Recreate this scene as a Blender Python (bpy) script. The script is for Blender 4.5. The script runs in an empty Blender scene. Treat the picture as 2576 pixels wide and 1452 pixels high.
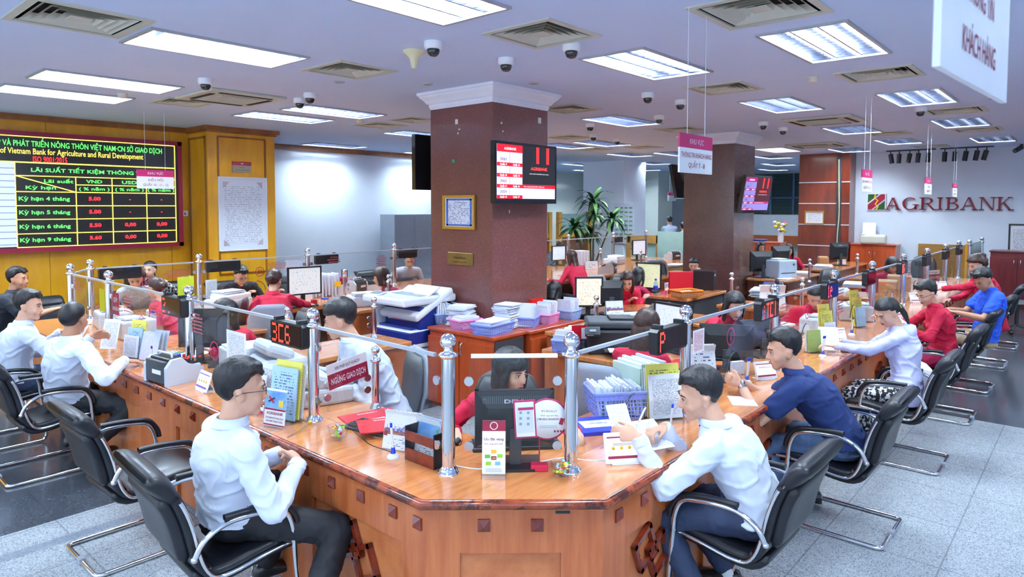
import bpy, bmesh, math, random
from math import sin, cos, pi, radians as R, atan2, hypot
from mathutils import Vector as V, Matrix, noise
random.seed(7)
scn = bpy.context.scene
COL = scn.collection

# ------------------------------------------------------------------ camera
CZ = 1.96
F_PX, CY_PX, PITCH, YAW, ROLL = 1690.44, 600.53, R(2.817), R(-48.694), R(-0.095)
cd = bpy.data.cameras.new('camera'); cam = bpy.data.objects.new('camera', cd); COL.objects.link(cam)
cd.sensor_width = 36.0; cd.lens = F_PX * 36.0 / 2576.0
cd.shift_y = -(726 - CY_PX) / 2576.0
cd.clip_start = 0.05; cd.clip_end = 200
RW = Matrix.Rotation(ROLL, 3, 'Z') @ Matrix.Rotation(-(pi/2 - PITCH), 3, 'X') @ Matrix.Rotation(-YAW, 3, 'Z')
CAM_M = RW.transposed()
cam.matrix_world = Matrix.Translation((0, 0, CZ)) @ CAM_M.to_4x4()
scn.camera = cam
cd.dof.use_dof = True; cd.dof.focus_distance = 4.2; cd.dof.aperture_fstop = 4.5

# ------------------------------------------------------------------ light and exposure
wd = bpy.data.worlds.new('world'); scn.world = wd; wd.use_nodes = True
wb = wd.node_tree.nodes['Background']; wb.inputs[0].default_value = (0.66, 0.82, 1.0, 1); wb.inputs[1].default_value = 1.65
scn.view_settings.view_transform = 'Standard'; scn.view_settings.look = 'None'
scn.view_settings.gamma = 1; scn.view_settings.use_curve_mapping = False
scn.view_settings.exposure = 0.5
TUBE_E = 145.0            # emission of the fluorescent ceiling fixtures
TUBE_C = (0.76, 0.91, 1.0)

CEIL = 3.15; DESK = 0.76

def ray(px, py):
    return CAM_M @ V(((px - 1288) / F_PX, -(py - CY_PX) / F_PX, -1.0))
def at(px, py, z=DESK):          # point on the horizontal plane z seen at a pixel
    d = ray(px, py); return V((0, 0, CZ)) + d * ((z - CZ) / d.z)
def atx(px, py, x):
    d = ray(px, py); return V((0, 0, CZ)) + d * (x / d.x)
def aty(px, py, y):
    d = ray(px, py); return V((0, 0, CZ)) + d * (y / d.y)

# ------------------------------------------------------------------ materials
MC = {}
def nmat(key):
    m = bpy.data.materials.new(key); m.use_nodes = True
    nt = m.node_tree; return m, nt, nt.nodes['Principled BSDF']
def sset(b, name, v):
    if name in b.inputs: b.inputs[name].default_value = v
def coords(nt, scale=(1, 1, 1), kind='Object'):
    tc = nt.nodes.new('ShaderNodeTexCoord'); mp = nt.nodes.new('ShaderNodeMapping')
    mp.inputs['Scale'].default_value = scale
    nt.links.new(tc.outputs[kind], mp.inputs[0]); return mp.outputs[0]
def noise_n(nt, vec, scale, detail=3, rough=.55):
    n = nt.nodes.new('ShaderNodeTexNoise'); n.inputs['Scale'].default_value = scale
    n.inputs['Detail'].default_value = detail; n.inputs['Roughness'].default_value = rough
    nt.links.new(vec, n.inputs['Vector']); return n
def ramp(nt, src, stops):
    r = nt.nodes.new('ShaderNodeValToRGB'); e = r.color_ramp.elements
    while len(e) < len(stops): e.new(0.5)
    for k, (p, c) in enumerate(stops): e[k].position = p; e[k].color = (*c, 1)
    nt.links.new(src, r.inputs[0]); return r.outputs[0]
def bump(nt, b, src, strength, dist=.002):
    n = nt.nodes.new('ShaderNodeBump'); n.inputs['Strength'].default_value = strength
    n.inputs['Distance'].default_value = dist
    nt.links.new(src, n.inputs['Height']); nt.links.new(n.outputs[0], b.inputs['Normal'])
def mul(c, k): return tuple(max(0, min(1, x * k)) for x in c)
def S(r, g, b):                       # sRGB 0-255 to linear
    f = lambda u: (u/255/12.92) if u/255 <= .04045 else ((u/255 + .055) / 1.055) ** 2.4
    return (f(r), f(g), f(b))

def plain(key, col, rough=.5, metal=0, spec=.5, var=.08, bmp=0, bs=60, coat=0, emit=0, trans=0, vs=6, sub=0):
    if key in MC: return MC[key]
    m, nt, b = nmat(key); MC[key] = m
    v = coords(nt)
    n = noise_n(nt, v, vs, 3)
    c = ramp(nt, n.outputs[0], [(.3, mul(col, 1 - var)), (.7, mul(col, 1 + var * .6))])
    nt.links.new(c, b.inputs['Base Color'])
    sset(b, 'Roughness', rough); sset(b, 'Metallic', metal); sset(b, 'Specular IOR Level', spec)
    if coat: sset(b, 'Coat Weight', coat); sset(b, 'Coat Roughness', .08)
    if emit: nt.links.new(c, b.inputs['Emission Color']); sset(b, 'Emission Strength', emit)
    if trans: sset(b, 'Transmission Weight', trans)
    if sub: sset(b, 'Subsurface Weight', sub); sset(b, 'Subsurface Radius', (.012, .005, .003))
    if bmp: bump(nt, b, noise_n(nt, v, bs, 4).outputs[0], bmp)
    return m
def emis(key, col, e):
    if key in MC: return MC[key]
    m, nt, b = nmat(key); MC[key] = m
    b.inputs['Base Color'].default_value = (*mul(col, .3), 1); b.inputs['Emission Color'].default_value = (*col, 1)
    sset(b, 'Emission Strength', e); sset(b, 'Roughness', .4); return m
def speckle(key, base, stops, scale, rough=.25, coat=0, big=.12, joint=None, jw=.004):
    m, nt, b = nmat(key); MC[key] = m
    v = coords(nt)
    vo = nt.nodes.new('ShaderNodeTexVoronoi'); vo.inputs['Scale'].default_value = scale; nt.links.new(v, vo.inputs['Vector'])
    sep = nt.nodes.new('ShaderNodeSeparateColor'); nt.links.new(vo.outputs['Color'], sep.inputs[0])
    c = ramp(nt, sep.outputs[0], stops)
    n = noise_n(nt, v, 2.2, 4)
    n2 = ramp(nt, n.outputs[0], [(.3, (1 - big,) * 3), (.7, (1, 1, 1))])
    mx = nt.nodes.new('ShaderNodeMix'); mx.data_type = 'RGBA'; mx.blend_type = 'MULTIPLY'; mx.inputs[0].default_value = 1
    nt.links.new(c, mx.inputs[6]); nt.links.new(n2, mx.inputs[7]); out = mx.outputs[2]
    if joint:
        br = nt.nodes.new('ShaderNodeTexBrick'); br.offset = 0; br.squash = 1
        br.inputs['Scale'].default_value = 1; br.inputs['Brick Width'].default_value = joint; br.inputs['Row Height'].default_value = joint
        br.inputs['Mortar Size'].default_value = jw; br.inputs['Mortar Smooth'].default_value = 0
        br.inputs['Color1'].default_value = br.inputs['Color2'].default_value = (1, 1, 1, 1); br.inputs['Mortar'].default_value = (.55, .57, .6, 1)
        nt.links.new(v, br.inputs['Vector'])
        m2 = nt.nodes.new('ShaderNodeMix'); m2.data_type = 'RGBA'; m2.blend_type = 'MULTIPLY'; m2.inputs[0].default_value = 1
        nt.links.new(out, m2.inputs[6]); nt.links.new(br.outputs[0], m2.inputs[7]); out = m2.outputs[2]
    nt.links.new(out, b.inputs['Base Color']); sset(b, 'Roughness', rough)
    if coat: sset(b, 'Coat Weight', coat); sset(b, 'Coat Roughness', .1)
    return m
def wood(key, dark, light, rough=.3, coat=.4, scale=(1, 1, 12), ns=4, kind='Object', worn=None):
    if key in MC: return MC[key]
    m, nt, b = nmat(key); MC[key] = m
    v = coords(nt, scale, kind)
    n = noise_n(nt, v, ns, 6, .62)
    st = [(.28, dark), (.5, tuple((a + c) / 2 for a, c in zip(dark, light))), (.72, light)]
    c = ramp(nt, n.outputs[0], st)
    if worn:
        w = noise_n(nt, coords(nt, (9, 9, 9)), 1, 5, .7)
        f = ramp(nt, w.outputs[0], [(.48, (0, 0, 0)), (.56, (1, 1, 1))])
        mx = nt.nodes.new('ShaderNodeMix'); mx.data_type = 'RGBA'
        nt.links.new(f, mx.inputs[0]); nt.links.new(c, mx.inputs[6]); mx.inputs[7].default_value = (*worn, 1); c = mx.outputs[2]
    nt.links.new(c, b.inputs['Base Color']); sset(b, 'Roughness', rough)
    if coat: sset(b, 'Coat Weight', coat); sset(b, 'Coat Roughness', .12)
    bump(nt, b, n.outputs[0], .06, .001); return m
def glassy(key, tint=(.92, .97, .96), refl=1.0, alpha=.93, ior=1.5):
    if key in MC: return MC[key]
    m = bpy.data.materials.new(key); m.use_nodes = True; nt = m.node_tree; MC[key] = m
    for n in list(nt.nodes): nt.nodes.remove(n)
    o = nt.nodes.new('ShaderNodeOutputMaterial'); t = nt.nodes.new('ShaderNodeBsdfTransparent'); g = nt.nodes.new('ShaderNodeBsdfGlossy')
    t.inputs[0].default_value = (*tint, 1); g.inputs[0].default_value = (refl, refl, refl, 1); g.inputs[1].default_value = .01
    fr = nt.nodes.new('ShaderNodeFresnel'); fr.inputs[0].default_value = ior
    n = noise_n(nt, coords(nt), 3, 2); bp = nt.nodes.new('ShaderNodeBump'); bp.inputs['Strength'].default_value = .02; bp.inputs['Distance'].default_value = .002
    nt.links.new(n.outputs[0], bp.inputs['Height']); nt.links.new(bp.outputs[0], g.inputs['Normal'])
    ge = nt.nodes.new('ShaderNodeNewGeometry'); inv = nt.nodes.new('ShaderNodeMath'); inv.operation = 'SUBTRACT'; inv.inputs[0].default_value = 1
    nt.links.new(ge.outputs['Backfacing'], inv.inputs[1]); ml = nt.nodes.new('ShaderNodeMath'); ml.operation = 'MULTIPLY'; nt.links.new(fr.outputs[0], ml.inputs[0]); nt.links.new(inv.outputs[0], ml.inputs[1])
    mx = nt.nodes.new('ShaderNodeMixShader'); nt.links.new(ml.outputs[0], mx.inputs[0]); nt.links.new(t.outputs[0], mx.inputs[1]); nt.links.new(g.outputs[0], mx.inputs[2])
    nt.links.new(mx.outputs[0], o.inputs[0]); return m
def printed(key, paper, ink, rows=42, density=.5, rough=.55):
    """paper carrying rows of small unreadable print, in the surface's own generated space"""
    if key in MC: return MC[key]
    m, nt, b = nmat(key); MC[key] = m
    v = coords(nt, (1, 1, 1), 'UV')
    sp = nt.nodes.new('ShaderNodeSeparateXYZ'); nt.links.new(v, sp.inputs[0])
    def mth(op, a, c=None):
        n = nt.nodes.new('ShaderNodeMath'); n.operation = op
        for i, q in enumerate((a, c)):
            if q is None: continue
            if isinstance(q, (int, float)): n.inputs[i].default_value = q
            else: nt.links.new(q, n.inputs[i])
        return n.outputs[0]
    row = mth('LESS_THAN', mth('FRACT', mth('MULTIPLY', sp.outputs[1], rows)), .42)
    rid = mth('FLOOR', mth('MULTIPLY', sp.outputs[1], rows))
    cx = nt.nodes.new('ShaderNodeCombineXYZ'); nt.links.new(mth('MULTIPLY', sp.outputs[0], rows * .9), cx.inputs[0]); nt.links.new(mth('MULTIPLY', rid, 3.7), cx.inputs[1])
    nz = noise_n(nt, cx.outputs[0], 1, 1); wd_ = mth('GREATER_THAN', nz.outputs[0], 1 - density)
    inx = mth('MULTIPLY', mth('GREATER_THAN', sp.outputs[0], .1), mth('LESS_THAN', sp.outputs[0], .9))
    iny = mth('MULTIPLY', mth('GREATER_THAN', sp.outputs[1], .08), mth('LESS_THAN', sp.outputs[1], .9))
    f = mth('MULTIPLY', mth('MULTIPLY', row, wd_), mth('MULTIPLY', inx, iny))
    mx = nt.nodes.new('ShaderNodeMix'); mx.data_type = 'RGBA'; nt.links.new(f, mx.inputs[0])
    mx.inputs[6].default_value = (*paper, 1); mx.inputs[7].default_value = (*ink, 1)
    nt.links.new(mx.outputs[2], b.inputs['Base Color']); sset(b, 'Roughness', rough); return m

W_ = S(238, 241, 250)
chrome = plain('chrome', (.82, .83, .86), .07, 1, var=.02)
steel = plain('brushed_steel', (.62, .63, .66), .22, 1, var=.05)
leather = plain('black_leather', (.009, .01, .016), .4, 0, .45, var=.3, bmp=.3, bs=150, coat=.08)
blackp = plain('black_plastic', (.013, .014, .018), .38, var=.2)
darkp = plain('charcoal_plastic', (.045, .05, .06), .45, var=.15)
greyp = plain('grey_plastic', S(150, 158, 172), .5, var=.05)
ltgrey = plain('light_grey_plastic', S(200, 206, 218), .45, var=.04)
whitep = plain('white_plastic', S(236, 238, 245), .35, var=.03)
beige = plain('beige_plastic', S(214, 212, 200), .5, var=.05)
paper = plain('paper_white', S(240, 243, 252), .6, var=.03)
paper2 = plain('paper_grey_white', S(214, 220, 240), .6, var=.08, vs=30)
maroon = plain('maroon_print', S(150, 22, 58), .45, var=.04)
magenta = plain('magenta_print', S(190, 32, 100), .4, var=.03)
redm = plain('red_folder', S(196, 18, 40), .38, var=.06)
bluem = plain('blue_folder', S(36, 62, 200), .38, var=.06)
yellowp = plain('yellow_card', S(250, 236, 96), .5, var=.04)
lbluep = plain('pale_blue_card', S(176, 214, 240), .5, var=.04)
ink = plain('dark_ink', (.02, .02, .03), .6)
navy = plain('navy_panel', S(24, 44, 128), .4, var=.06)
gold = plain('gilt', S(205, 160, 60), .3, .8, var=.15, vs=40)
brass = plain('brass_plate_metal', S(150, 130, 78), .28, .85, var=.2)
glass = glassy('clear_glass', (.975, .99, .985), .8)
acryl = glassy('clear_acrylic', (.95, .97, .98), .9)
print_w = printed('printed_sheet', S(240, 243, 252), S(110, 110, 130))
print_r = printed('printed_red_notice', S(236, 238, 246), S(185, 60, 80), 16, .62)
print_y = printed('printed_yellow_sheet', S(250, 238, 110), S(120, 110, 40), 22)
print_b = printed('printed_blue_sheet', S(180, 216, 242), S(80, 110, 150), 18)
print_c = printed('printed_calendar_page', S(240, 243, 250), S(90, 110, 150), 9, .42)
tealp = plain('jade_green_plastic', S(40, 140, 110), .4)
frost = plain('frosted_glass_green', S(168, 204, 200), .2, var=.05)
# ------------------------------------------------------------------ mesh builder
class MB:
    def __init__(s): s.v = []; s.f = []; s.m = []; s.mats = []; s.uv = {}; s.T = Matrix.Identity(4); s.sm = []
    def mi(s, m):
        if m not in s.mats: s.mats.append(m)
        return s.mats.index(m)
    def add(s, vs, fs, m=None, smooth=False, uvs=None):
        k = len(s.v); s.v.extend([(s.T @ V(p))[:] for p in vs]); i = s.mi(m)
        for j, f in enumerate(fs):
            s.f.append(tuple(k + a for a in f)); s.m.append(i); s.sm.append(smooth)
            if uvs: s.uv[len(s.f) - 1] = uvs[j]
        return s
    def box(s, c, d, m=None, rz=0, rx=0, ry=0, bev=0):
        x, y, z = [a / 2 for a in d]; M = Matrix.Translation(c) @ Matrix.Rotation(rz, 4, 'Z') @ Matrix.Rotation(ry, 4, 'Y') @ Matrix.Rotation(rx, 4, 'X')
        if bev:
            b = min(bev, x * .9, y * .9, z * .9); vs = []; fs = []
            # chamfered box: 24 vertices
            bm = bmesh.new(); bmesh.ops.create_cube(bm, size=1)
            for q in bm.verts: q.co = V((q.co.x * 2 * x, q.co.y * 2 * y, q.co.z * 2 * z))
            bmesh.ops.bevel(bm, geom=bm.edges[:], offset=b, segments=2, profile=.5, affect='EDGES')
            bm.verts.index_update()
            vs = [(M @ q.co)[:] for q in bm.verts]; fs = [tuple(q.index for q in f.verts) for f in bm.faces]; bm.free()
            return s.add(vs, fs, m)
        vs = [(M @ V((a * x, b_ * y, c_ * z)))[:] for a in (-1, 1) for b_ in (-1, 1) for c_ in (-1, 1)]
        uv4 = ((0, 0), (1, 0), (1, 1), (0, 1))
        fs = [(0, 1, 3, 2), (4, 6, 7, 5), (0, 4, 5, 1), (2, 3, 7, 6), (0, 2, 6, 4), (1, 5, 7, 3)]
        uvs = [((1, 0), (1, 1), (0, 1), (0, 0)), ((0, 0), (1, 0), (1, 1), (0, 1)), ((0, 0), (1, 0), (1, 1), (0, 1)), ((1, 0), (1, 1), (0, 1), (0, 0)), uv4, uv4]
        return s.add(vs, fs, m, False, uvs)
    def quad(s, a, b, c, d, m=None): return s.add([a, b, c, d], [(0, 1, 2, 3)], m, False, [((0, 0), (1, 0), (1, 1), (0, 1))])
    def sheet(s, c, w, h, m, rz=0, rx=0, t=.0006):      # standing/lying page, local x right, y up
        M = Matrix.Translation(c) @ Matrix.Rotation(rz, 4, 'Z') @ Matrix.Rotation(rx, 4, 'X')
        P = [(M @ V(p))[:] for p in ((-w/2, 0, 0), (w/2, 0, 0), (w/2, h, 0), (-w/2, h, 0), (-w/2, 0, -t), (w/2, 0, -t), (w/2, h, -t), (-w/2, h, -t))]
        q = ((0, 0), (1, 0), (1, 1), (0, 1))
        return s.add(P, [(0, 1, 2, 3), (5, 4, 7, 6), (0, 4, 5, 1), (1, 5, 6, 2), (2, 6, 7, 3), (3, 7, 4, 0)], m, False, [q, ((1, 0), (0, 0), (0, 1), (1, 1)), q, q, q, q])
    def prism(s, poly, z0, z1, m=None, mtop=None):
        n = len(poly); vs = [(x, y, z0) for x, y in poly] + [(x, y, z1) for x, y in poly]
        s.add(vs, [tuple(range(n))[::-1]] + [(i, (i + 1) % n, n + (i + 1) % n, n + i) for i in range(n)], m)
        s.add(vs[n:], [tuple(range(n))], mtop or m); return s
    def extr(s, poly, o, X, Y, Z, t, m=None):        # polygon in plane (X,Y) at o, thickness t along Z
        o, X, Y, Z = V(o), V(X), V(Y), V(Z); n = len(poly)
        vs = [(o + X * a + Y * b)[:] for a, b in poly] + [(o + X * a + Y * b + Z * t)[:] for a, b in poly]
        return s.add(vs, [tuple(range(n))[::-1], tuple(range(n, 2 * n))] + [(i, (i + 1) % n, n + (i + 1) % n, n + i) for i in range(n)], m)
    def tube(s, pts, r, m=None, n=10, closed=False, rr=None, caps=True, flat=None):
        pts = [V(p) for p in pts]; k = len(pts); vs = []; up = None
        for i, p in enumerate(pts):
            if closed: t = pts[(i + 1) % k] - pts[i - 1]
            else: t = pts[min(i + 1, k - 1)] - pts[max(i - 1, 0)]
            t.normalize()
            if up is None: up = V((0, 0, 1)) if abs(t.z) < .9 else V((1, 0, 0))
            u = (up - t * up.dot(t)); u.normalize(); up = u; w = t.cross(u)
            q = rr[i] if rr else r
            for j in range(n):
                a = 2 * pi * j / n; vs.append((p + u * cos(a) * q * (flat or 1) + w * sin(a) * q)[:])
        fs = []
        for i in range(k if closed else k - 1):
            for j in range(n):
                a, b = i * n + j, i * n + (j + 1) % n; c, d = ((i + 1) % k) * n + (j + 1) % n, ((i + 1) % k) * n + j
                fs.append((a, b, c, d))
        s.add(vs, fs, m, True)
        if caps and not closed:
            s.add(vs[:n], [tuple(range(n))[::-1]], m); s.add(vs[-n:], [tuple(range(n))], m)
        return s
    def lathe(s, prof, m=None, n=16, c=(0, 0, 0), sx=1, sy=1):
        vs = [(c[0] + r * cos(2 * pi * j / n) * sx, c[1] + r * sin(2 * pi * j / n) * sy, c[2] + z) for r, z in prof for j in range(n)]
        fs = [(i * n + j, i * n + (j + 1) % n, (i + 1) * n + (j + 1) % n, (i + 1) * n + j) for i in range(len(prof) - 1) for j in range(n)]
        s.add(vs, fs, m, True)
        if prof[0][0] > 1e-5: s.add(vs[:n], [tuple(range(n))[::-1]], m)
        if prof[-1][0] > 1e-5: s.add(vs[-n:], [tuple(range(n))], m)
        return s
    def ell(s, c, r, m=None, n=12, k=8, Mr=None):
        vs = []; fs = []
        for i in range(k + 1):
            a = -pi/2 + pi * i / k
            for j in range(n):
                b = 2 * pi * j / n; p = V((r[0] * cos(a) * cos(b), r[1] * cos(a) * sin(b), r[2] * sin(a)))
                if Mr: p = Mr @ p
                vs.append((V(c) + p)[:])
        for i in range(k):
            for j in range(n): fs.append((i * n + j, i * n + (j + 1) % n, (i + 1) * n + (j + 1) % n, (i + 1) * n + j))
        return s.add(vs, fs, m, True)
    def loft(s, secs, m=None, n=16, smooth=True):
        """secs: (centre, side vector*a, other vector*b) rings joined and capped round"""
        vs = []
        for c, A, B in secs:
            for j in range(n):
                a = 2 * pi * j / n; vs.append((V(c) + V(A) * cos(a) + V(B) * sin(a))[:])
        k = len(secs)
        fs = [(i * n + j, i * n + (j + 1) % n, (i + 1) * n + (j + 1) % n, (i + 1) * n + j) for i in range(k - 1) for j in range(n)]
        fs += [tuple(range(n))[::-1], tuple(range((k - 1) * n, k * n))]
        return s.add(vs, fs, m, smooth)
    def limb(s, p0, p1, r0, r1, m=None, n=12, side=None, k=1.0):
        """tapered capsule, k = flattening across"""
        p0, p1 = V(p0), V(p1); t = (p1 - p0).normalized(); sd = V(side) if side else (V((0, 0, 1)) if abs(t.z) < .9 else V((1, 0, 0)))
        a = (sd - t * sd.dot(t)).normalized(); b = t.cross(a); secs = []
        for q in (-90, -60, -30, 0): secs.append((p0 + t * r0 * sin(R(q)), a * r0 * max(cos(R(q)), .05), b * r0 * k * max(cos(R(q)), .05)))
        for q in (0, 30, 60, 90): secs.append((p1 + t * r1 * sin(R(q)), a * r1 * max(cos(R(q)), .05), b * r1 * k * max(cos(R(q)), .05)))
        return s.loft(secs, m, n)
    def text(s, txt, o, X, Y, h, m, w=None, align='L', bold=.0, lift=.0008, off=0):
        """real letters laid in plane (X right, Y up) at o; h = cap height; w = fit to this width"""
        vs, fs, tw = text_geo(txt, bold); sc = h / .72; X = V(X).normalized(); Y = V(Y).normalized(); N = X.cross(Y)
        sx = sc if w is None else w / max(tw, .01); W = tw * sx
        dx = {'L': 0, 'C': -W / 2, 'R': -W}[align]
        o = V(o) + N * lift
        return s.add([(o + X * (a * sx + dx) + Y * (b * sc))[:] for a, b in vs], fs, m)
    def build(s, name, parent=None, mat=None, smooth=None, loc=None, weld=False):
        me = bpy.data.meshes.new(name); me.from_pydata(s.v, [], s.f)
        for m in s.mats: me.materials.append(m or mat or whitep)
        me.polygons.foreach_set('material_index', s.m)
        me.polygons.foreach_set('use_smooth', [True] * len(s.f) if smooth else ([False] * len(s.f) if smooth is False else s.sm))
        if s.uv:
            uvl = me.uv_layers.new(name='uv')
            for i, u in s.uv.items():
                st = me.polygons[i].loop_start
                for k, q in enumerate(u): uvl.data[st + k].uv = q
        me.update(); o = bpy.data.objects.new(name, me); COL.objects.link(o)
        if parent: o.parent = parent
        if loc: o.location = loc
        return o
TG = {}
def text_geo(t, bold=0):
    if (t, bold) in TG: return TG[(t, bold)]
    c = bpy.data.curves.new('lettering', 'FONT'); c.body = t; c.resolution_u = 2; c.offset = bold; c.size = 1
    o = bpy.data.objects.new('lettering', c); COL.objects.link(o)
    me = o.to_mesh(); vs = [(v.co.x, v.co.y) for v in me.vertices]; fs = [tuple(p.vertices) for p in me.polygons]
    o.to_mesh_clear(); bpy.data.objects.remove(o); bpy.data.curves.remove(c)
    x0 = min([v[0] for v in vs] or [0]); vs = [(a - x0, b) for a, b in vs]
    TG[(t, bold)] = (vs, fs, max([v[0] for v in vs] or [.1])); return TG[(t, bold)]

def tag(o, label, cat, group=None, kind=None):
    o['label'] = label; o['category'] = cat
    if group: o['group'] = group
    if kind: o['kind'] = kind
    return o
def thing(name, label, cat, loc=(0, 0, 0), rz=0, group=None):
    o = bpy.data.objects.new(name, None); COL.objects.link(o); o.location = loc; o.rotation_euler = (0, 0, rz)
    o.empty_display_size = .05
    return tag(o, label, cat, group)
def struct(mb, name, mat=None):
    o = mb.build(name, mat=mat); o['kind'] = 'structure'; return o
def dup(root, loc, rz=0, label=None, group=None):
    def cp(o, par):
        c = o.copy(); COL.objects.link(c)
        if par: c.parent = par
        for ch in [q for q in KIDS.get(o.name, [])]: cp(ch, c)
        return c
    build_kids(root)
    r = cp(root, None); r.location = loc; r.rotation_euler = (0, 0, rz)
    if label: r['label'] = label
    if group: r['group'] = group
    return r
KIDS = {}
def build_kids(o):
    KIDS[o.name] = list(o.children)
    for c in KIDS[o.name]: build_kids(c)
def arc(c, r, a0, a1, n, f): return [f(c[0] + r * cos(R(a0 + (a1 - a0) * i / n)), c[1] + r * sin(R(a0 + (a1 - a0) * i / n))) for i in range(n + 1)]
def rnd_path(pts, r, n=5):
    """polyline with rounded corners"""
    pts = [V(p) for p in pts]; out = [pts[0]]
    for i in range(1, len(pts) - 1):
        a, b, c = pts[i - 1], pts[i], pts[i + 1]; u = (a - b); w = (c - b)
        d = min(r, u.length * .49, w.length * .49); u.normalize(); w.normalize(); p, q = b + u * d, b + w * d
        for k in range(n + 1): t = k / n; out.append(p * (1 - t) ** 2 + b * 2 * t * (1 - t) + q * t * t)
    out.append(pts[-1]); return out
def remesh(mb, name, vox, smooth_it=3, fac=.5, wr=0, wf=9, parent=None, mat=None, wstretch=(1, 1, 1), org=V((0, 0, 0)), ridge=False):
    o = mb.build('tmp_form'); m = o.modifiers.new('r', 'REMESH'); m.mode = 'VOXEL'; m.voxel_size = vox; m.adaptivity = 0
    if smooth_it: q = o.modifiers.new('s', 'SMOOTH'); q.factor = fac; q.iterations = smooth_it
    dg = bpy.context.evaluated_depsgraph_get(); ev = o.evaluated_get(dg)
    me = bpy.data.meshes.new_from_object(ev, preserve_all_data_layers=False, depsgraph=dg)
    old = o.data; bpy.data.objects.remove(o); bpy.data.meshes.remove(old)
    me.name = name; me.materials.clear(); me.materials.append(mat)
    if wr:
        sx, sy, sz = wstretch; nn = noise.noise
        nv = len(me.vertices); nrm = [0.0] * nv * 3; me.vertex_normals.foreach_get('vector', nrm); co = [0.0] * nv * 3; me.vertices.foreach_get('co', co)
        for i in range(nv):
            p = V((co[3*i] * wf * sx, co[3*i+1] * wf * sy, co[3*i+2] * wf * sz)); w = nn(p + V((3.1, 7.7, 1.3)))
            a = nn(p + V((w, -w, w)) * 1.2); a = (max(0, 1 - abs(a) * 3.2) ** 1.5 * 1.5 - .35) if ridge else a
            a = wr * (a + .45 * nn(p * 2.3))
            co[3*i] += nrm[3*i] * a; co[3*i+1] += nrm[3*i+1] * a; co[3*i+2] += nrm[3*i+2] * a
        me.vertices.foreach_set('co', co)
    me.polygons.foreach_set('use_smooth', [True] * len(me.polygons)); me.update()
    ob = bpy.data.objects.new(name, me); COL.objects.link(ob)
    if parent: ob.parent = parent
    return ob
# ------------------------------------------------------------------ people
def skin_mat(k, c): return plain(k, c, .5, 0, .4, var=.07, vs=14, bmp=.05, bs=220, sub=.12)
SK1 = skin_mat('skin_light', S(220, 170, 144)); SK2 = skin_mat('skin_tan', S(200, 146, 116)); SK3 = skin_mat('skin_pale', S(234, 192, 172))
hairm = plain('black_hair', (.011, .009, .012), .38, 0, .5, var=.5, vs=60, bmp=.9, bs=190)
hairb = plain('brown_hair', S(62, 36, 30), .42, 0, .5, var=.4, vs=60, bmp=.7, bs=160)
eyew = plain('eye_white', (.62, .58, .55), .5); eyed = plain('eye_iris', (.01, .006, .005), .15); lipm = plain('lip_colour', S(184, 118, 104), .5); lipr = plain('red_lipstick', S(196, 50, 70), .4)
browm = plain('eyebrow_hair', (.02, .015, .013), .7)
shirtw = plain('white_shirt_cotton', S(218, 226, 246), .8, var=.03, bmp=.15, bs=500)
redt = plain('red_tunic_fabric', S(200, 12, 60), .75, var=.06, bmp=.15, bs=400)
redd = plain('crimson_tunic_fabric', S(168, 12, 68), .75, var=.06, bmp=.15, bs=400)
navyt = plain('navy_polo_knit', S(30, 52, 108), .85, var=.08, bmp=.3, bs=600)
bluet = plain('bright_blue_check_shirt', S(40, 92, 226), .8, var=.16, vs=40)
lavt = plain('lavender_hoodie_fleece', S(196, 198, 242), .85, var=.04, bmp=.1, bs=300)
darkt = plain('dark_grey_polo_knit', S(52, 56, 66), .85, var=.15, vs=30)
suitm = plain('charcoal_suit_wool', S(36, 36, 46), .8, var=.1)
trn = plain('dark_navy_trousers', S(42, 54, 84), .75, var=.1); trb = plain('black_trousers', S(20, 21, 30), .7, var=.15)
jeanm = plain('faded_blue_denim', S(84, 108, 146), .85, var=.3, vs=14, bmp=.2, bs=400); khaki = plain('khaki_cotton', S(190, 170, 140), .85)
shoem = plain('black_shoe_leather', (.01, .01, .012), .3, coat=.3); sockm = plain('white_sock', S(225, 228, 235), .9)
tiem = plain('burgundy_tie_silk', S(130, 20, 40), .45); strm = plain('striped_knit', S(190, 196, 210), .8, var=.3, vs=50)
def _pat():
    m, nt, b = nmat('black_and_white_patterned_cloth'); v = coords(nt)
    n = noise_n(nt, v, 42, 1); c = ramp(nt, n.outputs[0], [(.49, (.01, .01, .013)), (.53, (.7, .7, .74))]); nt.links.new(c, b.inputs['Base Color']); sset(b, 'Roughness', .8); return m
patm = _pat()

def ik(a, b, l1, l2, pole):
    a, b = V(a), V(b); d = b - a; L = d.length
    if L > (l1 + l2) * .995: b = a + d * ((l1 + l2) * .995 / L); d = b - a; L = d.length
    u = d / L; x = (l1 * l1 - l2 * l2 + L * L) / (2 * L); h = math.sqrt(max(l1 * l1 - x * x, 0))
    p = V(pole); p = p - u * p.dot(u); p.normalize(); return a + u * x + p * h, b

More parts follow.
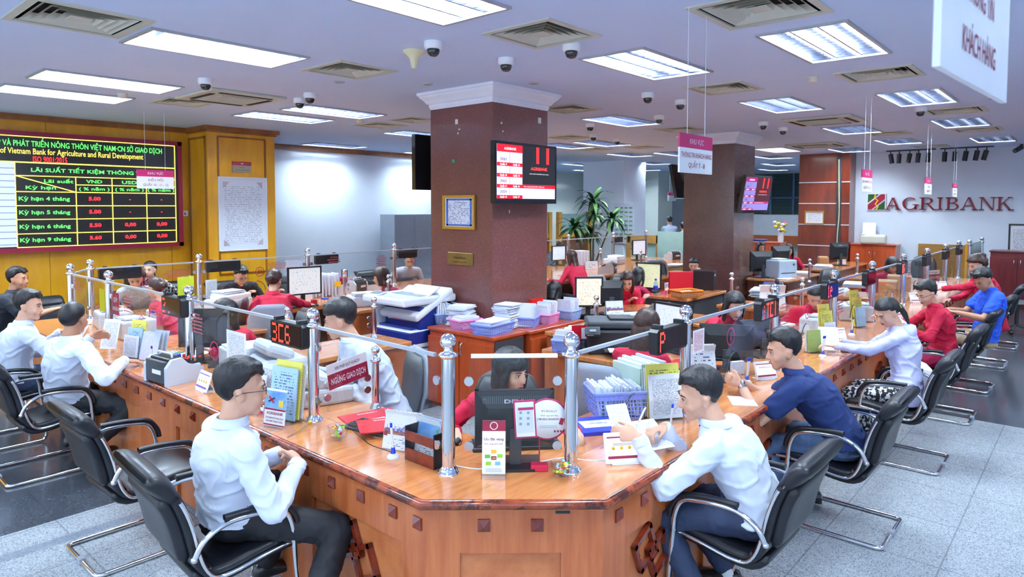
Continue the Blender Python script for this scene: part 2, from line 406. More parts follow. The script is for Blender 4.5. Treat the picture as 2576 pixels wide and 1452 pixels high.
def hand_form(mb, W, fwd, nrm, side, s=1.0, curl=28, spread=1, thumb=35):
    """palm, four unequal bent fingers, thumb from the side of the palm. nrm = palm-down normal (fingers bend to it); side = +1/-1: thumb side"""
    f = V(fwd).normalized(); n = V(nrm); n = (n - f * n.dot(f)).normalized(); t = f.cross(n) * side
    W = V(W)
    secs = []
    for d, a, b in ((-.012, .024, .017), (.015, .03, .015), (.045, .037, .0145), (.078, .039, .013), (.088, .036, .009)):
        secs.append((W + f * d * s, t * a * s, n * b * s))
    mb.loft(secs, None, 12)
    for k, (off, L) in enumerate(((.028, .07), (.0095, .079), (-.0095, .074), (-.027, .058))):
        p = W + f * .078 * s + t * off * s; ang = 0; seg = (L * .44, L * .31, L * .27); r = .0088 if k < 3 else .0078
        for j, l in enumerate(seg):
            ang += R(curl * (.7, 1.0, .8)[j]) * (1 + .08 * k)
            d = f * cos(ang) + n * sin(ang) + t * (off * 1.6 * spread); d.normalize(); q = p + d * l * s
            mb.limb(p, q, r * s * (1, .92, .85)[j], r * s * (.92, .85, .72)[j], None, 8); p = q
    p = W + f * .018 * s + t * .027 * s; a = R(thumb)
    d1 = (f * cos(a) + t * sin(a) + n * .25).normalized(); q = p + d1 * .036 * s; mb.limb(p, q, .0135 * s, .011 * s, None, 8)
    d2 = (f * cos(a * .5) + t * sin(a * .5) + n * .35).normalized(); q2 = q + d2 * .03 * s; mb.limb(q, q2, .0108 * s, .0098 * s, None, 8)
    d3 = (f + n * .4).normalized(); mb.limb(q2, q2 + d3 * .024 * s, .0098 * s, .0075 * s, None, 8)

def person(label, hips, head, face=0, look=None, nod=0, tilt=0, sho=None, LH=None, RH=None, LK=None, RK=None, LF=None, RF=None, fem=0, top=shirtw, bottom=trb, skin=SK1,
           hair='short', hairmat=None, sleeve='long', collar=True, glasses=0, tie=None, lean=None, scale=1.0, vox=.009, far=0, hem=.02, Lh={}, Rh={}, legs=True, ltw=0, jacket=None, mouth=0, extra=None, group=None, elbowpole=None, watch=0, socks=0, name='person', wr=None, grip=None):
    """all positions are world points; face / look are yaw angles of body and gaze (degrees, 0 = +X)"""
    hips = V(hips); root = V((hips.x, hips.y, 0)); th = thing(name, label, 'person', root, 0, group)
    Hp = hips - root; Hd = V(head) - root; F = V((cos(R(face)), sin(R(face)), 0)); sd = V((F.y, -F.x, 0))      # sd = person's right
    lk = R(face if look is None else look); s = scale * (.94 if fem else 1)
    hf = V((cos(lk) * cos(R(nod)), sin(lk) * cos(R(nod)), -sin(R(nod)))); hs = V((sin(lk), -cos(lk), 0)); hu = hs.cross(hf)
    if tilt: q = Matrix.Rotation(R(tilt), 3, hf); hs = q @ hs; hu = q @ hu
    HM = Matrix((hs, hf, hu)).transposed()
    L = lambda x, y, z: Hd + (HM @ V((x, y, z))) * s
    up = (Hd - Hp).normalized()
    N = L(0, -.028, -.115); B = N - up * .045 * s + F * -.01; spine = (B - Hp)
    sh = V(sho) - root if sho else None
    Sw = (.178 if not fem else .155) * s; shc = B - up * .035 * s
    S_R, S_L = shc + sd * Sw - up * .02, shc - sd * Sw - up * .02
    # arms
    ua, fa = .285 * s, .25 * s
    arms = []
    for sgn, Sp, Hn, kw in ((1, S_R, RH, Rh), (-1, S_L, LH, Lh)):
        if Hn is None: Hn = root + Hp + F * .3 + sd * .14 * sgn + V((0, 0, .12))
        W = V(Hn) - root; d = kw.get('fwd'); 
        pole = kw.get('pole', V((0, 0, -1)) * 1.0 + sd * sgn * .55 - F * .25)
        El, W2 = ik(Sp, W, ua, fa, pole); fw = V(d) if d else (W2 - El).normalized() * .8 + F * .2
        arms.append((sgn, Sp, El, W2, fw.normalized(), kw))
    # legs
    lg = []
    for sgn, K, Ft in ((1, RK, RF), (-1, LK, LF)):
        J = Hp + sd * .095 * s * sgn
        Kp = (V(K) - root) if K else J + F * .41 * s + sd * .03 * sgn + V((0, 0, .02))
        Kp = J + (Kp - J).normalized() * .42 * s
        An = (V(Ft) - root) if Ft else V((Kp.x, Kp.y, .09)) + F * .02
        An = Kp + (An - Kp).normalized() * .41 * s
        lg.append((sgn, J, Kp, An))
    M = None
    # ---------------- body: one continuous surface
    b = MB()
    b.ell(L(0, -.012, .04), (.074 * s, .092 * s, .082 * s), M, 16, 12, HM)
    b.ell(L(0, .022, -.012), (.064 * s, .066 * s, .085 * s), M, 16, 12, HM)
    b.ell(L(0, .028, -.055), (.052 * s, .055 * s, .05 * s), M, 14, 10, HM)
    b.ell(L(0, .058, -.092), (.027 * s, .024 * s, .021 * s), M, 10, 8, HM)
    b.ell(L(.034, .056, -.034), (.026 * s, .024 * s, .026 * s), M, 10, 8, HM); b.ell(L(-.034, .056, -.034), (.026 * s, .024 * s, .026 * s), M, 10, 8, HM)
    b.ell(L(0, .074, .024), (.046 * s, .016 * s, .012 * s), M, 10, 8, HM)
    b.limb(L(0, .082, .012), L(0, .101, -.03), .0085 * s, .0125 * s, M, 8)
    b.ell(L(0, .093, -.035), (.0185 * s, .012 * s, .009 * s), M, 8, 6, HM)
    b.ell(L(0, .077, -.062), (.026 * s, .014 * s, .013 * s), M, 8, 6, HM)
    for q in (1, -1):
        b.ell(L(.073 * q, -.008, -.012), (.009 * s, .019 * s, .031 * s), M, 10, 8, HM); b.ell(L(.076 * q, -.012, .004), (.011 * s, .018 * s, .016 * s), M, 8, 6, HM)
    b.limb(L(0, -.02, -.05), B - up * .03, .052 * s * (.88 if fem else 1), .062 * s * (.88 if fem else 1), M, 14)
    # torso core
    def torso(grow, lo=-.06, hi=None, wid=(.17, .155, .15, .17, .178, .13), dep=(.125, .115, .105, .118, .105, .07)):
        secs = []; n = len(wid)
        if fem: wid = [w * k for w, k in zip(wid, (1, .96, .84, .88, .84, .8))]; dep = [w * k for w, k in zip(dep, (1, .95, .88, 1.0, .9, .9))]
        for i in range(n):
            t = (0, .16, .38, .68, .88, .98)[i]
            c = Hp + spine * t + F * (-.028 * sin(t * pi)) * s - F * (.0 if t > .2 else .0) + V((0, 0, .0))
            u2 = up
            fd = F - u2 * F.dot(u2); fd.normalize()
            secs.append((c, sd * (wid[i] * s + grow), fd * (dep[i] * s + grow)))
        return secs
    b.loft(torso(-.032), M, 16)
    for sgn, Sp, El, W, fw, kw in arms:
        b.limb(B - up * .06 * s + sd * .04 * sgn, Sp, .03 * s, .036 * s, M, 12)
        k = .88 if fem else 1
        b.limb(Sp, El, .046 * s * k, .036 * s * k, M, 12); b.limb(El, El + (W - El) * .35, .037 * s * k, .039 * s * k, M, 12); b.limb(El + (W - El) * .3, W, .038 * s * k, .0255 * s * k, M, 12)
        pn = V(kw.get('palm', (0, 0, -1)))
        hand_form(b, W + fw * .004, fw, pn, kw.get('ts', 1 if sgn > 0 else -1), s * (.92 if fem else 1), kw.get('curl', 30), kw.get('spread', 1), kw.get('thumb', 35))
    if legs:
        for sgn, J, K, A in lg:
            b.limb(J, K, .07 * s, .05 * s, M, 12); b.limb(K, A, .048 * s, .034 * s, M, 12)
    body = remesh(b, 'body', vox if not far else .015, 3 if not far else 2, .5, parent=th, mat=skin)
    # ---------------- face parts
    for q in (1, -1):
        e = MB()
        e.ell(L(.031 * q, .079, .004), (.0135 * s, .007 * s, .0062 * s), eyew, 10, 6, HM); e.ell(L(.031 * q, .0845, .0035), (.0055 * s, .0028 * s, .0058 * s), eyed, 8, 6, HM)
        e.tube([L(.015 * q, .0842, .0085), L(.031 * q, .0885, .0115), L(.046 * q, .079, .008)], .0016 * s, eyed, 5)
        if not far: e.build('eye', th)
    for q in (1, -1):
        e = MB()
        e.tube([L(.013 * q, .0895, .022), L(.03 * q, .0895, .028), L(.05 * q, .0745, .024)], .0032 * s, browm, 6, rr=[.0028 * s, .0038 * s, .0016 * s])
        if not far: e.build('eyebrow', th)
    if far and not (far == 2):
        e = MB()
        for q in (1, -1): e.ell(L(.031 * q, .0835, .0035), (.012 * s, .004 * s, .0045 * s), eyed, 8, 6, HM)
        e.tube([L(-.05, .0745, .022), L(0, .093, .025), L(.05, .0745, .022)], .003 * s, browm, 5); e.build('eyes_and_brows', th)
    e = MB(); lm = lipr if fem else lipm
    op = .008 * mouth
    e.tube([L(-.021, .082, -.062), L(-.008, .0925, -.059), L(0, .0925, -.0605), L(.008, .0925, -.059), L(.021, .082, -.062)], .003 * s, lm, 6, rr=[.0012 * s, .003 * s, .0028 * s, .003 * s, .0012 * s])
    e.tube([L(-.02, .082, -.063), L(0, .092, -.067 - op), L(.02, .082, -.063)], .0036 * s, lm, 6, rr=[.0012 * s, .0042 * s, .0012 * s])
    if mouth: e.ell(L(0, .088, -.064), (.012 * s, .005 * s, .005 * s), eyed, 8, 6, HM)
    e.build('lips', th)
    # ---------------- hair
    hair_form(th, hair, L, HM, s, hairmat or hairm, far, up, N, F)
    # ---------------- top
    if top:
        t = MB(); g = .012
        secs = torso(g + .004)
        hemz = Hp - up * hem * 1.0
        secs = [(Hp - up * (.05 + hem - (.06 if not fem else 0)), sd * (.2 * s * (.93 if fem else 1)), F * (.148 * s))] + secs[:-1] + [(B + up * .0, sd * (.092 * s), F * .072 * s), (B + up * .024 * s, sd * .063 * s, F * .062 * s)]
        t.loft(secs, M, 20)
        if fem: 
            for q in (1, -1): t.ell(Hp + spine * .62 + F * .072 * s + sd * .062 * q * s, (.058 * s, .055 * s, .055 * s), M, 12, 8)
        for sgn, Sp, El, W, fw, kw in arms:
            k = .86 if fem else 1
            t.limb(B - up * .045 + sd * .06 * sgn * s, Sp, .062 * s * k, .064 * s * k, M, 12)
            if sleeve == 'long':
                t.limb(Sp, El, .064 * s * k, .053 * s * k, M, 14); t.limb(El, El + (W - El) * .9, .053 * s * k, .0385 * s * k, M, 14)
            else:
                t.limb(Sp, Sp + (El - Sp) * .62, .067 * s * k, .063 * s * k, M, 14)
        if wr is None: w_ = .0062 if not far else .003
        else: w_ = wr
        remesh(t, 'jacket' if jacket else ('shirt' if not fem else 'tunic'), .0095 if not far else .015, 4, .5, w_, 7, th, top, wstretch=(1, 1, 1.35), ridge=not far)
        if sleeve == 'long' and not far:
            for sgn, Sp, El, W, fw, kw in arms:
                c = MB(); d = (W - El).normalized(); c.tube([El + (W - El) * .86, El + (W - El) * 1.01], .04 * s * (.86 if fem else 1), top, 14, rr=[.041 * s * (.86 if fem else 1), .037 * s * (.86 if fem else 1)], caps=True)
                c.build('cuff', th)
        if collar:
            c = MB(); n = 18; vs = []
            ax = (L(0, -.03, -.07) - B).normalized()
            for i in range(n + 1):
                a = -pi/2 + 2 * pi * (i / n) * .92 + .08 * pi; d = sd * cos(a) * -1 + F * sin(a) * -1
                a = pi/2 + .16 + (2 * pi - .32) * i / n; d = sd * cos(a) + F * sin(a)
                c0 = B + ax * .012 * s
                vs += [c0 + d * .0655 * s, c0 + d * .0605 * s + ax * .038 * s, c0 + d * .064 * s + ax * .04 * s, c0 + d * .078 * s + ax * .002 * s - F * .0]
            fs = [(i * 4 + j, i * 4 + j + 1, i * 4 + 5 + j, i * 4 + 4 + j) for i in range(n) for j in range(3)]
            c.add([q[:] for q in vs], fs, top, True); c.build('collar', th)
    if tie:
        c = MB(); p0 = B + F * .068 * s; secs = []
        fd = (F - up * F.dot(up)).normalized()
        for k, w in ((0, .016), (.04, .012), (.2, .024), (.36, .032), (.42, .002)):
            secs.append((p0 - up * k * s + fd * (.04 if k > .1 else .012), sd * w, fd * .004))
        c.loft(secs, tiem, 8); c.build('tie', th)
    # ---------------- trousers, shoes
    if legs:
        t = MB()
        t.loft([(Hp + up * .1, sd * .165 * s, F * .12 * s), (Hp + up * .03, sd * .166 * s, F * .124 * s), (Hp - V((0, 0, .05)), sd * .176 * s, F * .135 * s), (Hp - V((0, 0, .085)), sd * .15 * s, F * .11 * s)], M, 18)
        for sgn, J, K, A in lg:
            t.limb(J, K, .087 * s, .067 * s, M, 14); t.limb(K, K + (A - K) * .4, .066 * s, .064 * s, M, 14); t.limb(K + (A - K) * .3, K + (A - K) * (.86 if socks else .93), .064 * s, .058 * s, M, 14)
        remesh(t, 'trousers', .0105 if not far else .016, 4, .5, .004, 10, th, bottom, ridge=not far)
        for sgn, J, K, A in lg:
            t = MB()
            fa_ = V(((A - K).x, (A - K).y, 0)); ff = F
            heel = V((A.x, A.y, 0)) - ff * .05
            secs = []
            for d, w, h in ((-.01, .02, .03), (.01, .035, .045), (.06, .036, .05), (.12, .043, .034), (.19, .046, .026), (.25, .036, .02), (.275, .015, .012)):
                z = A.z - .07 + h
                secs.append((heel + ff * d * s + V((0, 0, z)), sd * w * s, V((0, 0, h * s))))
            t.loft(secs, shoem, 12); t.build('shoe', th)
        if socks:
            for sgn, J, K, A in lg:
                t = MB(); t.tube([K + (A - K) * .84, A + V((0, 0, -.02))], .042 * s, sockm, 12); t.build('sock', th)
    if glasses:
        g = MB()
        for q in (1, -1):
            g.tube([L(.033 * q + .021 * cos(a), .0955, .002 + .016 * sin(a)) for a in [2 * pi * i / 14 for i in range(14)]], .0012, blackp if glasses == 1 else steel, 5, closed=True)
            g.tube([L(.054 * q, .094, .006), L(.074 * q, .06, .008), L(.0835 * q, -.002, .006), L(.083 * q, -.028, -.008)], .0016, blackp, 5)
        g.tube([L(-.012, .0955, .004), L(0, .098, .007), L(.012, .0955, .004)], .0013, blackp if glasses == 1 else steel, 5)
        g.build('glasses', th)
    if watch:
        for sgn, Sp, El, W, fw, kw in arms:
            if sgn == watch:
                d = (W - El).normalized(); c = MB(); c.tube([W - d * .03, W - d * .012], .031 * s, steel, 14); c.limb(W - d * .02 + V((0, 0, .028)), W - d * .02 + V((0, 0, .034)), .016, .016, steel); c.build('wristwatch', th)
    if extra: extra(th, dict(L=L, HM=HM, s=s, B=B, Hp=Hp, F=F, sd=sd, up=up, arms=arms, root=root))
    return th

def hair_form(th, style, L, HM, s, mat, far, up, N, F):
    b = MB(); n, k = 36, 24; vs = []; fs = []
    long_ = style in ('long', 'bob', 'bun', 'pony', 'curly')
    rx, ry, rz_ = .0765, .0955, .088
    th_ = dict(short=.014, crop=.004, long=.011, bob=.016, bun=.009, pony=.008, curly=.022, fringe=.016).get(style, .01)
    for i in range(k + 1):
        a = -pi/2 + pi * i / k
        for j in range(n):
            t = 2 * pi * j / n; d = V((cos(a) * cos(t), cos(a) * sin(t), sin(a)))
            p = V((d.x * rx, -.014 + d.y * ry, .035 + d.z * rz_))
            # hairline height at this direction
            y = p.y; ax_ = abs(p.x)
            if y > .03: line = .068 + (y - .03) * .35 - (.02 if long_ else 0)
            elif y > -.028: line = .018 + max(0, (y + .005) / .035) * .05
            else: line = .018 - min(1, (-.028 - y) / .02) * .062 + min(0, y + .06) * .2
            if style in ('long', 'bob') and y < .03: line = -.09
            if style == 'fringe' or style == 'bob': 
                if y > .03: line = .03 if style == 'bob' else .05
            hz = p.z - line; f = max(0, min(1, (hz + .012) / .02))
            g = 1.0 + 0
            tt = th_ * (1.0 + (.75 * max(0, d.z) if style in ('short', 'fringe') else .2)) * (1 if style == 'crop' else 1)
            if style in ('short', 'fringe'): tt *= .1 + .9 * max(0, min(1, (p.z - .015) / .06))
            jag = .004 * noise.noise(V((p.x * 45, p.y * 45, p.z * 20))) if style != 'crop' else 0
            out = p + d * (tt + jag) * f; inn = V((d.x * rx * .78, -.014 + d.y * ry * .78, .035 + d.z * rz_ * .78))
            q = inn.lerp(out, f); vs.append(L(*q)[:])
    for i in range(k):
        for j in range(n): fs.append((i * n + j, i * n + (j + 1) % n, (i + 1) * n + (j + 1) % n, (i + 1) * n + j))
    b.add(vs, fs, None, True)
    A = lambda x: (HM @ V(x)) * s
    if style in ('short', 'fringe'):
        rr = random.Random(len(vs) + int(s * 100))
        for q in range(16):
            a = rr.uniform(-1, 1); x = a * .06; y0 = .045 + rr.uniform(-.02, .02)
            b.limb(L(x, y0, .115), L(x * 1.05 + rr.uniform(-.01, .01), .087 - abs(x) * .35, .075 + rr.uniform(-.008, .012)), .012 * s, .004 * s, None, 6)
    if style == 'long':
        b.loft([(L(0, -.045, .06), A((.06, 0, 0)), A((0, .045, 0))), (L(0, -.068, -.02), A((.082, 0, 0)), A((0, .045, 0))), (L(0, -.075, -.1), A((.085, 0, 0)), A((0, .04, 0))),
                (L(0, -.078, -.12) - up * .07 * s, A((.08, 0, 0)), A((0, .034, 0))), (L(0, -.078, -.12) - up * .16 * s - F * .01, A((.066, 0, 0)), A((0, .026, 0))), (L(0, -.078, -.12) - up * .24 * s - F * .01, A((.03, 0, 0)), A((0, .014, 0)))], None, 14)
        for q in (1, -1):
            b.loft([(L(.062 * q, .012, .06), A((.02, 0, 0)), A((0, .035, 0))), (L(.083 * q, .004, -.02), A((.014, 0, 0)), A((0, .036, 0))), (L(.082 * q, 0, -.1), A((.016, 0, 0)), A((0, .034, 0))), (L(.07 * q, -.01, -.19), A((.018, 0, 0)), A((0, .026, 0)))], None, 10)
    if style == 'bob':
        b.loft([(L(0, -.035, .05), A((.085, 0, 0)), A((0, .07, 0))), (L(0, -.042, -.03), A((.096, 0, 0)), A((0, .068, 0))), (L(0, -.04, -.09), A((.096, 0, 0)), A((0, .06, 0))), (L(0, -.036, -.125), A((.08, 0, 0)), A((0, .045, 0)))], None, 16)
        for q in (1, -1):
            b.loft([(L(.066 * q, .03, .055), A((.016, 0, 0)), A((0, .035, 0))), (L(.081 * q, .022, -.02), A((.012, 0, 0)), A((0, .034, 0))), (L(.08 * q, .026, -.09), A((.012, 0, 0)), A((0, .028, 0))), (L(.074 * q, .03, -.115), A((.008, 0, 0)), A((0, .014, 0)))], None, 10)
        b.loft([(L(-.06, .05, .06), A((0, .02, 0)), A((0, 0, .03))), (L(0, .083, .06), A((0, .012, 0)), A((0, 0, .036))), (L(.06, .05, .06), A((0, .02, 0)), A((0, 0, .03)))], None, 10)
    if style == 'bun': b.ell(L(0, -.125, .02), (.045 * s, .036 * s, .042 * s), None, 14, 10, HM)
    if style == 'pony':
        b.ell(L(0, -.115, -.01), (.024 * s, .028 * s, .024 * s), None, 10, 8, HM)
        b.limb(L(0, -.12, -.02), L(0, -.13, -.1), .022 * s, .026 * s); b.limb(L(0, -.13, -.1), L(0, -.12, -.2), .026 * s, .01 * s)
    if style == 'curly':
        rr = random.Random(5)
        for q in range(26):
            a = rr.uniform(0, 2 * pi); z = rr.uniform(-.13, .1); y = -.02 + .085 * sin(a) * .8; x = .085 * cos(a)
            if y > .03: continue
            b.ell(L(x, y - .02, z), (.042 * s,) * 3, None, 8, 6)
    remesh(b, 'hair', .006 if not far else .012, 2, .4, .0026 if style != 'crop' else .0004, 75, th, mat, wstretch=(1, 1, .22))
# ------------------------------------------------------------------ chairs
def visitor_chair(label, loc, rz, group='black cantilever visitor chairs'):
    """local: +X forward, origin on the floor at the centre of the rear floor bar"""
    t = thing('visitor_chair', label, 'chair', loc, rz, group)
    hw = .235
    # side profile centre line (u, z) of the shell: from seat front over the seat, up the back, to the rolled top
    prof = [(.64, .385), (.62, .42), (.52, .43), (.38, .41), (.25, .385), (.165, .385), (.125, .44), (.1, .52), (.085, .60), (.06, .69), (.025, .77), (-.025, .835), (-.075, .86)]
    P = rnd_path([(a, 0, b) for a, b in prof], .05, 3)
    def shell(th, off, y0, y1, name, m, wob=0, i0=0, i1=None):
        b = MB(); pts = P[i0:i1]; k = len(pts); secs = []
        for i, p in enumerate(pts):
            tt = (pts[min(i + 1, k - 1)] - pts[max(i - 1, 0)]).normalized(); nn = V((tt.z, 0, -tt.x))     # outward (towards the back / below)
            c = p - nn * off; e = 1 if 0 < i < k - 1 else .55
            A = V((0, (y1 - y0) / 2, 0)) * (1 if e == 1 else .95); th2 = th * e
            ring = []
            for (q, r) in ((-1, .35), (-.985, .8), (-.9, 1), (-.5, 1.06), (0, 1.1), (.5, 1.06), (.9, 1), (.985, .8), (1, .35), (1, -.35), (.985, -.8), (.9, -1), (0, -1.0), (-.9, -1), (-.985, -.8), (-1, -.35)):
                ring.append((c + V((0, (y0 + y1) / 2, 0)) + A * q - nn * th2 * r)[:])
            secs.append(ring)
        n = 16; vs = [v for r_ in secs for v in r_]
        fs = [(i * n + j, (i + 1) * n + j, (i + 1) * n + (j + 1) % n, i * n + (j + 1) % n) for i in range(k - 1) for j in range(n)] + [tuple(range(n)), tuple(range((k - 1) * n, k * n))[::-1]]
        b.add(vs, fs, m, True); return b.build(name, t)
    kk = len(P)
    si = next(i for i, p in enumerate(P) if p.z > .5 and p.x < .2)
    shell(.024, 0, -hw, hw, 'shell', leather)
    shell(.020, .038, -hw + .018, hw - .018, 'seat_cushion', leather, 0, 3, si - 3)
    shell(.026, .042, -hw + .018, hw - .018, 'back_cushion', leather, 0, si - 1, kk - 6)
    # rolled cap over the top of the back
    b = MB(); secs = []
    capi = P[kk - 8:]
    for i, p in enumerate(capi):
        tt = (capi[min(i + 1, len(capi) - 1)] - capi[max(i - 1, 0)]).normalized(); nn = V((tt.z, 0, -tt.x))
        f = (0.85, 1.05, 1.15, 1.2, 1.2, 1.2, 1.05, .6)[min(i, 7)]
        secs.append((p - nn * .006, V((0, hw + .012, 0)), nn * .037 * f))
    vs = []
    for c, A, B2 in secs:
        for j in range(20):
            a = 2 * pi * j / 20; ca, sa = cos(a), sin(a); ca = math.copysign(abs(ca) ** .35, ca); sa = math.copysign(abs(sa) ** .7, sa)
            vs.append((c + A * ca + B2 * sa)[:])
    k = len(secs); b.add(vs, [(i * 20 + j, i * 20 + (j + 1) % 20, (i + 1) * 20 + (j + 1) % 20, (i + 1) * 20 + j) for i in range(k - 1) for j in range(20)] + [tuple(range(20))[::-1], tuple(range((k - 1) * 20, k * 20))], leather, True)
    b.build('headrest_cap', t)
    for q in (1, -1):
        b = MB(); pts = [(p.x + .012, q * (hw + .012), p.z - .012) for p in P[1:kk - 7]]
        b.tube(pts, .011, chrome, 10, flat=.8); b.build('edge_tube', t)
    b = MB(); fl = []
    for q in (1, -1):
        y = q * .295
        path = [(.085, y * .93, .50), (.11, y, .575), (.2, y, .625), (.33, y, .622), (.47, y, .60), (.505, y, .52), (.56, y * .86, .06), (.54, y * .84, .014), (.4, y * .84, .014), (.03, y * .84, .014), (.0, y * .8, .014), (0, 0, .014)]
        a = MB(); a.tube(rnd_path(path, .05, 4), .0125, chrome, 10); a.ell((.085, y * .93, .5), (.016, .016, .016), chrome, 10, 6)
        a.tube([(.085, y * .93, .5), (.085, hw * q, .5)], .008, steel, 8); a.build('arm_and_leg_tube', t)
        a = MB(); a.tube(rnd_path([(.2, y, .647), (.33, y, .644), (.475, y, .622), (.525, y, .545), (.53, y * .98, .5)], .05, 4), .017, leather, 10, flat=.8); a.build('armrest_pad', t)
    a = MB(); a.box((0, 0, .016), (.03, .05, .03), greyp); a.build('floor_glide', t)
    return t

def teller_chair(label, loc, rz, shell_m=None, h=1.0, group='teller swivel chairs', name='swivel_chair'):
    """+X forward, origin at floor under the seat"""
    t = thing(name, label, 'chair', loc, rz, group); sm = shell_m or greyp
    b = MB(); secs = []
    for u, z, w, d in ((-.19, .52, .15, .018), (-.225, .6, .2, .022), (-.25, .72, .225, .024), (-.262, .85, .215, .022), (-.272, .94, .18, .02), (-.277, .985, .12, .012)):
        secs.append((V((u, 0, z)), V((0, w, 0)), V((d, 0, 0))))
    b.loft(secs, sm, 22); b.build('back_shell', t)
    b = MB(); b.loft([(V((u + .028, 0, z)), V((0, w * .94, 0)), V((d, 0, 0))) for u, z, w, d in ((-.19, .53, .15, .02), (-.225, .6, .2, .026), (-.25, .72, .222, .028), (-.262, .85, .21, .026), (-.27, .95, .16, .02))], darkp, 20); b.build('back_pad', t)
    b = MB(); b.loft([(V((x, 0, .47)), V((0, w, 0)), V((0, 0, .04))) for x, w in ((-.2, .17), (-.15, .22), (0, .245), (.18, .24), (.24, .18))], darkp, 18); b.build('seat', t)
    b = MB(); b.tube([(-.1, 0, .44), (-.22, 0, .45), (-.25, 0, .6)], .02, darkp, 8); b.tube([(0, 0, .44), (0, 0, .1)], .028, darkp, 10)
    for k in range(5):
        a = 2 * pi * k / 5; b.tube([(0, 0, .12), (.27 * cos(a), .27 * sin(a), .07)], .02, darkp, 8)
    b.build('pedestal', t)
    for k in range(5):
        a = 2 * pi * k / 5; b = MB(); b.ell((.27 * cos(a), .27 * sin(a), .03), (.03, .03, .03), blackp, 10, 6); b.build('castor', t)
    return t
# ------------------------------------------------------------------ room materials
ceilm = plain('ceiling_paint', S(200, 218, 250), .85, var=.03, vs=1.2)
granite = speckle("grey_granite_tile", None, [(0, S(84, 92, 104)), (.16, S(122, 131, 143)), (.3, S(146, 154, 164)), (.7, S(162, 169, 176)), (1, S(184, 190, 196))], 190, .5, .1, .1, .6, .004)
slate = speckle('dark_grey_floor_tile', None, [(0, S(58, 64, 74)), (.5, S(70, 77, 88)), (1, S(82, 89, 100))], 120, .22, .35, .18, 1.2, .003)
bandm = speckle('grey_floor_band', None, [(0, S(104, 114, 130)), (.5, S(128, 138, 152)), (1, S(146, 156, 168))], 150, .3, .2, .1)
granred = speckle('maroon_granite', None, [(0, S(88, 48, 46)), (.1, S(110, 64, 60)), (.5, S(120, 70, 66)), (.9, S(126, 76, 71)), (.975, S(138, 92, 85)), (1, S(170, 136, 128))], 330, .22, .4, .16)
granbrn = speckle('brown_granite', None, [(0, S(84, 56, 52)), (.3, S(106, 74, 69)), (.8, S(114, 81, 76)), (1, S(130, 97, 91))], 260, .2, .5, .25)
ywood = wood('yellow_varnished_wood', S(204, 138, 18), S(226, 166, 34), .28, .4, (1.2, 1.2, .25), 5)
yedge = wood('brown_varnished_trim', S(112, 62, 14), S(160, 98, 28), .3, .4, (1, 1, .2), 6)
whitewall = plain('white_wall_paint', S(226, 236, 250), .8, var=.02, vs=2)
greenwall = plain('pale_green_wall_paint', S(206, 214, 208), .8, var=.03, vs=2)
redwood = wood('red_mahogany_panel', S(92, 30, 14), S(140, 52, 24), .25, .5, (1, 1, .22), 5)
cornm = plain('white_plaster', S(232, 236, 250), .7, var=.03, bmp=.3, bs=60)
fixm = plain('fixture_metal', S(176, 180, 186), .35, .4, var=.05)
refl = plain('louvre_aluminium', (.24, .25, .3), .12, 1, var=.04)
ventm = plain('vent_cream', S(196, 198, 186), .55, var=.05); darkv = plain('duct_dark', (.02, .02, .022), .9)
lampm = emis('fluorescent_glow', TUBE_C, TUBE_E); lampback = plain('specular_reflector', (.5, .5, .53), .12, 1, var=.02)

# ------------------------------------------------------------------ ceiling fixtures layout (measured on the ceiling plane; last row of LIGHTS unseen, continues the grid)
LIGHTS = [(2.47, 3.0), (2.43, 5.12), (2.35, 7.27), (2.3, 8.42), (4.98, 7.38), (4.85, 8.36), (7.76, 11.5), (7.5, 8.6), (5.27, 1.56), (5.07, 2.92), (8.1, 2.88), (8.5, 1.56), (8.15, 5.1), (11.4, 1.55), (10.8, 7.2), (10.8, 8.07), (11.4, 2.97),
          (13.94, 2.85), (14.57, 1.5), (15.4, 4.06), (14.47, 5.21), (13.6, 8.31), (13.97, 7.33), (16.65, 9.45), (15.87, 11.3), (16.4, 6.04), (19.4, 6.96), (22.1, 8.1), (18.7, 13.0), (19.44, 11.3), (10.3, 11.5),
          (-.75, 3.0), (-.75, 5.12), (-.75, 7.3), (.9, 9.6), (2.4, .2), (5.3, -.9), (8.5, -.9), (-.75, .6), (11.4, -.9)]
SOLID = {(14.47, 5.21)}
VENTS = [(1.45, 4.97, .68), (3.38, 8.05, .55), (3.55, 5.03, .6), (3.69, 2.97, .6), (4.09, 1.6, .66), (6.25, 8.1, .6), (6.15, 7.25, .5), (6.72, 4.98, .6), (6.78, 1.55, .62), (6.57, 2.92, .6), (9.6, 4.98, .6), (9.47, 7.02, .6), (9.95, 1.42, .62), (12.6, 1.5, .62), (12.33, 2.67, .6), (15.47, 2.6, .6), (12.04, 7.04, .6), (11.8, 8.1, .6)]
ACS = [(3.56, 7.24, .84), (9.85, 2.93, .86), (13.75, 4.2, .9)]
YW = 10.75; XA = 16.6; YWH = 12.1; XF = 24.5; YF = 14.6
HOLES = [(x - .575, x + .575, y - .275, y + .275) for x, y in LIGHTS] + [(x - w / 2 + .03, x + w / 2 - .03, y - w / 2 + .03, y + w / 2 - .03) for x, y, w in VENTS]
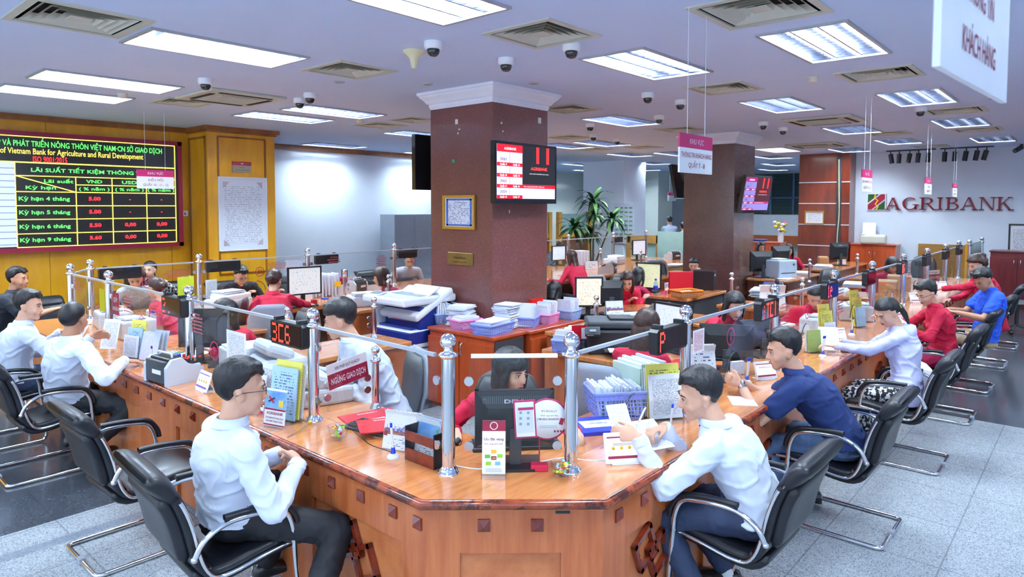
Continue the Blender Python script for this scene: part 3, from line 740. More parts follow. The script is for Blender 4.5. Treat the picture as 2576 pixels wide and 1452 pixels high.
def ceiling():
    X0, X1, Y0, Y1 = -3.2, XF, -3.0, YF
    xs = sorted({X0, X1} | {round(h[k], 4) for h in HOLES for k in (0, 1)}); ys = sorted({Y0, Y1} | {round(h[k], 4) for h in HOLES for k in (2, 3)})
    b = MB(); idx = {}
    def vi(x, y):
        if (x, y) not in idx: idx[(x, y)] = len(b.v); b.v.append((x, y, CEIL))
        return idx[(x, y)]
    k = b.mi(ceilm)
    for i in range(len(xs) - 1):
        for j in range(len(ys) - 1):
            cx, cy = (xs[i] + xs[i+1]) / 2, (ys[j] + ys[j+1]) / 2
            if any(h[0] < cx < h[1] and h[2] < cy < h[3] for h in HOLES): continue
            b.f.append((vi(xs[i], ys[j]), vi(xs[i], ys[j+1]), vi(xs[i+1], ys[j+1]), vi(xs[i+1], ys[j]))); b.m.append(k); b.sm.append(False)
    b.box((10.6, 5.8, CEIL + .35), (28, 17.8, .02), darkv)
    struct(b, 'ceiling')
ceiling()

def floor():
    b = MB(); X0, X1, Y0, Y1 = -3.2, XF, -3.0, YF
    # light granite in front, dark slate beyond the bands, one slab
    xs, ys = 7.38, 4.83
    b.quad((X0, Y0, 0), (xs, Y0, 0), (xs, ys, 0), (X0, ys, 0), granite)
    b.quad((xs, Y0, 0), (X1, Y0, 0), (X1, Y1, 0), (xs, Y1, 0), slate); b.quad((X0, ys, 0), (xs, ys, 0), (xs, Y1, 0), (X0, Y1, 0), slate)
    b.quad((X0, 4.47, .0008), (1.78, 4.47, .0008), (1.78, 4.56, .0008), (X0, 4.56, .0008), bandm)
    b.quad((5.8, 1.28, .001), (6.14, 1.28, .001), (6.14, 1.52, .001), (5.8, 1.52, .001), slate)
    b.quad((X0, Y0, -.1), (X0, Y1, -.1), (X1, Y1, -.1), (X1, Y0, -.1), slate)
    struct(b, 'floor')
floor()

def walls():
    b = MB(); b.box((.7, YW + .1, CEIL / 2), (7.8, .2, CEIL), ywood)
    for x in (1.35, 2.7, 4.3): b.box((x, YW - .001, CEIL / 2), (.006, .006, CEIL), yedge)
    struct(b, 'wall_left')
    b = MB(); b.box((.68, YW - .03, CEIL - .04), (7.76, .06, .08), yedge); struct(b, 'trim_1')
    # panelled timber pier
    b = MB(); b.box((5.125, 10.43, CEIL / 2), (1.09, .66, CEIL), ywood)
    for (x0, x1, z0, z1) in ((4.74, 5.5, .9, 3.0),):
        for (c, d) in (((x0, 10.095, (z0 + z1) / 2), (.025, .02, z1 - z0)), ((x1, 10.095, (z0 + z1) / 2), (.025, .02, z1 - z0)), (((x0 + x1) / 2, 10.095, z1), (x1 - x0, .02, .025)), (((x0 + x1) / 2, 10.095, z0), (x1 - x0, .02, .025))): b.box(c, d, yedge)
    for y in (10.16, 10.7): b.box((4.575, y, 1.55), (.02, .03, 2.9), yedge)
    b.box((4.575, 10.43, 2.98), (.02, .55, .03), yedge)
    struct(b, 'wall_pier')
    b = MB(); b.box((5.125, 10.4, CEIL - .03), (1.2, .74, .06), yedge); b.box((5.125, 10.42, CEIL - .075), (1.14, .7, .03), yedge); struct(b, 'trim_2')
    b = MB(); b.box((9.0, YWH + .1, CEIL / 2), (8.6, .2, CEIL), whitewall); struct(b, 'wall_white')
    b = MB(); b.box((4.7, 11.5, CEIL / 2), (.12, 1.2, CEIL), whitewall); struct(b, 'wall_return')
    b = MB(); b.box((9.0, YWH - .02, CEIL - .05), (8.6, .05, .1), yedge); struct(b, 'trim_3')
    b = MB(); b.box((5.73, YWH - .05, 1.2), (.06, .05, 2.4), yedge); struct(b, 'trim_4')
    # wall with the big letters
    b = MB(); b.box((XA + .1, .75, CEIL / 2), (.2, 7.4, CEIL), whitewall); struct(b, 'wall_right')
    b = MB(); b.box((9.0, -3.05, CEIL / 2), (15.4, .1, CEIL), whitewall); struct(b, 'wall_behind')
    # mahogany pier beside it
    b = MB(); b.box((16.4, 4.775, CEIL / 2), (.5, 1.09, CEIL), redwood)
    for z in (2.5, 2.02, 1.54, 1.06, .6): b.box((16.145, 4.775, z), (.012, 1.095, .018), whitep)
    b.box((16.14, 4.45, 1.7), (.03, .1, 2.8), darkp)
    struct(b, 'wall_pier_mahogany')
    b = MB(); b.box((XF - .05, 10.2, CEIL / 2), (.1, 9.6, CEIL), greenwall); struct(b, 'wall_far')
    b = MB(); b.box((18.8, YF - .05, CEIL / 2), (11.5, .1, CEIL), greenwall); struct(b, 'wall_far_left')
    b = MB(); b.box((20.7, 5.45, CEIL / 2), (7.8, .1, CEIL), whitewall); struct(b, 'wall_far_right')
walls()

def column(name, x0, y0, w, d, m, label, chips):
    t = thing(name, label, 'column', (x0 + w / 2, y0 + d / 2, 0))
    b = MB(); b.box((0, 0, (CEIL - .16) / 2), (w, d, CEIL - .16), m); b.build('shaft', t)
    # moulded cornice
    b = MB(); prof = [(.0, -.17), (.012, -.15), (.012, -.125), (.03, -.115), (.05, -.085), (.085, -.05), (.092, -.035), (.105, -.03), (.105, -.001), (0, -.001)]
    vs = []; n = len(prof)
    for sx, sy in ((-1, -1), (1, -1), (1, 1), (-1, 1)):
        for o, z in prof: vs.append((sx * (w / 2 + o), sy * (d / 2 + o), CEIL + z))
    fs = [(i * n + j, ((i + 1) % 4) * n + j, ((i + 1) % 4) * n + j + 1, i * n + j + 1) for i in range(4) for j in range(n - 1)]
    b.add(vs, fs, cornm); b.box((0, 0, CEIL - .09), (w + .002, d + .002, .17), cornm)
    b.build('cornice', t)
    return t
c1 = column('granite_column', 4.85, 4.52, .87, .9, granred, 'large square maroon granite column nearest the camera with a white cornice', 1)
c2 = column('granite_column', 10.6, 4.51, .83, .89, granbrn, 'brown granite column farther back right, behind the hanging information sign', 0)
# chips, junction plates on the near column
b = MB()
for (y, z, w, h) in ((5.02, 2.82, .04, .05), (4.98, 2.74, .02, .012), (5.0, 2.7, .012, .02)): b.box((0 - .438, y - 4.97, z), (.004, w, h), beige)
for (x, z, w, h) in ((4.98, 2.78, .02, .02), (5.0, 2.7, .012, .015), (5.58, 2.86, .05, .06), (5.06, 2.2, .01, .03), (5.1, 1.9, .008, .03)): b.box((x - 5.285, -.453, z), (w, .004, h), beige)
b.build('plaster_chips', c1)
b = MB(); b.lathe([(.0, 0), (.022, 0), (.022, .004), (0, .005)], tealp, 18); o = b.build('round_green_sticker', c1); o.rotation_euler = (0, -pi/2, 0); o.location = (-.436, 5.07 - 4.97, 2.42)

# ------------------------------------------------------------------ ceiling fixtures
def ceiling_light(solid=False, rows=3, cols=12):
    t = thing('ceiling_light', 'x', 'light', (0, 0, CEIL), 0, 'fluorescent ceiling lights')
    b = MB(); w, d = .6, .3
    for (c, s_) in (((0, d - .012, -.006), (1.2, .024, .018)), ((0, -d + .012, -.006), (1.2, .024, .018)), ((w - .012, 0, -.006), (.024, .552, .018)), ((-w + .012, 0, -.006), (.024, .552, .018))): b.box(c, s_, fixm)
    b.build('frame', t)
    b = MB()
    for sx in (-1, 1): b.box((sx * .578, 0, .05), (.006, .55, .1), refl)
    for sy in (-1, 1): b.box((0, sy * .278, .05), (1.15, .006, .1), refl)
    b.build('housing', t)
    b = MB(); b.box((0, 0, .1), (1.15, .55, .004), lampback); b.build('reflector', t)
    if not solid:
        for i in range(rows): b = MB(); b.tube([(-.56, -.183 + .183 * i, .075), (.56, -.183 + .183 * i, .075)], .016, lampm, 8); b.build('tube_lamp', t)
    b = MB()
    if solid: b.box((0, 0, .0), (1.15, .55, .004), emis('lit_diffuser', (1, 1, 1), 5)); b.build('diffuser', t)
    else:
        for i in range(1, rows): b.box((0, -.275 + .55 * i / rows, .022), (1.15, .012, .044), refl)
        for i in range(1, cols): b.box((-.575 + 1.15 * i / cols, 0, .022), (.004, .55, .04), refl)
        b.build('louvre', t)
    return t
L0 = ceiling_light(); L0s = ceiling_light(True)
near_lab = {0: 'large louvred ceiling light cut off by the top of the picture', 1: 'long louvred ceiling light at upper left, above the rate board', 8: 'bright white square-looking ceiling light at upper right', 9: 'louvred ceiling light right of the near column, beside a dome camera',
            2: 'louvred ceiling light high on the left, second row', 3: 'louvred ceiling light nearest the yellow wall on the left', 4: 'louvred ceiling light left of the column behind twin dome cameras', 5: 'louvred ceiling light above the timber pier',
            10: 'louvred ceiling light right of the hanging information sign', 11: 'louvred ceiling light at right below the blurred hanging sign', 12: 'louvred ceiling light just right of the near column', 13: 'louvred ceiling light above the big wall letters, left one',
            18: 'louvred ceiling light at far right above the wall letters', 20: 'plain glowing panel light beside the brown column', 6: 'ceiling light over the white wall behind the timber pier', 16: 'small ceiling light left of the wall letters, nearer one', 17: 'small ceiling light left of the wall letters, farther one', 19: 'ceiling light just above the mahogany pier'}
used = [0, 0]
def pix(x, y, z):
    q = RW @ (V((x, y, z)) - V((0, 0, CZ))); return (1288 + F_PX * q.x / -q.z, CY_PX - F_PX * q.y / -q.z) if q.z < 0 else (-999, 0)
ORD = ['first', 'second', 'third', 'fourth', 'fifth', 'sixth', 'seventh', 'eighth', 'ninth', 'tenth', 'eleventh', 'twelfth', 'thirteenth', 'fourteenth', 'fifteenth', 'sixteenth']
def spread(pts, noun):
    zones = ((-50, 1081, 'left of the near column'), (1081, 1377, 'behind the near column'), (1377, 1719, 'between the two columns'), (1719, 1900, 'behind the brown column'), (1900, 2700, 'right of the brown column')); out = {}
    for a, b_, w in zones:
        g_ = sorted((pix(*p, CEIL)[0], i) for i, p in pts if a <= pix(*p, CEIL)[0] < b_ and pix(*p, CEIL)[1] > -60)
        for k, (_, i) in enumerate(g_): out[i] = f'{noun} in the ceiling {w}' + (f', {ORD[k]} from the left' if len(g_) > 1 else '')
    return out
far_l = spread([(i, p) for i, p in enumerate(LIGHTS) if i not in near_lab and p[0] > 6], 'small distant louvred light'); far_v = spread([(i, p[:2]) for i, p in enumerate(VENTS) if i >= 11], 'distant air vent')
for i, (x, y) in enumerate(LIGHTS):
    lab = near_lab.get(i, far_l.get(i, 'louvred ceiling light outside the picture'))
    s_ = (x, y) in SOLID; src = L0s if s_ else L0
    if not used[s_]: used[s_] = 1; o = src; o.location = (x, y, CEIL); o['label'] = lab
    else: o = dup(src, (x, y, CEIL), 0, lab)
def vent():
    t = thing('ceiling_vent', 'x', 'air vent', (0, 0, CEIL), 0, 'square ceiling air vents')
    b = MB(); w = .3
    for q in ((0, w - .022, 0, 1), (0, -w + .022, 0, 1), (w - .022, 0, 1, 0), (-w + .022, 0, 1, 0)):
        b.box((q[0], q[1], -.004), (.6 if q[3] else .044, .044 if q[3] else .512, .012), ventm)
    b.build('frame', t)
    b = MB(); b.box((0, 0, .06), (.52, .52, .004), darkv); b.build('backing', t)
    b = MB()
    for k, r in enumerate((.235, .19, .145, .1)):
        for a in range(4):
            M = Matrix.Rotation(a * pi / 2, 4, 'Z'); r2 = r - .05
            P = [(-r, -r, -.006), (r, -r, -.006), (r2, -r2, .035), (-r2, -r2, .035)]; P2 = [(p[0], p[1] + .003, p[2] + .003) for p in P]
            b.add([(M @ V(p))[:] for p in P + P2], [(0, 3, 2, 1), (4, 5, 6, 7), (0, 1, 5, 4), (2, 3, 7, 6)], ventm)
    b.box((0, 0, -.002), (.11, .11, .006), ventm); b.build('louvre_rings', t)
    return t
v0 = vent()
vlab = ['big square air vent at the top left corner with bent louvres', 'square air vent above the rate board', 'square air vent left of the near column', 'large square air vent above the near column beside the dome cameras', 'square air vent cut off by the top of the picture', 'square air vent behind the small detector, above the white wall', 'square air vent half hidden by the near column',
        'square air vent against the right side of the near column', 'square air vent at upper right with broken louvres', 'square air vent behind the hanging wires of the information sign', 'distant air vent between the two columns, nearest the information sign']
for i, (x, y, w) in enumerate(VENTS):
    lab = vlab[i] if i < len(vlab) else far_v.get(i, 'square air vent hidden from view')
    o = v0 if i == 0 else dup(v0, (0, 0, 0), 0, lab); o.location = (x, y, CEIL); o.scale = (w / .6, w / .6, 1); o['label'] = lab
def cassette(x, y, w, lab):
    t = thing('ceiling_air_conditioner', lab, 'air conditioner', (x, y, CEIL), 0, 'ceiling air conditioners')
    b = MB(); b.box((0, 0, -.015), (w, w * 1.05, .03), ventm, bev=.01); b.build('panel', t)
    b = MB(); b.box((0, 0, -.034), (w * .56, w * .62, .008), plain('grille_grey', S(170, 172, 166), .6)); 
    for k in range(14): b.box((-w * .26 + w * .52 * k / 13, 0, -.04), (.008, w * .58, .006), ventm)
    b.build('grille', t)
    for k, (dx, dy, a, c) in enumerate(((0, .41, w * .7, .05), (0, -.41, w * .7, .05), (.38, 0, .05, w * .6), (-.38, 0, .05, w * .6))):
        b = MB(); b.box((dx * w, dy * w, -.032), (a, c, .006), darkv); b.build('air_slot', t)
for (x, y, w), l in zip(ACS, ('ceiling cassette air conditioner at upper left behind a dome camera', 'ceiling cassette air conditioner at upper right', 'far ceiling cassette air conditioner above the mahogany pier')): cassette(x, y, w, l)
def dome(x, y, lab, s=1):
    t = thing('dome_camera', lab, 'security camera', (x, y, CEIL), 0, 'white dome security cameras'); t.scale = (s, s, s)
    b = MB(); b.lathe([(.066, 0), (.068, -.03), (.062, -.052), (.05, -.056), (0, -.056)][::-1], whitep, 24); b.build('housing', t)
    b = MB(); b.lathe([(.046, -.054), (.047, -.07), (.04, -.09), (.026, -.104), (0, -.11)][::-1], plain('smoked_dome', (.02, .02, .024), .06, coat=.5), 20); b.build('smoked_dome', t)
    return t
dl = ['dome camera beside the cream bell-shaped antenna', 'dome camera directly above the near column', 'dome camera at the corner of the vent, right of the near column', 'dome camera in front of the ceiling air conditioner at left', 'nearer of the twin dome cameras by the left louvred light', 'farther of the twin dome cameras by the left louvred light', 'dome camera left of the hanging sign wires', 'dome camera touching the left hanging wire of the information sign', 'dome camera above the distant light left of the information sign',
      'dome camera just right of the near column', 'small dome camera below another, right of the near column', 'small distant dome camera left of the information sign', 'dome camera right of the brown column, left one', 'dome camera right of the brown column, right one', 'dome camera by the vent at far right']
d0 = None
for (x, y), l in zip([(3.34, 3.7), (4.1, 3.67), (4.05, 2.98), (2.9, 6.4), (4.12, 6.78), (4.0, 6.38), (6.32, 3.65), (6.99, 3.62), (8.0, 4.45), (8.12, 5.63), (9.37, 6.43), (10.25, 6.52), (9.56, 3.66), (10.43, 3.69), (9.37, 1.69)], dl):
    if d0 is None: d0 = dome(x, y, l)
    else: dup(d0, (x, y, CEIL), 0, l)
for (x, y), l in zip([(2.7, 7.93), (6.54, 2.05), (5.72, 7.87)], ('small round smoke detector at the end of the leftmost ceiling light', 'small round smoke detector between the vents at upper right', 'small round smoke detector above the white wall')):
    b = MB(); b.lathe([(0, -.045), (.03, -.045), (.045, -.035), (.045, -.012), (.052, -.01), (.052, 0)], beige, 20); o = b.build('smoke_detector', loc=(x, y, CEIL)); tag(o, l, 'smoke detector', 'round smoke detectors')
b = MB(); b.lathe([(0, -.135), (.018, -.13), (.025, -.11), (.035, -.06), (.06, -.03), (.085, -.015), (.088, 0)], plain('cream_plastic', S(222, 216, 178), .5), 28); tag(b.build('ceiling_antenna', loc=(3.44, 4.03, CEIL)), 'cream bell-shaped antenna on the ceiling beside a dome camera', 'antenna')
for (x, y), l in zip([(3.82, 5.58), (4.45, 5.01), (9.14, .94), (5.1, 4.2)], ('flush speaker ring left of the near column, farther one', 'flush speaker ring left of the near column, nearer one', 'flush speaker ring at far right under the blurred sign', 'tiny flush ring above the near column')):
    b = MB(); b.lathe([(.0, -.004), (.03, -.004), (.032, -.008), (.05, -.008), (.052, 0)], fixm, 24); tag(b.build('ceiling_speaker', loc=(x, y, CEIL)), l, 'speaker', 'flush round speakers')
# black track spotlights in front of the lettered wall
def spot(y, tilt, lab):
    t = thing('spotlight', lab, 'spotlight', (16.2, y, CEIL), 0, 'black spotlights above the wall letters')
    b = MB(); b.box((0, 0, -.012), (.05, .2, .024), blackp); b.tube([(0, .02, -.02), (0, .02, -.09)], .012, blackp, 8); b.build('mount', t)
    b = MB(); b.T = Matrix.Translation((0, .02, -.08)) @ Matrix.Rotation(R(tilt), 4, 'X'); b.tube([(0, 0, 0), (0, 0, -.2)], .045, blackp, 14); b.build('barrel', t)
ords = ['first', 'second', 'third', 'fourth', 'fifth', 'sixth', 'seventh', 'eighth', 'ninth', 'tenth']
for i, (p, tl) in enumerate(zip((2243, 2265, 2292, 2314, 2340, 2380, 2406, 2434, 2462, 2485), (-10, 2, 8, 6, 5, 2, 3, 8, 10, 14))): spot(atx(p, 385, 16.2).y, tl, ords[i] + ' black spotlight from the left in the row above the wall letters')
b = MB(); b.box((0, 0, -.03), (.05, .05, .06), darkp); b.tube([(0, 0, -.06), (-.1, .1, -.14)], .045, darkp, 12); tag(b.build('bullet_camera', loc=(atx(2570, 372, 16.1).x, atx(2570, 372, 16.1).y, CEIL)), 'dark bullet camera at the right edge under the ceiling', 'security camera')
# ------------------------------------------------------------------ the counter island
topm = wood('counter_top_veneer', S(194, 112, 58), S(224, 150, 94), .16, .6, (1, 6, 1), 4, worn=None)
edgem = wood('worn_lacquered_edge', S(110, 36, 14), S(176, 78, 30), .24, .5, (2, 2, 2), 5, worn=S(78, 26, 14))
frontm = wood('counter_front_veneer', S(168, 82, 40), S(204, 118, 68), .32, .35, (5, 5, .5), 4)
frontm2 = wood('counter_inset_veneer', S(176, 92, 48), S(210, 128, 76), .32, .35, (3, 3, 3), 3)
studm = wood('dark_stud_wood', S(92, 26, 12), S(140, 48, 24), .25, .6, (3, 3, 3), 5)
deskwood = wood('desk_veneer', S(150, 70, 36), S(190, 102, 58), .25, .4, (1, 5, 1), 4)
darkdesk = wood('dark_desk_panel', S(70, 28, 18), S(110, 50, 32), .3, .4, (3, 3, .4), 4)
redcab = wood('red_cabinet_veneer', S(172, 66, 30), S(198, 88, 46), .28, .4, (4, 4, .4), 4)

def edge_strip(b, pts, z, r=.028, m=None):
    b.tube([(x, y, z) for x, y in pts], r, m or edgem, 10, flat=1.0)
def stud(t, p, n, s=.052):
    """pyramid stud with its own frame on a front face with normal n"""
    n = V(n); u = V((-n.y, n.x, 0)); w = V((0, 0, 1)); p = V(p); h = s / 2; b = MB()
    q = [p + u * a * h + w * c * h for a, c in ((-1, -1), (1, -1), (1, 1), (-1, 1))]; q2 = [p + u * a * h + w * c * h + n * .008 for a, c in ((-1, -1), (1, -1), (1, 1), (-1, 1))]; tp = p + n * .028
    b.add([v[:] for v in q + q2 + [tp]], [(0, 1, 5, 4), (1, 2, 6, 5), (2, 3, 7, 6), (3, 0, 4, 7), (4, 5, 8), (5, 6, 8), (6, 7, 8), (7, 4, 8)], studm); b.build('stud', t)
def sqframe(t, p, n, s, rot=0, w=.022, th=.022):
    n = V(n); u = V((-n.y, n.x, 0)); z = V((0, 0, 1)); p = V(p); M = Matrix.Rotation(R(rot), 2)
    U = u * cos(R(rot)) + z * sin(R(rot)); Z = z * cos(R(rot)) - u * sin(R(rot)); b = MB(); h = s / 2
    for a0, b0, a1, b1 in ((-h, -h, h, -h + w), (-h, h - w, h, h), (-h, -h, -h + w, h), (h - w, -h, h, h)):
        b.extr([(a0, b0), (a1, b0), (a1, b1), (a0, b1)], p, U, Z, n, th, studm)
    b.build('square_moulding', t)
def face(t, p0, p1, zt=.71, insets=(), studs=(), motifs=()):
    """front face from p0 to p1 (walking so that outward normal is to the right hand)"""
    p0, p1 = V((*p0, 0)), V((*p1, 0)); d = p1 - p0; L = d.length; u = d / L; n = V((u.y, -u.x, 0)); th = .02
    b = MB()
    b.extr([(0, .52), (L, .52), (L, zt), (0, zt)], p0, u, (0, 0, 1), -n, th, frontm)
    xs = [0] + [q for a in insets for q in a] + [L]
    for i in range(0, len(xs), 2):
        if xs[i + 1] - xs[i] > .01: b.extr([(xs[i], 0), (xs[i+1], 0), (xs[i+1], .52), (xs[i], .52)], p0, u, (0, 0, 1), -n, th, frontm)
    b.build('front_panel', t)
    for a, c in insets:
        b = MB(); m = (a + c) / 2
        b.extr([(a, .02), (c, .02), (c, .52), (a, .52)], p0 - n * .022, u, (0, 0, 1), -n, .012, frontm2); b.build('inset_panel', t)
    for s in studs: stud(t, p0 + u * s + V((0, 0, .64)), n)
    for c in motifs:
        q = p0 + u * c - n * .018
        sqframe(t, q + V((0, 0, .40)) - u * .06, n, .16, 24); sqframe(t, q + V((0, 0, .33)) + u * .06, n, .16, 24); sqframe(t, q + V((0, 0, .365)), n, .07, 24, .014, .026)
def screwcaps(t, pts):
    b = MB()
    for p in pts: b.ell(p, (.006, .006, .006), steel, 8, 6)
    o = b.build('screw_caps', t); o['kind'] = 'stuff'

# corner unit
XL, YR, XI, YI = 1.775, 1.49, 2.46, 2.2
t = thing('corner_counter', 'honey wood corner counter with chamfered front and pyramid studs, nearest the camera', 'counter')
outer = [(XL, 3.2), (XL, 2.045), (2.275, YR), (3.5, YR)]; inner = [(3.5, YI), (2.72, YI), (XI, 2.42), (XI, 3.2)]
b = MB(); b.prism((outer + inner)[::-1][::-1], DESK - .045, DESK, topm); b.build('worktop', t)
b = MB(); edge_strip(b, outer, DESK - .02, .022); b.build('edge_moulding', t)
g = .024
F0 = [(XL + g, 3.2), (XL + g, 2.045 + .02), (2.275 + .02, YR + g), (3.5, YR + g)]
face(t, F0[0], F0[1], insets=[(.3, 1.0)], studs=[.25, .48, .71, .94, 1.1], motifs=[.66])
face(t, F0[1], F0[2], insets=[(.15, .57)], studs=[.25, .47])
face(t, F0[2], F0[3], insets=[(.2, .95)], studs=[.12, .33, .56, .79, 1.02], motifs=[.42])
b = MB(); b.box((2.52, 2.2, .36), (.02, .0, .0), studm)
nn = V((F0[2][1] - F0[1][1], F0[1][0] - F0[2][0], 0)).normalized(); u = V((-nn.y, nn.x, 0)); p = V((*F0[2], .706)) + V((*F0[1], 0)) * 0
b = MB(); b.box((2.175, 1.63, .70), (.06, .004, .014), blackp, rz=atan2(F0[2][1] - F0[1][1], F0[2][0] - F0[1][0])); b.build('serial_plate', t)
b = MB()
for k, (a, z) in enumerate(((.07, .33), (.62, .33))):
    q = V((*F0[1], 0)).lerp(V((*F0[2], 0)), a / .71) + V((0, 0, z)); b = MB(); b.ell(q[:], (.008, .008, .008), steel, 10, 6); b.build('screw_cap', t)

def run(axis, a0, a1, label, yb=7.0):
    t = thing('service_counter', label, 'counter', (0, 0, 0), 0, 'service counter runs')
    L = a1 - a0
    if axis == 'L': top = [(XL, a0), (XI, a0), (XI, a1), (XL, a1)]; ed = [(XL, a1), (XL, a0)]; f = ((XL + g, a1), (XL + g, a0))
    elif axis == 'R': top = [(a0, YR), (a1, YR), (a1, YI), (a0, YI)]; ed = [(a0, YR), (a1, YR)]; f = ((a0, YR + g), (a1, YR + g))
    else: top = [(a0, yb), (a1, yb), (a1, 8.28), (a0, 8.28)]; ed = [(a1, 8.28), (a0, 8.28)]; f = ((a1, 8.235), (a0, 8.235))
    b = MB(); b.prism(top, DESK - .045, DESK, topm); b.build('worktop', t)
    b = MB(); edge_strip(b, ed, DESK - .02, .022); b.build('edge_moulding', t)
    k = max(1, round(L / .236)); st = [(i + .5) * L / k for i in range(k)]; kk = max(1, round(L / 1.45)); w = L / kk
    face(t, *f, insets=[(i * w + .3, (i + 1) * w - .3) for i in range(kk)], studs=st if axis != 'B' else [], motifs=[(i + .5) * w for i in range(kk)] if axis != 'B' else [])
run('L', 3.2, 6.4, 'left run of the wooden counter where two men in white shirts sit')
run('L', 6.4, 8.28, 'far left end of the wooden counter, below the rate board')
run('R', 3.5, 7.7, 'right run of the wooden counter beside the man in navy polo')
run('R', 7.7, 13.4, 'far right run of the wooden counter below the wall letters')
run('B', 2.46, 7.9, 'back run of the wooden counter in front of the timber pier')
run('B', 7.9, 14.0, 'farthest counter run, in front of the potted plant', 6.4)

# posts
def post(x, y, h=1.356, r=.0305, label='', z0=DESK, big=True, first={}):
    k = (round(h, 2), r, z0)
    if k not in first:
        t = thing('chrome_post', label, 'post', (x, y, z0), 0, 'chrome posts with ball tops' if big else 'short chrome partition posts')
        H = h - z0; s = r / .0305
        b = MB(); b.lathe([(.049 * s, 0), (.049 * s, .008), (.042 * s, .012), (.042 * s, .02), (.034 * s, .028), (r, .034)], chrome, 28); b.build('base_flange', t)
        b = MB(); b.lathe([(r, .03), (r, H - .075)], plain('post_steel', (.7, .71, .74), .12, 1, var=.03), 28); b.build('tube', t)
        b = MB(); b.lathe([(r, H - .076), (.045 * s, H - .066), (.046 * s, H - .058), (.034 * s, H - .05), (.02 * s, H - .046), (.02 * s, H - .03)], chrome, 28); b.build('neck_ring', t)
        b = MB(); b.ell((0, 0, H), (.037 * s,) * 3, chrome, 28, 18); b.build('ball', t)
        first[k] = t; return t
    return dup(first[k], (x, y, z0), 0, label)
PR = [3.54, 4.93, 6.37, 7.7, 9.16, 10.6, 12.04, 13.3]; PL = [3.27, 4.85, 6.46, 7.5]; PB = [2.36, 3.49, 4.93, 6.39, 7.85, 9.3, 10.77, 12.4, 13.8]
post(2.04, 2.17, label='chrome post left of the corner monitor, nearest the camera'); post(2.42, 1.77, label='chrome post right of the corner monitor')
for i, y in enumerate(PL): post(2.05, y, label=('chrome post beside the large red number display on the left run', 'chrome post beside the white money counter', 'chrome post left of the maroon counter notice', 'chrome post at the far left corner of the glass')[i])
for i, x in enumerate(PR): post(x, 1.78, label=('chrome post beside the display showing P', 'chrome post beside the display above the man in navy polo', 'chrome post beside the third display on the right run', 'chrome post above the woman in the lavender hoodie', 'chrome post above the short-haired woman in red', 'chrome post sixth along the right run', 'chrome post seventh along the right run', 'chrome post ending the right run')[i])
for i, x in enumerate(PB): post(x, 7.97, label=('chrome post at the left end of the back glass', 'chrome post in front of the timber pier', 'chrome post in front of the white wall', 'chrome post left of the near column in the back row', 'chrome post hidden behind the near column', 'chrome post just right of the near column in the back row', 'chrome post left of the potted plant in the back row', 'chrome post below the potted plant in the back row', 'farthest chrome post of the back row')[i])
SP = [(2.42, 3.2, 'short post beside the maroon sorry sign'), (2.88, 4.97, 'short post behind the big number display'), (3.72, 4.93, 'short post beside the seated teller in white'), (5.06, 6.42, 'short post in front of the photocopier lid'), (5.08, 7.35, 'short post beside the distant maroon sign on the left'), (5.17, 3.5, 'short post behind the black printer'), (8.1, 3.46, 'short post in front of the brown column'), (8.08, 2.6, 'short post behind the display above the navy polo man'),
      (11.0, 6.46, 'far short post beside the distant monitor'), (11.0, 7.36, 'far short post beside the distant maroon sign'), (11.05, 3.45, 'short post by the grey printer at right'), (12.8, 3.2, 'tall thin post in front of the red cabinet')]
for x, y, l in SP: post(x, y, 1.107, .0215, 'small ball-topped ' + l, big=False)
post(13.82, 1.7, 1.356, .0300, 'chrome post carrying the narrow wood panel at far right', 0); post(15.2, 1.68, 1.356, .0300, 'chrome post at the end of the green glass screen', 0)

def pane(p0, p1, label, z0=.8, z1=1.285, arch=1, mat=None, name='glass_screen', group='glass screens on the counter', rail=None or plain('rail_steel', S(196, 204, 218), .3, .4), stickers=None, railw=1):
    p0, p1 = V((*p0, 0)), V((*p1, 0)); d = p1 - p0; L = d.length; u = d / L; n = V((u.y, -u.x, 0))
    t = thing(name, label, 'glass screen', (p0 + p1) / 2, 0, group); o = -u * L / 2
    e = .035; poly = [(e, z0)]
    if arch:
        c = L * .5; w = .11 if arch == 1 else .1
        poly += [(c - w, z0)] + [(c - w * cos(pi * k / 14), z0 + .09 + w * 1.05 * sin(pi * k / 14)) for k in range(15)] + [(c + w, z0)]
    poly += [(L - e, z0), (L - e, z1 - .0), (e, z1)]
    b = MB(); b.extr(poly, o + n * .004, u, (0, 0, 1), -n, .008, mat or glass); b.build('pane', t)
    if arch:
        b = MB(); c = L * .5; b.tube([(o + u * (c - w * cos(pi * k / 14)) + V((0, 0, z0 + .09 + w * 1.05 * sin(pi * k / 14))))[:] for k in range(8)], .004, plain('dark_green_glass_edge', (.02, .06, .05), .15), 6); b.build('arch_edge', t)
    if rail:
        b = MB(); b.extr([(e + .01, z1 - .004), (L * railw - e, z1 - .004), (L * railw - e, z1 + .012), (e + .01, z1 + .012)], o + n * .008, u, (0, 0, 1), -n, .016, rail); b.build('top_rail', t)
    for a in (e, L - e):
        for z in (z0 + .08, z1 - .11):
            b = MB(); q = o + u * a + V((0, 0, z)); b.T = Matrix.Translation(q) @ Matrix.Rotation(atan2(u.y, u.x), 4, 'Z') @ Matrix.Rotation(pi/2, 4, 'X'); b.lathe([(.021, -.006), (.021, .006)], steel, 20); b.build('glass_clip', t)
    if stickers: stickers(t, o, u, n, L)
    return t
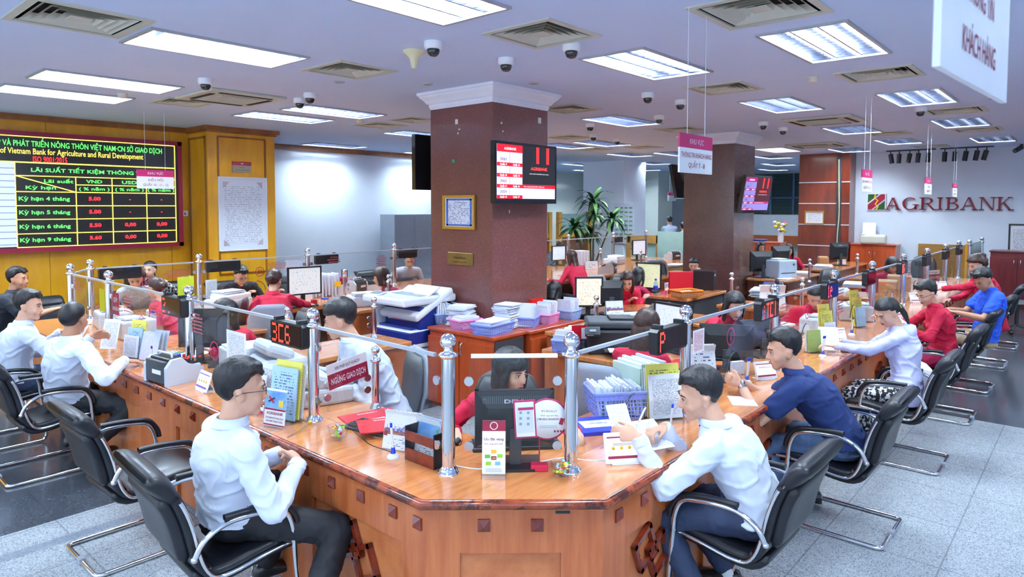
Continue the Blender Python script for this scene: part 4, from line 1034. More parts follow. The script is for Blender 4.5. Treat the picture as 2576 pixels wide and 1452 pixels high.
def notice(tw, z, w, h, m, side=1, txts=(), name='notice', mirror=False, flip=0):
    """a paper notice stuck on the outer side of the glass"""
    def f(t, o, u, n, L):
        b = MB(); U = u * side; N = n * side
        p = o + (u * (L * tw)) + N * .0062 + V((0, 0, z)); p0 = p - U * w / 2 - V((0, 0, h / 2))
        b.add([p0[:], (p0 + U * w)[:], (p0 + U * w + V((0, 0, h)))[:], (p0 + V((0, 0, h)))[:]], [(0, 1, 2, 3)], m, False, [((0, 0), (1, 0), (1, 1), (0, 1))])
        for tx, zz, hh, mm, ww in txts: b.text(tx, p0 + U * w / 2 + V((0, 0, h * zz)), U, (0, 0, 1), hh, mm, ww, 'C', .01)
        b.build(name, t)
    return f
def ringnum(tw, z, txt, s=.05, side=1, m=None):
    def f(t, o, u, n, L):
        b = MB(); U = u * side; N = n * side; c = o + u * (L * tw) + N * .0064 + V((0, 0, z)); k = 30
        vs = []; fs = []
        for i in range(k):
            a = 2 * pi * i / k; d = U * cos(a) + V((0, 0, 1)) * sin(a); vs += [(c + d * s)[:], (c + d * s * .86)[:]]
        for i in range(k): fs.append((2 * i, 2 * ((i + 1) % k), 2 * ((i + 1) % k) + 1, 2 * i + 1))
        b.add(vs, fs, m or magenta); b.text(txt, c - V((0, 0, s * .42)), U, (0, 0, 1), s * .9, m or magenta, None, 'C', .02); b.build('number_sticker', t)
    return f
def multi(*fs):
    def g_(*a):
        for f in fs: f(*a)
    return g_
clearprint = printed('red_print_on_clear_film', S(206, 196, 206), S(180, 70, 90), 9, .7)
cp = notice(.2, 1.14, .2, .16, print_r)
def clr(tw, z=1.15, w=.2, h=.15, side=1, rows=6):   # red lettering printed straight on the glass
    def f(t, o, u, n, L):
        U = u * side; N = n * side; b = MB(); rr = random.Random(3)
        for k in range(rows):
            hh = h / rows; x = -w / 2 + (w * .22 if k == 0 else rr.uniform(0, w * .12)); e = w / 2 - (w * .22 if k == 0 else rr.uniform(0, w * .12))
            while x < e:
                l = rr.uniform(.008, .024); q = o + u * (L * tw) + N * .0062 + U * x + V((0, 0, z + h / 2 - k * hh)); U2 = U * l; Z = V((0, 0, -hh * .5))
                b.add([q[:], (q + Z)[:], (q + Z + U2)[:], (q + U2)[:]], [(0, 1, 2, 3)], plain('faded_red_print', S(190, 90, 100), .5)); x += l + .005
        b.build('printed_lines', t)
    return f
# left run (walk +y -> outward normal to -x requires p0 = far, p1 = near)
pane((2.02, 2.19), (2.05, 3.25)[::1], 'clear glass screen left of the corner monitor, in front of the calendars', arch=0)
pane((2.05, 4.83), (2.05, 3.29), 'glass screen with the pink figure 9 and the big number display', stickers=multi(ringnum(.24, .98, '9', .065), clr(.07, 1.13, .18, .15), notice(.44, 1.05, .26, .2, print_w)))
pane((2.05, 6.44), (2.05, 4.87), 'glass screen with the pink figure 10 and a maroon notice', stickers=multi(notice(.1, 1.12, .16, .19, maroon, 1, (('QUẦY', .58, .04, whitep, .09), ('CHI TRẢ KIỀU HỐI', .2, .03, whitep, .145)), 'maroon_notice'), clr(.27, 1.14, .18, .15), ringnum(.46, 1.03, '10', .055), clr(.62, 1.18, .2, .16)))
pane((2.05, 7.48), (2.05, 6.48), 'glass screen at the far left with a yellow-green notice', stickers=multi(notice(.9, 1.12, .2, .2, plain('olive_notice', S(190, 190, 30), .5)), clr(.2, 1.2, .2, .12)))
pane((2.07, 7.53), (2.34, 7.95), 'short glass screen closing the far left corner', arch=0)
pane((2.08, 2.13), (2.4, 1.79), 'glass screen directly in front of the corner monitor with a white top strip', arch=0, rail=whitep)
lr = ['clear glass screen on the right of the corner, before the blue basket', 'glass screen with the magenta figure 1 above the keyboard', 'glass screen with printed lines above the navy polo man', 'glass screen before the purple reflection, fourth on the right run', 'glass screen above the short-haired woman in red', 'glass screen sixth on the right run', 'glass screen seventh on the right run', 'farthest glass screen on the right run']
pr = [2.42] + PR
for i in range(8):
    st = [None, multi(notice(.1, 1.16, .15, .14, print_r, name='red_bordered_notice'), ringnum(.44, 1.12, '1', .06)), multi(clr(.12, 1.13, .22, .2, rows=8), ringnum(.5, 1.1, '6', .055)), multi(clr(.14, 1.1, .2, .26, rows=9), ringnum(.6, 1.05, '5', .05)), multi(notice(.12, 1.12, .1, .16, plain('dull_red_notice', S(130, 50, 70), .5))), multi(clr(.2, 1.15, .2, .2)), None, None][i]
    pane((pr[i] + .02, 1.78), (pr[i+1] - .02, 1.78), lr[i], arch=1 if i else 2, stickers=st)
lb = ['glass screen with the mirrored figure 11 at the back left', 'glass screen with the mirrored figure 12 before the timber pier', 'glass screen before the empty black chairs', 'glass screen at the left edge of the near column', 'glass screen hidden behind the near column', 'glass screen just right of the near column', 'glass screen below the potted plant', 'farthest glass screen of the back row']
for i in range(8):
    st = [multi(ringnum(.5, 1.1, '11', .065, 1), clr(.2, 1.17, .3, .1)), multi(ringnum(.47, 1.12, '12', .06, 1, maroon), clr(.3, 1.18, .26, .1), notice(.12, 1.17, .28, .16, paper2)), multi(clr(.72, 1.2, .22, .1, rows=3), clr(.15, 1.14, .2, .16)), multi(ringnum(.75, 1.1, '5', .05, 1, maroon)), None, None, None, None][i]
    pane((PB[i+1] - .02, 7.97), (PB[i] + .02, 7.97), lb[i], stickers=st)
pane((2.08, 3.24), (2.4, 3.2), 'small clear side screen holding the maroon sorry sign', z1=1.06, arch=0, rail=None, group='short glass side screens')
pane((2.9, 4.97), (3.7, 4.93), 'low clear side screen behind the seated teller in white', z1=1.05, arch=0, rail=None, group='short glass side screens')
pane((5.08, 7.3), (5.08, 6.46), 'low clear side screen behind the photocopier', z1=1.05, arch=0, rail=None, group='short glass side screens')
pane((8.08, 2.64), (8.1, 3.42), 'low clear side screen in front of the brown column', z1=1.05, arch=0, rail=None, group='short glass side screens')
pane((13.84, 1.7), (15.18, 1.68), 'green frosted glass screen at far right', z0=.2, z1=1.32, arch=0, mat=frost, rail=None, name='frosted_screen', group='frosted screens')
b = MB(); b.box((13.7, 1.72, .66), (.14, .03, 1.32), ywood); tag(b.build('wooden_screen_post'), 'narrow honey wood panel beside the green glass screen', 'panel')

# number displays
FONT5 = {'3': '11110 00001 00001 01110 00001 00001 11110', 'C': '11111 10000 10000 10000 10000 10000 11111', '6': '01110 10000 10000 11110 10001 10001 01110', 'P': '11110 10001 10001 11110 10000 10000 10000', 'T': '11111 00100 00100 00100 00100 00100 00100', 'I': '00100 00100 00100 00100 00100 00100 00100', 'E': '11111 10000 10000 11110 10000 10000 11111',
         '1': '00100 01100 00100 00100 00100 00100 01110', 'e': '00000 01110 10001 11111 10000 10000 01110', ':': '00000 00100 00000 00100 00000 00100 00100', '2': '11110 00000 00001 00110 00000 00000 11110', '-': '00000 00000 00000 00000 00000 00000 00011'}
ledr = emis('red_led', (1, .035, .02), 6)
def display(c, n, u, txt, label, w=.34, h=.135, sc=1, slim=0):
    """c centre, n facing, u reading direction"""
    c, n, u = V(c), V(n), V(u); c = c + n * .012; t = thing('queue_number_display', label, 'display', c, 0, 'queue number displays'); Z = V((0, 0, 1))
    b = MB(); hw, hh = w / 2, h / 2
    poly = [(-hw, -hh + .015), (-hw + .015, -hh), (hw - .015, -hh), (hw, -hh + .015), (hw, hh - .015), (hw - .015, hh), (-hw + .015, hh), (-hw, hh - .015)]
    b.extr(poly, (0, 0, 0), u, Z, -n, .05, blackp); b.build('case', t)
    b = MB(); b.extr([(-hw + .012, -hh + .012), (hw - .012, -hh + .012), (hw - .012, hh - .012), (-hw + .012, hh - .012)], n * .001, u, Z, n, .002, plain('dark_red_window', (.018, .004, .006), .1)); b.build('window', t)
    for s in (-1, 1):
        b = MB(); b.extr([(s * hw * .7 - .012, hh - .002), (s * hw * .7 + .012, hh - .002), (s * hw * .7 + .012, hh + .02), (s * hw * .7 - .012, hh + .02)], (0, 0, 0), u, Z, -n, .056, blackp); b.build('hanger', t)
    if txt:
        b = MB(); d = h * .78 / 7; x0 = -hw + .03
        for ch in txt:
            rows = FONT5[ch].split()
            for r, row in enumerate(rows):
                for k, v in enumerate(row):
                    if v == '1':
                        for e in (0, 1):
                            x = x0 + k * d * .72 * sc; z = h * .39 - (r + .25 + e * .5) * d
                            p = n * .0036 + u * x + Z * z; q = d * .19
                            b.add([(p - u * q - Z * q)[:], (p + u * q - Z * q)[:], (p + u * q + Z * q)[:], (p - u * q + Z * q)[:]], [(0, 1, 2, 3)], ledr)
            x0 += d * 4.6 * sc
        b.build('led_digits', t)
D1, D2 = (-1, 0, 0), (0, -1, 0)
display((1.99, 3.43, 1.235), D1, D2, '3C6', 'black display with red dot digits left of the white-shirted teller')
display((1.99, 4.98, 1.235), D1, D2, '2-', 'black display with a few faint red dots above the money counter')
display((3.27, 1.73, 1.245), D2, (1, 0, 0), 'P', 'black display showing a red letter P')
display((4.68, 1.73, 1.24), D2, (1, 0, 0), ':TCI', 'black display showing red letters TCI')
display((6.12, 1.73, 1.24), D2, (1, 0, 0), '1e', 'black display showing two red digits above the yellow leaflets')
display((7.42, 1.73, 1.24), D2, (1, 0, 0), '', 'unlit black display left of the seated woman in red')
display((8.9, 1.73, 1.24), D2, (1, 0, 0), '16', 'distant display with dim red digits near the woman teller')
display((10.35, 1.73, 1.24), D2, (1, 0, 0), '', 'small distant dark display, sixth along the right run')
display((11.8, 1.73, 1.24), D2, (1, 0, 0), '', 'small distant dark display, seventh along the right run')
display((13.05, 1.73, 1.24), D2, (1, 0, 0), '', 'farthest small dark display ending the right run')
for x, l in ((2.66, 'back of a wide black display at the far left behind the curly-haired woman'), (3.8, 'back of a black display left of the man in a suit'), (5.25, 'back of a black display before the empty chairs'), (6.68, 'back of a black display in front of the distant grey-shirted man'), (12.65, 'back of a small display below the potted plant')):
    display((x, 8.03, 1.22), (0, 1, 0), (-1, 0, 0), '', l, .42 if x < 4 else .36, .13)
# ------------------------------------------------------------------ the people
def H(px, py, z): return at(px, py, z)
GT = 'tellers in red tunics'
DOWN = (0, 0, -1)
# customers on the left
person('man in white shirt and thin glasses seated nearest, left chair', (1.46, 3.03, .52), (1.45, 2.9, 1.125), face=-8, look=-24, nod=4, glasses=1, scale=1.06,
       RH=(1.67, 2.8, .75), LH=(1.69, 3.0, .74), bottom=trb, LK=(1.73, 3.2, .5), RK=(1.74, 2.66, .46), RF=(1.5, 2.5, .09), LF=(1.7, 3.2, .09), vox=.007,
       Rh=dict(fwd=(.35, .9, .1), palm=(-.6, .3, -.6), curl=55), Lh=dict(fwd=(.4, -.9, 0), palm=(-.6, .2, -.6), curl=50))
person('man in white shirt with cropped hair pressing the counter with his right hand', (1.56, 5.84, .5), (1.545, 5.6, 1.13), face=15, look=38, nod=0, hair='crop', skin=SK2, scale=1.02,
       RH=(1.80, 5.38, .815), LH=(1.74, 5.9, .93), LK=(1.72, 6.05, .47), RK=(1.74, 5.6, .47), LF=(1.6, 6.05, .09), RF=(1.45, 5.5, .09),
       Rh=dict(fwd=(.9, -.2, -.2), palm=DOWN, curl=25, pole=(-.4, -.8, -.5)), Lh=dict(fwd=(.9, -.3, .1), palm=(0, -.8, -.3), curl=35))
person('man in white shirt at far left holding a folded paper', (1.42, 6.72, .52), (1.5, 6.58, 1.13), face=0, look=-38, nod=4, vox=.01,
       RH=(1.78, 6.4, .9), LH=(1.76, 6.75, .86), bottom=trn, LK=(1.7, 6.9, .5), RK=(1.7, 6.5, .48))
person('man in dark grey polo sitting at the left edge of the picture', (1.72, 9.05, .5), H(45, 703, 1.15), face=-30, look=-45, top=darkt, skin=SK2, sleeve='short', vox=.011, RH=(2.2, 8.7, .8), LH=(2.3, 8.9, .78))
# customers on the right
person('man in white shirt on the right reading papers with a pen', (3.12, 1.19, .51), (2.99, 1.425, 1.05), face=100, look=128, nod=12, tilt=-4, bottom=trn, vox=.007, scale=1.02, tie=1, socks=1, hair='short',
       LH=(2.72, 1.60, .875), RH=(2.93, 1.58, .875), LK=(2.93, 1.46, .47), RK=(3.2, 1.47, .46), LF=(2.9, 1.36, .09), RF=(3.2, 1.32, .09),
       Lh=dict(fwd=(-.35, .6, .1), palm=(.6, .3, -.4), curl=35, pole=(-.4, .35, -1)), Rh=dict(fwd=(-.9, .25, .0), palm=(-.1, -.2, -1), curl=48, pole=(.6, -.2, -1)))
person('man in navy polo with clasped hands and a wristwatch', (4.43, 1.17, .51), (4.24, 1.47, 1.06), face=100, look=128, nod=10, top=navyt, bottom=jeanm, skin=SK1, sleeve='short', vox=.008, scale=1.03, watch=-1,
       LH=(4.13, 1.69, .825), RH=(4.22, 1.72, .82), LK=(4.26, 1.46, .46), RK=(4.56, 1.46, .46), LF=(4.26, 1.4, .09), RF=(4.56, 1.38, .09),
       Lh=dict(fwd=(.0, 1, .3), palm=(1, 0, -.1), curl=40, pole=(-.5, .5, -1)), Rh=dict(fwd=(-.7, .6, .3), palm=(-.7, -.4, 0), curl=40, pole=(.6, .2, -1)))
def yellow_tie(th, k):
    b = MB(); L = k['L']; b.tube([L(.026 * cos(a), -.118, -.01 + .026 * sin(a)) for a in [2 * pi * i / 12 for i in range(12)]], .005, plain('yellow_hair_tie', S(220, 210, 60), .6), 6, closed=True); b.build('hair_tie', th)
    b = MB(); p = k['B'] - k['F'] * .075 - V((0, 0, .03)); b.loft([(p + V((0, 0, .05)), k['sd'] * .1, k['F'] * .045), (p, k['sd'] * .13, k['F'] * .055), (p - V((0, 0, .06)), k['sd'] * .1, k['F'] * .04), (p - V((0, 0, .1)), k['sd'] * .03, k['F'] * .02)], lavt, 16); b.build('hood', th)
person('woman in lavender hoodie and patterned trousers writing at the counter', (5.93, 1.12, .5), (6.0, 1.27, 1.11), face=105, look=140, nod=32, fem=1, top=lavt, bottom=patm, hair='pony', collar=False, vox=.009, extra=yellow_tie, wr=.006,
       LH=(5.72, 1.58, .84), RH=(5.98, 1.6, .835), LK=(5.8, 1.45, .46), RK=(6.05, 1.46, .46), LF=(5.8, 1.42, .09), RF=(6.05, 1.4, .09), Lh=dict(pole=(-.5, .3, -1)), Rh=dict(curl=50))
person('short-haired woman in red holding a paper at the counter', (7.48, 1.1, .52), (7.37, 1.23, 1.13), face=110, look=138, nod=24, fem=1, top=redt, hair='short', glasses=2, vox=.01,
       LH=(7.12, 1.38, .84), RH=(7.5, 1.62, .85), LK=(7.3, 1.44, .47), RK=(7.6, 1.45, .47), bottom=redd)
def phone(th, k):
    for sgn, Sp, El, W, fw, kw in k['arms']:
        if sgn == 1: b = MB(); b.box(((W + fw * .09 + V((0, 0, .02)))[:]), (.075, .14, .008), blackp, rz=.6, rx=.5); b.build('held_phone', th)
person('man in bright blue shirt looking down at his phone', (8.95, .95, .5), (8.82, .95, 1.165), face=115, look=142, nod=35, top=bluet, bottom=khaki, sleeve='short', skin=SK2, vox=.011, extra=phone, LH=(8.55, 1.15, .82), RH=(8.75, 1.25, .82), LK=(8.8, 1.33, .5), RK=(9.1, 1.36, .5))
person('curly-haired woman in red reaching across the counter at far right', (10.25, .98, .5), (9.95, 1.15, 1.24), face=120, look=140, nod=20, fem=1, top=redt, bottom=redd, hair='curly', hairmat=hairb, vox=.011, LH=(9.75, 1.6, .9), RH=(9.9, 1.4, .8))
# tellers
person('bob-haired woman teller in red behind the corner monitor, mouth open', (2.96, 2.62, .5), (2.63, 2.315, 1.085), face=-140, look=-92, nod=8, fem=1, top=redt, bottom=trb, hair='bob', collar=False, vox=.008, mouth=1, group=GT, skin=SK1,
       RH=(2.37, 2.46, .80), LH=(2.78, 2.0, .80), Rh=dict(fwd=(-.7, -.3, -.1), palm=DOWN, curl=30, pole=(-.2, .6, -.5)), Lh=dict(fwd=(-.6, -.6, -.1), curl=30), legs=True)
person('young male teller in white shirt seen from behind, facing left', (2.78, 3.5, .52), H(855, 806, 1.22), face=160, look=138, nod=12, bottom=trb, vox=.008, hair='fringe', scale=1.02, LH=(2.4, 3.55, .86), RH=(2.45, 3.95, .86), skin=SK1, LK=(2.52, 3.45, .5), RK=(2.55, 3.75, .5))
person('woman teller with long black hair leaning to the glass at the left', (2.88, 5.52, .5), H(562, 788, 1.07), face=175, look=150, nod=2, fem=1, top=redt, hair='long', vox=.01, collar=False, group=GT, LH=(2.4, 5.3, .8), RH=(2.45, 5.7, .8), skin=SK3)
person('woman teller in red behind the pink figure 10, seen from behind', (2.9, 6.85, .5), H(392, 726, 1.1), face=120, look=110, nod=10, fem=1, top=redt, hair='bun', hairmat=hairb, vox=.011, collar=False, group=GT, RH=(2.6, 7.25, .8), LH=(2.45, 7.0, .8))
person('woman teller in red with a hair bun using the mouse, back turned', (3.66, 6.42, .5), H(690, 706, 1.14), face=65, look=38, nod=8, fem=1, top=redt, hair='bun', hairmat=hairb, vox=.009, glasses=1, group=GT, scale=1.04, RH=(4.28, 6.9, .8), LH=(3.6, 6.95, .8), Rh=dict(fwd=(.9, .3, -.1), pole=(.3, -.7, -.6)))
person('brown bob-haired woman teller in crimson before the copier, profile', (5.66, 6.9, .5), H(958, 697, 1.06), face=150, look=140, nod=12, fem=1, top=redd, hair='bob', hairmat=hairb, far=1, group=GT, LH=(5.2, 6.8, .8), RH=(5.2, 7.1, .8))
person('woman teller in red with long hair at the monitor beyond the column', (8.5, 6.0, .5), H(1436, 648, 1.12), face=75, look=100, nod=10, fem=1, top=redt, hair='long', hairmat=hairb, far=1, group=GT, LH=(8.25, 6.5, .8), RH=(8.8, 6.6, .8))
person('woman teller half hidden by the near column, dark hair', (6.25, 4.95, .46), H(1394, 735, 1.0), face=-20, look=0, nod=20, fem=1, top=redt, hair='long', hairmat=hairm, far=1, group=GT)
person('woman teller with a fringe looking down behind the desk calendar', (7.5, 4.75, .45), H(1577, 708, 1.05), face=-135, look=-145, nod=26, fem=1, top=redt, hair='long', hairmat=hairb, vox=.011, collar=False, group=GT, RH=(7.05, 4.3, .8), LH=(7.3, 4.25, .8))
person('woman teller in crimson behind the fringed one, leaning to the right', (7.95, 5.05, .5), H(1606, 694, 1.0), face=0, look=10, nod=18, fem=1, top=redd, hair='long', far=1, group=GT, RH=(8.25, 4.45, .8), LH=(8.3, 4.7, .8))
person('woman teller holding a phone to her ear in front of the brown column', (10.0, 5.0, .45), H(1745, 668, 1.0), face=-150, look=-160, nod=12, fem=1, top=redt, hair='pony', far=1, group=GT, RH=(9.6, 4.6, .8), LH=(9.72, 4.68, .98))
person('woman teller with long brown hair and glasses beside the black printer', (3.88, 2.34, .5), H(1628, 822, 1.14), face=15, look=0, nod=14, fem=1, top=redt, hair='long', hairmat=hairb, vox=.008, glasses=1, collar=False, group=GT, RH=(4.3, 2.25, .8), LH=(4.35, 2.6, .82))
person('woman teller facing the camera behind the pink figure 1', (5.66, 2.72, .5), H(1848, 770, 1.12), face=-110, look=-135, nod=22, fem=1, top=redt, hair='long', vox=.009, collar=True, group=GT, skin=SK3, RH=(5.2, 2.2, .8), LH=(5.6, 2.15, .8))
person('woman teller in red behind the printed glass above the navy polo man', (7.0, 2.55, .5), H(2052, 748, 1.06), face=-130, look=-160, nod=28, fem=1, top=redt, hair='bun', far=1, group=GT)
person('woman teller looking down behind the far right glass', (11.05, 2.6, .5), H(2245, 668, 1.1), face=-120, look=-140, nod=26, fem=1, top=redd, hair='bob', far=1, group=GT)
person('woman in a white blouse beside the dark monitors near the mahogany pier', (14.2, 5.5, .45), H(1914, 623, 1.12), face=-140, look=-130, nod=10, fem=1, top=shirtw, hair='long', far=1)
person('woman in red seated before the mahogany pier', (13.7, 4.72, .45), H(1985, 630, 1.1), face=-160, look=-165, nod=14, fem=1, top=redt, hair='long', far=1, group=GT)
# customers behind the back glass
person('woman in a striped top bending over the back counter', (3.1, 8.75, .5), H(340, 702, 1.12), face=-95, look=-110, nod=28, fem=1, top=strm, hair='curly', hairmat=hairb, vox=.011, RH=(2.7, 8.2, .82), LH=(3.1, 8.15, .82), skin=SK1)
person('woman facing the camera behind the figure 11, patterned blouse', (3.6, 9.5, .5), H(376, 680, 1.12), face=-110, look=-132, nod=0, fem=1, top=patm, hair='pony', vox=.012, skin=SK1)
person('man in charcoal suit and burgundy tie writing behind figure 12', (4.4, 8.85, .48), H(606, 695, 1.06), face=-105, look=-95, nod=26, top=suitm, glasses=1, tie=1, jacket=1, vox=.011, RH=(4.15, 8.15, .82), LH=(4.55, 8.1, .82), skin=SK1)
person('man in pale grey shirt beyond the photocopier, partly behind a display', (7.2, 8.95, .48), H(1030, 657, 1.07), face=-110, look=-120, nod=12, top=plain('pale_grey_shirt', S(190, 192, 206), .8), far=1, glasses=1)
person('customer peeking over a monitor right of the near column', (10.6, 8.7, .5), H(1408, 624, 1.02), face=-120, look=-110, nod=20, fem=1, top=darkt, hair='short', far=1)
def stand(label, px, py, z, face, **kw):
    h = at(px, py, z); hp = V((h.x, h.y, z - .68)); f = V((cos(R(face)), sin(R(face)), 0)); s = V((f.y, -f.x, 0)) * .09
    person(label, hp, h, face=face, LK=hp - s * 1.1 + V((0, 0, -.4)), RK=hp + s * 1.1 + V((0, 0, -.4)), LF=hp - s * 1.1 + V((0, 0, -.8)), RF=hp + s * 1.1 + V((0, 0, -.8)), far=1, RH=hp + f * .38 + s + V((0, 0, .3)), LH=hp + f * .35 - s + V((0, 0, .3)), **kw)
stand('distant standing woman in white with a ponytail, back turned', 1608, 562, 1.45, 20, fem=1, hair='pony')
stand('distant standing man in a white shirt, back turned', 1684, 556, 1.5, 45)
stand('distant person in white mostly hidden by the brown column', 1719, 572, 1.42, 30, fem=1, hair='short')
# ------------------------------------------------------------------ rate board on the yellow wall
led_g = emis('green_led', (.12, 1, .14), 1.6); led_y = emis('yellow_led', (1, .86, .12), 1.5); led_r2 = emis('red_led_board', (1, .03, .04), 1.8); led_w = emis('white_led_panel', S(190, 205, 245), .9)
def led_board():
    t = thing('rate_board', 'large maroon-framed LED rate board on the yellow wall', 'sign board', (0, YW, 0))
    X0, X1, Z0, Z1 = .95, 4.44, 1.33, 2.925; w = .062; y = -.1
    b = MB()
    for (c, s) in ((((X0+X1)/2, y/2, Z1 - w/2), (X1-X0, -y, w)), (((X0+X1)/2, y/2, Z0 + w/2), (X1-X0, -y, w)), ((X0 + w/2, y/2, (Z0+Z1)/2), (w, -y, Z1-Z0)), ((X1 - w/2, y/2, (Z0+Z1)/2), (w, -y, Z1-Z0))): b.box(c, s, maroon)
    b.build('frame', t)
    b = MB(); b.box(((X0+X1)/2, y/2 + .01, (Z0+Z1)/2), (X1-X0-2*w, -y - .02, Z1-Z0-2*w), plain('led_matrix_black', S(34, 32, 34), .4)); b.build('screen', t)
    y = -.093
    def P(px, py): p = aty(px, py, YW + y); return p.x, p.z
    b = MB()
    def ln(a, c, w_=.012, m=led_y):
        (x0, z0), (x1, z1) = P(*a), P(*c); d = V((x1 - x0, 0, z1 - z0)); n = V((-d.z, 0, d.x)).normalized() * w_ / 2; o = V((x0, y, z0)); e = V((x1, y, z1)); b.add([(o - n)[:], (e - n)[:], (e + n)[:], (o + n)[:]], [(0, 1, 2, 3)], m)
    xl = P(40, 500)[0]; xr = 4.335
    zt, z1_, zh, zm, zc = [P(445, q)[1] for q in (368, 424, 453, 470.5, 487.5)]; rows = [zc] + [P(445, q)[1] for q in (518, 548, 579, 608)]
    def hl(z, x0=None, x1=None, w_=.011): b.box((((x0 or xl) + (x1 or xr)) / 2, y, z), ((x1 or xr) - (x0 or xl), .002, w_), led_y)
    def vl(x, z0, z1, w_=.011): b.box((x, y, (z0 + z1) / 2), (w_, .002, z1 - z0), led_y)
    zb = rows[4]
    hl(zt, 1.03); hl(z1_, 1.03, None, .016); hl(zh)
    xa = P(192, 500)[0]; xb_ = P(283, 500)[0]; xc = P(369, 500)[0]
    hl(zm, xa)
    for z in rows: hl(z)
    vl(xa, zb, zh); vl(xb_, zb, zh); vl(xc, zb, zh); vl(xr, zb, zt); vl(xl, zb, z1_)
    d = V((xa - xl, 0, zc - zh)); n = V((-d.z, 0, d.x)).normalized() * .006; o = V((xl, y, zh)); e = V((xa, y, zc)); b.add([(o - n)[:], (e - n)[:], (e + n)[:], (o + n)[:]], [(0, 1, 2, 3)], led_y)
    b.build('grid_lines', t)
    b = MB(); b.box(((1.03 + xl) / 2, y, (zb + z1_) / 2), (xl - 1.03 - .01, .002, z1_ - zb - .02), led_w)
    for k in range(13): b.box(((1.03 + xl) / 2, y - .002, zb + .04 + k * .083), (xl - 1.03 - .01, .001, .008), plain('panel_line', S(120, 130, 170), .5))
    b.build('lit_side_panel', t)
    X, Z = (1, 0, 0), (0, 0, 1)
    def T(s, x, z, h, m, w=None, al='C', bo=.012):
        tb = MB(); tb.text(s, (x, y - .001, z), X, Z, h, m, w, al, bo); tb.build('led_text', t)
    xe = P(407, 380)[0]; T('NGHIỆP VÀ PHÁT TRIỂN NÔNG THÔN VIỆT NAM·CN SỞ GIAO DỊCH', xe, P(407, 387)[1], .076, led_g, xe - 1.93, 'R', .005)
    T('LÃI SUẤT TIẾT KIỆM THÔNG THƯỜNG', (xl + xr) / 2 + .02, P(329, 440)[1], .05, led_g, 1.7); T('Lãi suất', xa - .2, zh - .085, .045, led_g, .34); T('Kỳ hạn', xl + .28, zc + .035, .045, led_g, .34)
    for x, s in (((xa + xb_) / 2, 'VND'), ((xb_ + xc) / 2, 'USD'), ((xc + xr) / 2, 'EUR')): T(s, x, zm + .028, .045, led_g, .2); T('( % năm )', x, zc + .03, .042, led_g, .38)
    for k, s in enumerate(('Kỳ hạn 4 tháng', 'Kỳ hạn 5 tháng', 'Kỳ hạn 6 tháng', 'Kỳ hạn 9 tháng')): T(s, xl + .03, rows[k + 1] + .07, .052, led_g, .58, 'L')
    xe2 = P(360, 395)[0]; T('of Vietnam Bank for Agriculture and Rural Development', xe2, P(360, 401.5)[1], .078, led_y, xe2 - P(0, 375)[0], 'R', .004)
    T('ISO 9001:2015', (P(83, 404)[0] + P(169, 404)[0]) / 2, P(169, 411)[1], .078, led_r2, P(169, 404)[0] - P(83, 404)[0])
    for k, s in enumerate((('5.00', '-', '-'), ('5.00', '-', '-'), ('5.50', '0,00', '0,00'), ('5.60', '0,00', '0,00'))):
        for x, q in zip(((xa + xb_) / 2, (xb_ + xc) / 2, (xc + xr) / 2), s): T(q, x, rows[k + 1] + .075, .05, led_r2, .15 if len(q) > 1 else None, 'C', .03)
led_board()
# poster, plaque and switch on the timber
def framed(c, u, n, w, h, frame_m, page_m, label, name='framed_notice', cat='framed notice', fw=.025, corner=None, title=None, seal=0, extra=None):
    c, u, n = V(c), V(u), V(n); Z = V((0, 0, 1)); t = thing(name, label, cat, c)
    b = MB(); hw, hh = w / 2, h / 2
    for a0, b0, a1, b1 in ((-hw, -hh, hw, -hh + fw), (-hw, hh - fw, hw, hh), (-hw, -hh + fw, -hw + fw, hh - fw), (hw - fw, -hh + fw, hw, hh - fw)): b.extr([(a0, b0), (a1, b0), (a1, b1), (a0, b1)], (0, 0, 0), u, Z, n, .025, frame_m)
    b.build('frame', t)
    b = MB(); p = n * .012; b.add([(p - u * (hw - fw) - Z * (hh - fw))[:], (p + u * (hw - fw) - Z * (hh - fw))[:], (p + u * (hw - fw) + Z * (hh - fw))[:], (p - u * (hw - fw) + Z * (hh - fw))[:]], [(0, 1, 2, 3)], page_m, False, [((0, 0), (1, 0), (1, 1), (0, 1))])
    if corner:
        for sx in (-1, 1):
            for sz in (-1, 1):
                for k in range(3):
                    l = .09 - k * .028; o = p + n * .001 + u * sx * (hw - fw - .06 - k * .016) + Z * sz * (hh - fw - .06 - k * .016)
                    for (A, B2) in ((u * -sx * l, Z * -sz * .007), (u * -sx * .007, Z * -sz * l)): b.add([o[:], (o + A)[:], (o + A + B2)[:], (o + B2)[:]], [(0, 1, 2, 3)], corner)
    if title: b.text(title[0], p + Z * (hh * title[1]), u, Z, title[2], title[3], title[4], 'C', .0)
    if extra: extra(b, p + n * .001, u, Z, hw, hh)
    b.build('page', t); return t
n0 = V((0, -1, 0)); u0 = V((1, 0, 0))
framed((5.12, 10.095, 1.825), u0, n0, .79, 1.14, whitep, printed('long_regulation_text', S(222, 228, 242), S(176, 178, 194), 40, .5), 'tall white framed regulations poster on the timber pier', 'wall_poster', 'poster', .02, plain('brown_corner_ornament', S(140, 96, 96), .6))
t = thing('name_plaque', 'small maroon and grey plaque above the regulations poster', 'plaque', (5.11, 10.09, 2.55))
b = MB(); b.box((0, 0, -.03), (.31, .012, .11), plain('plaque_grey', S(150, 136, 116), .4)); b.build('plate', t)
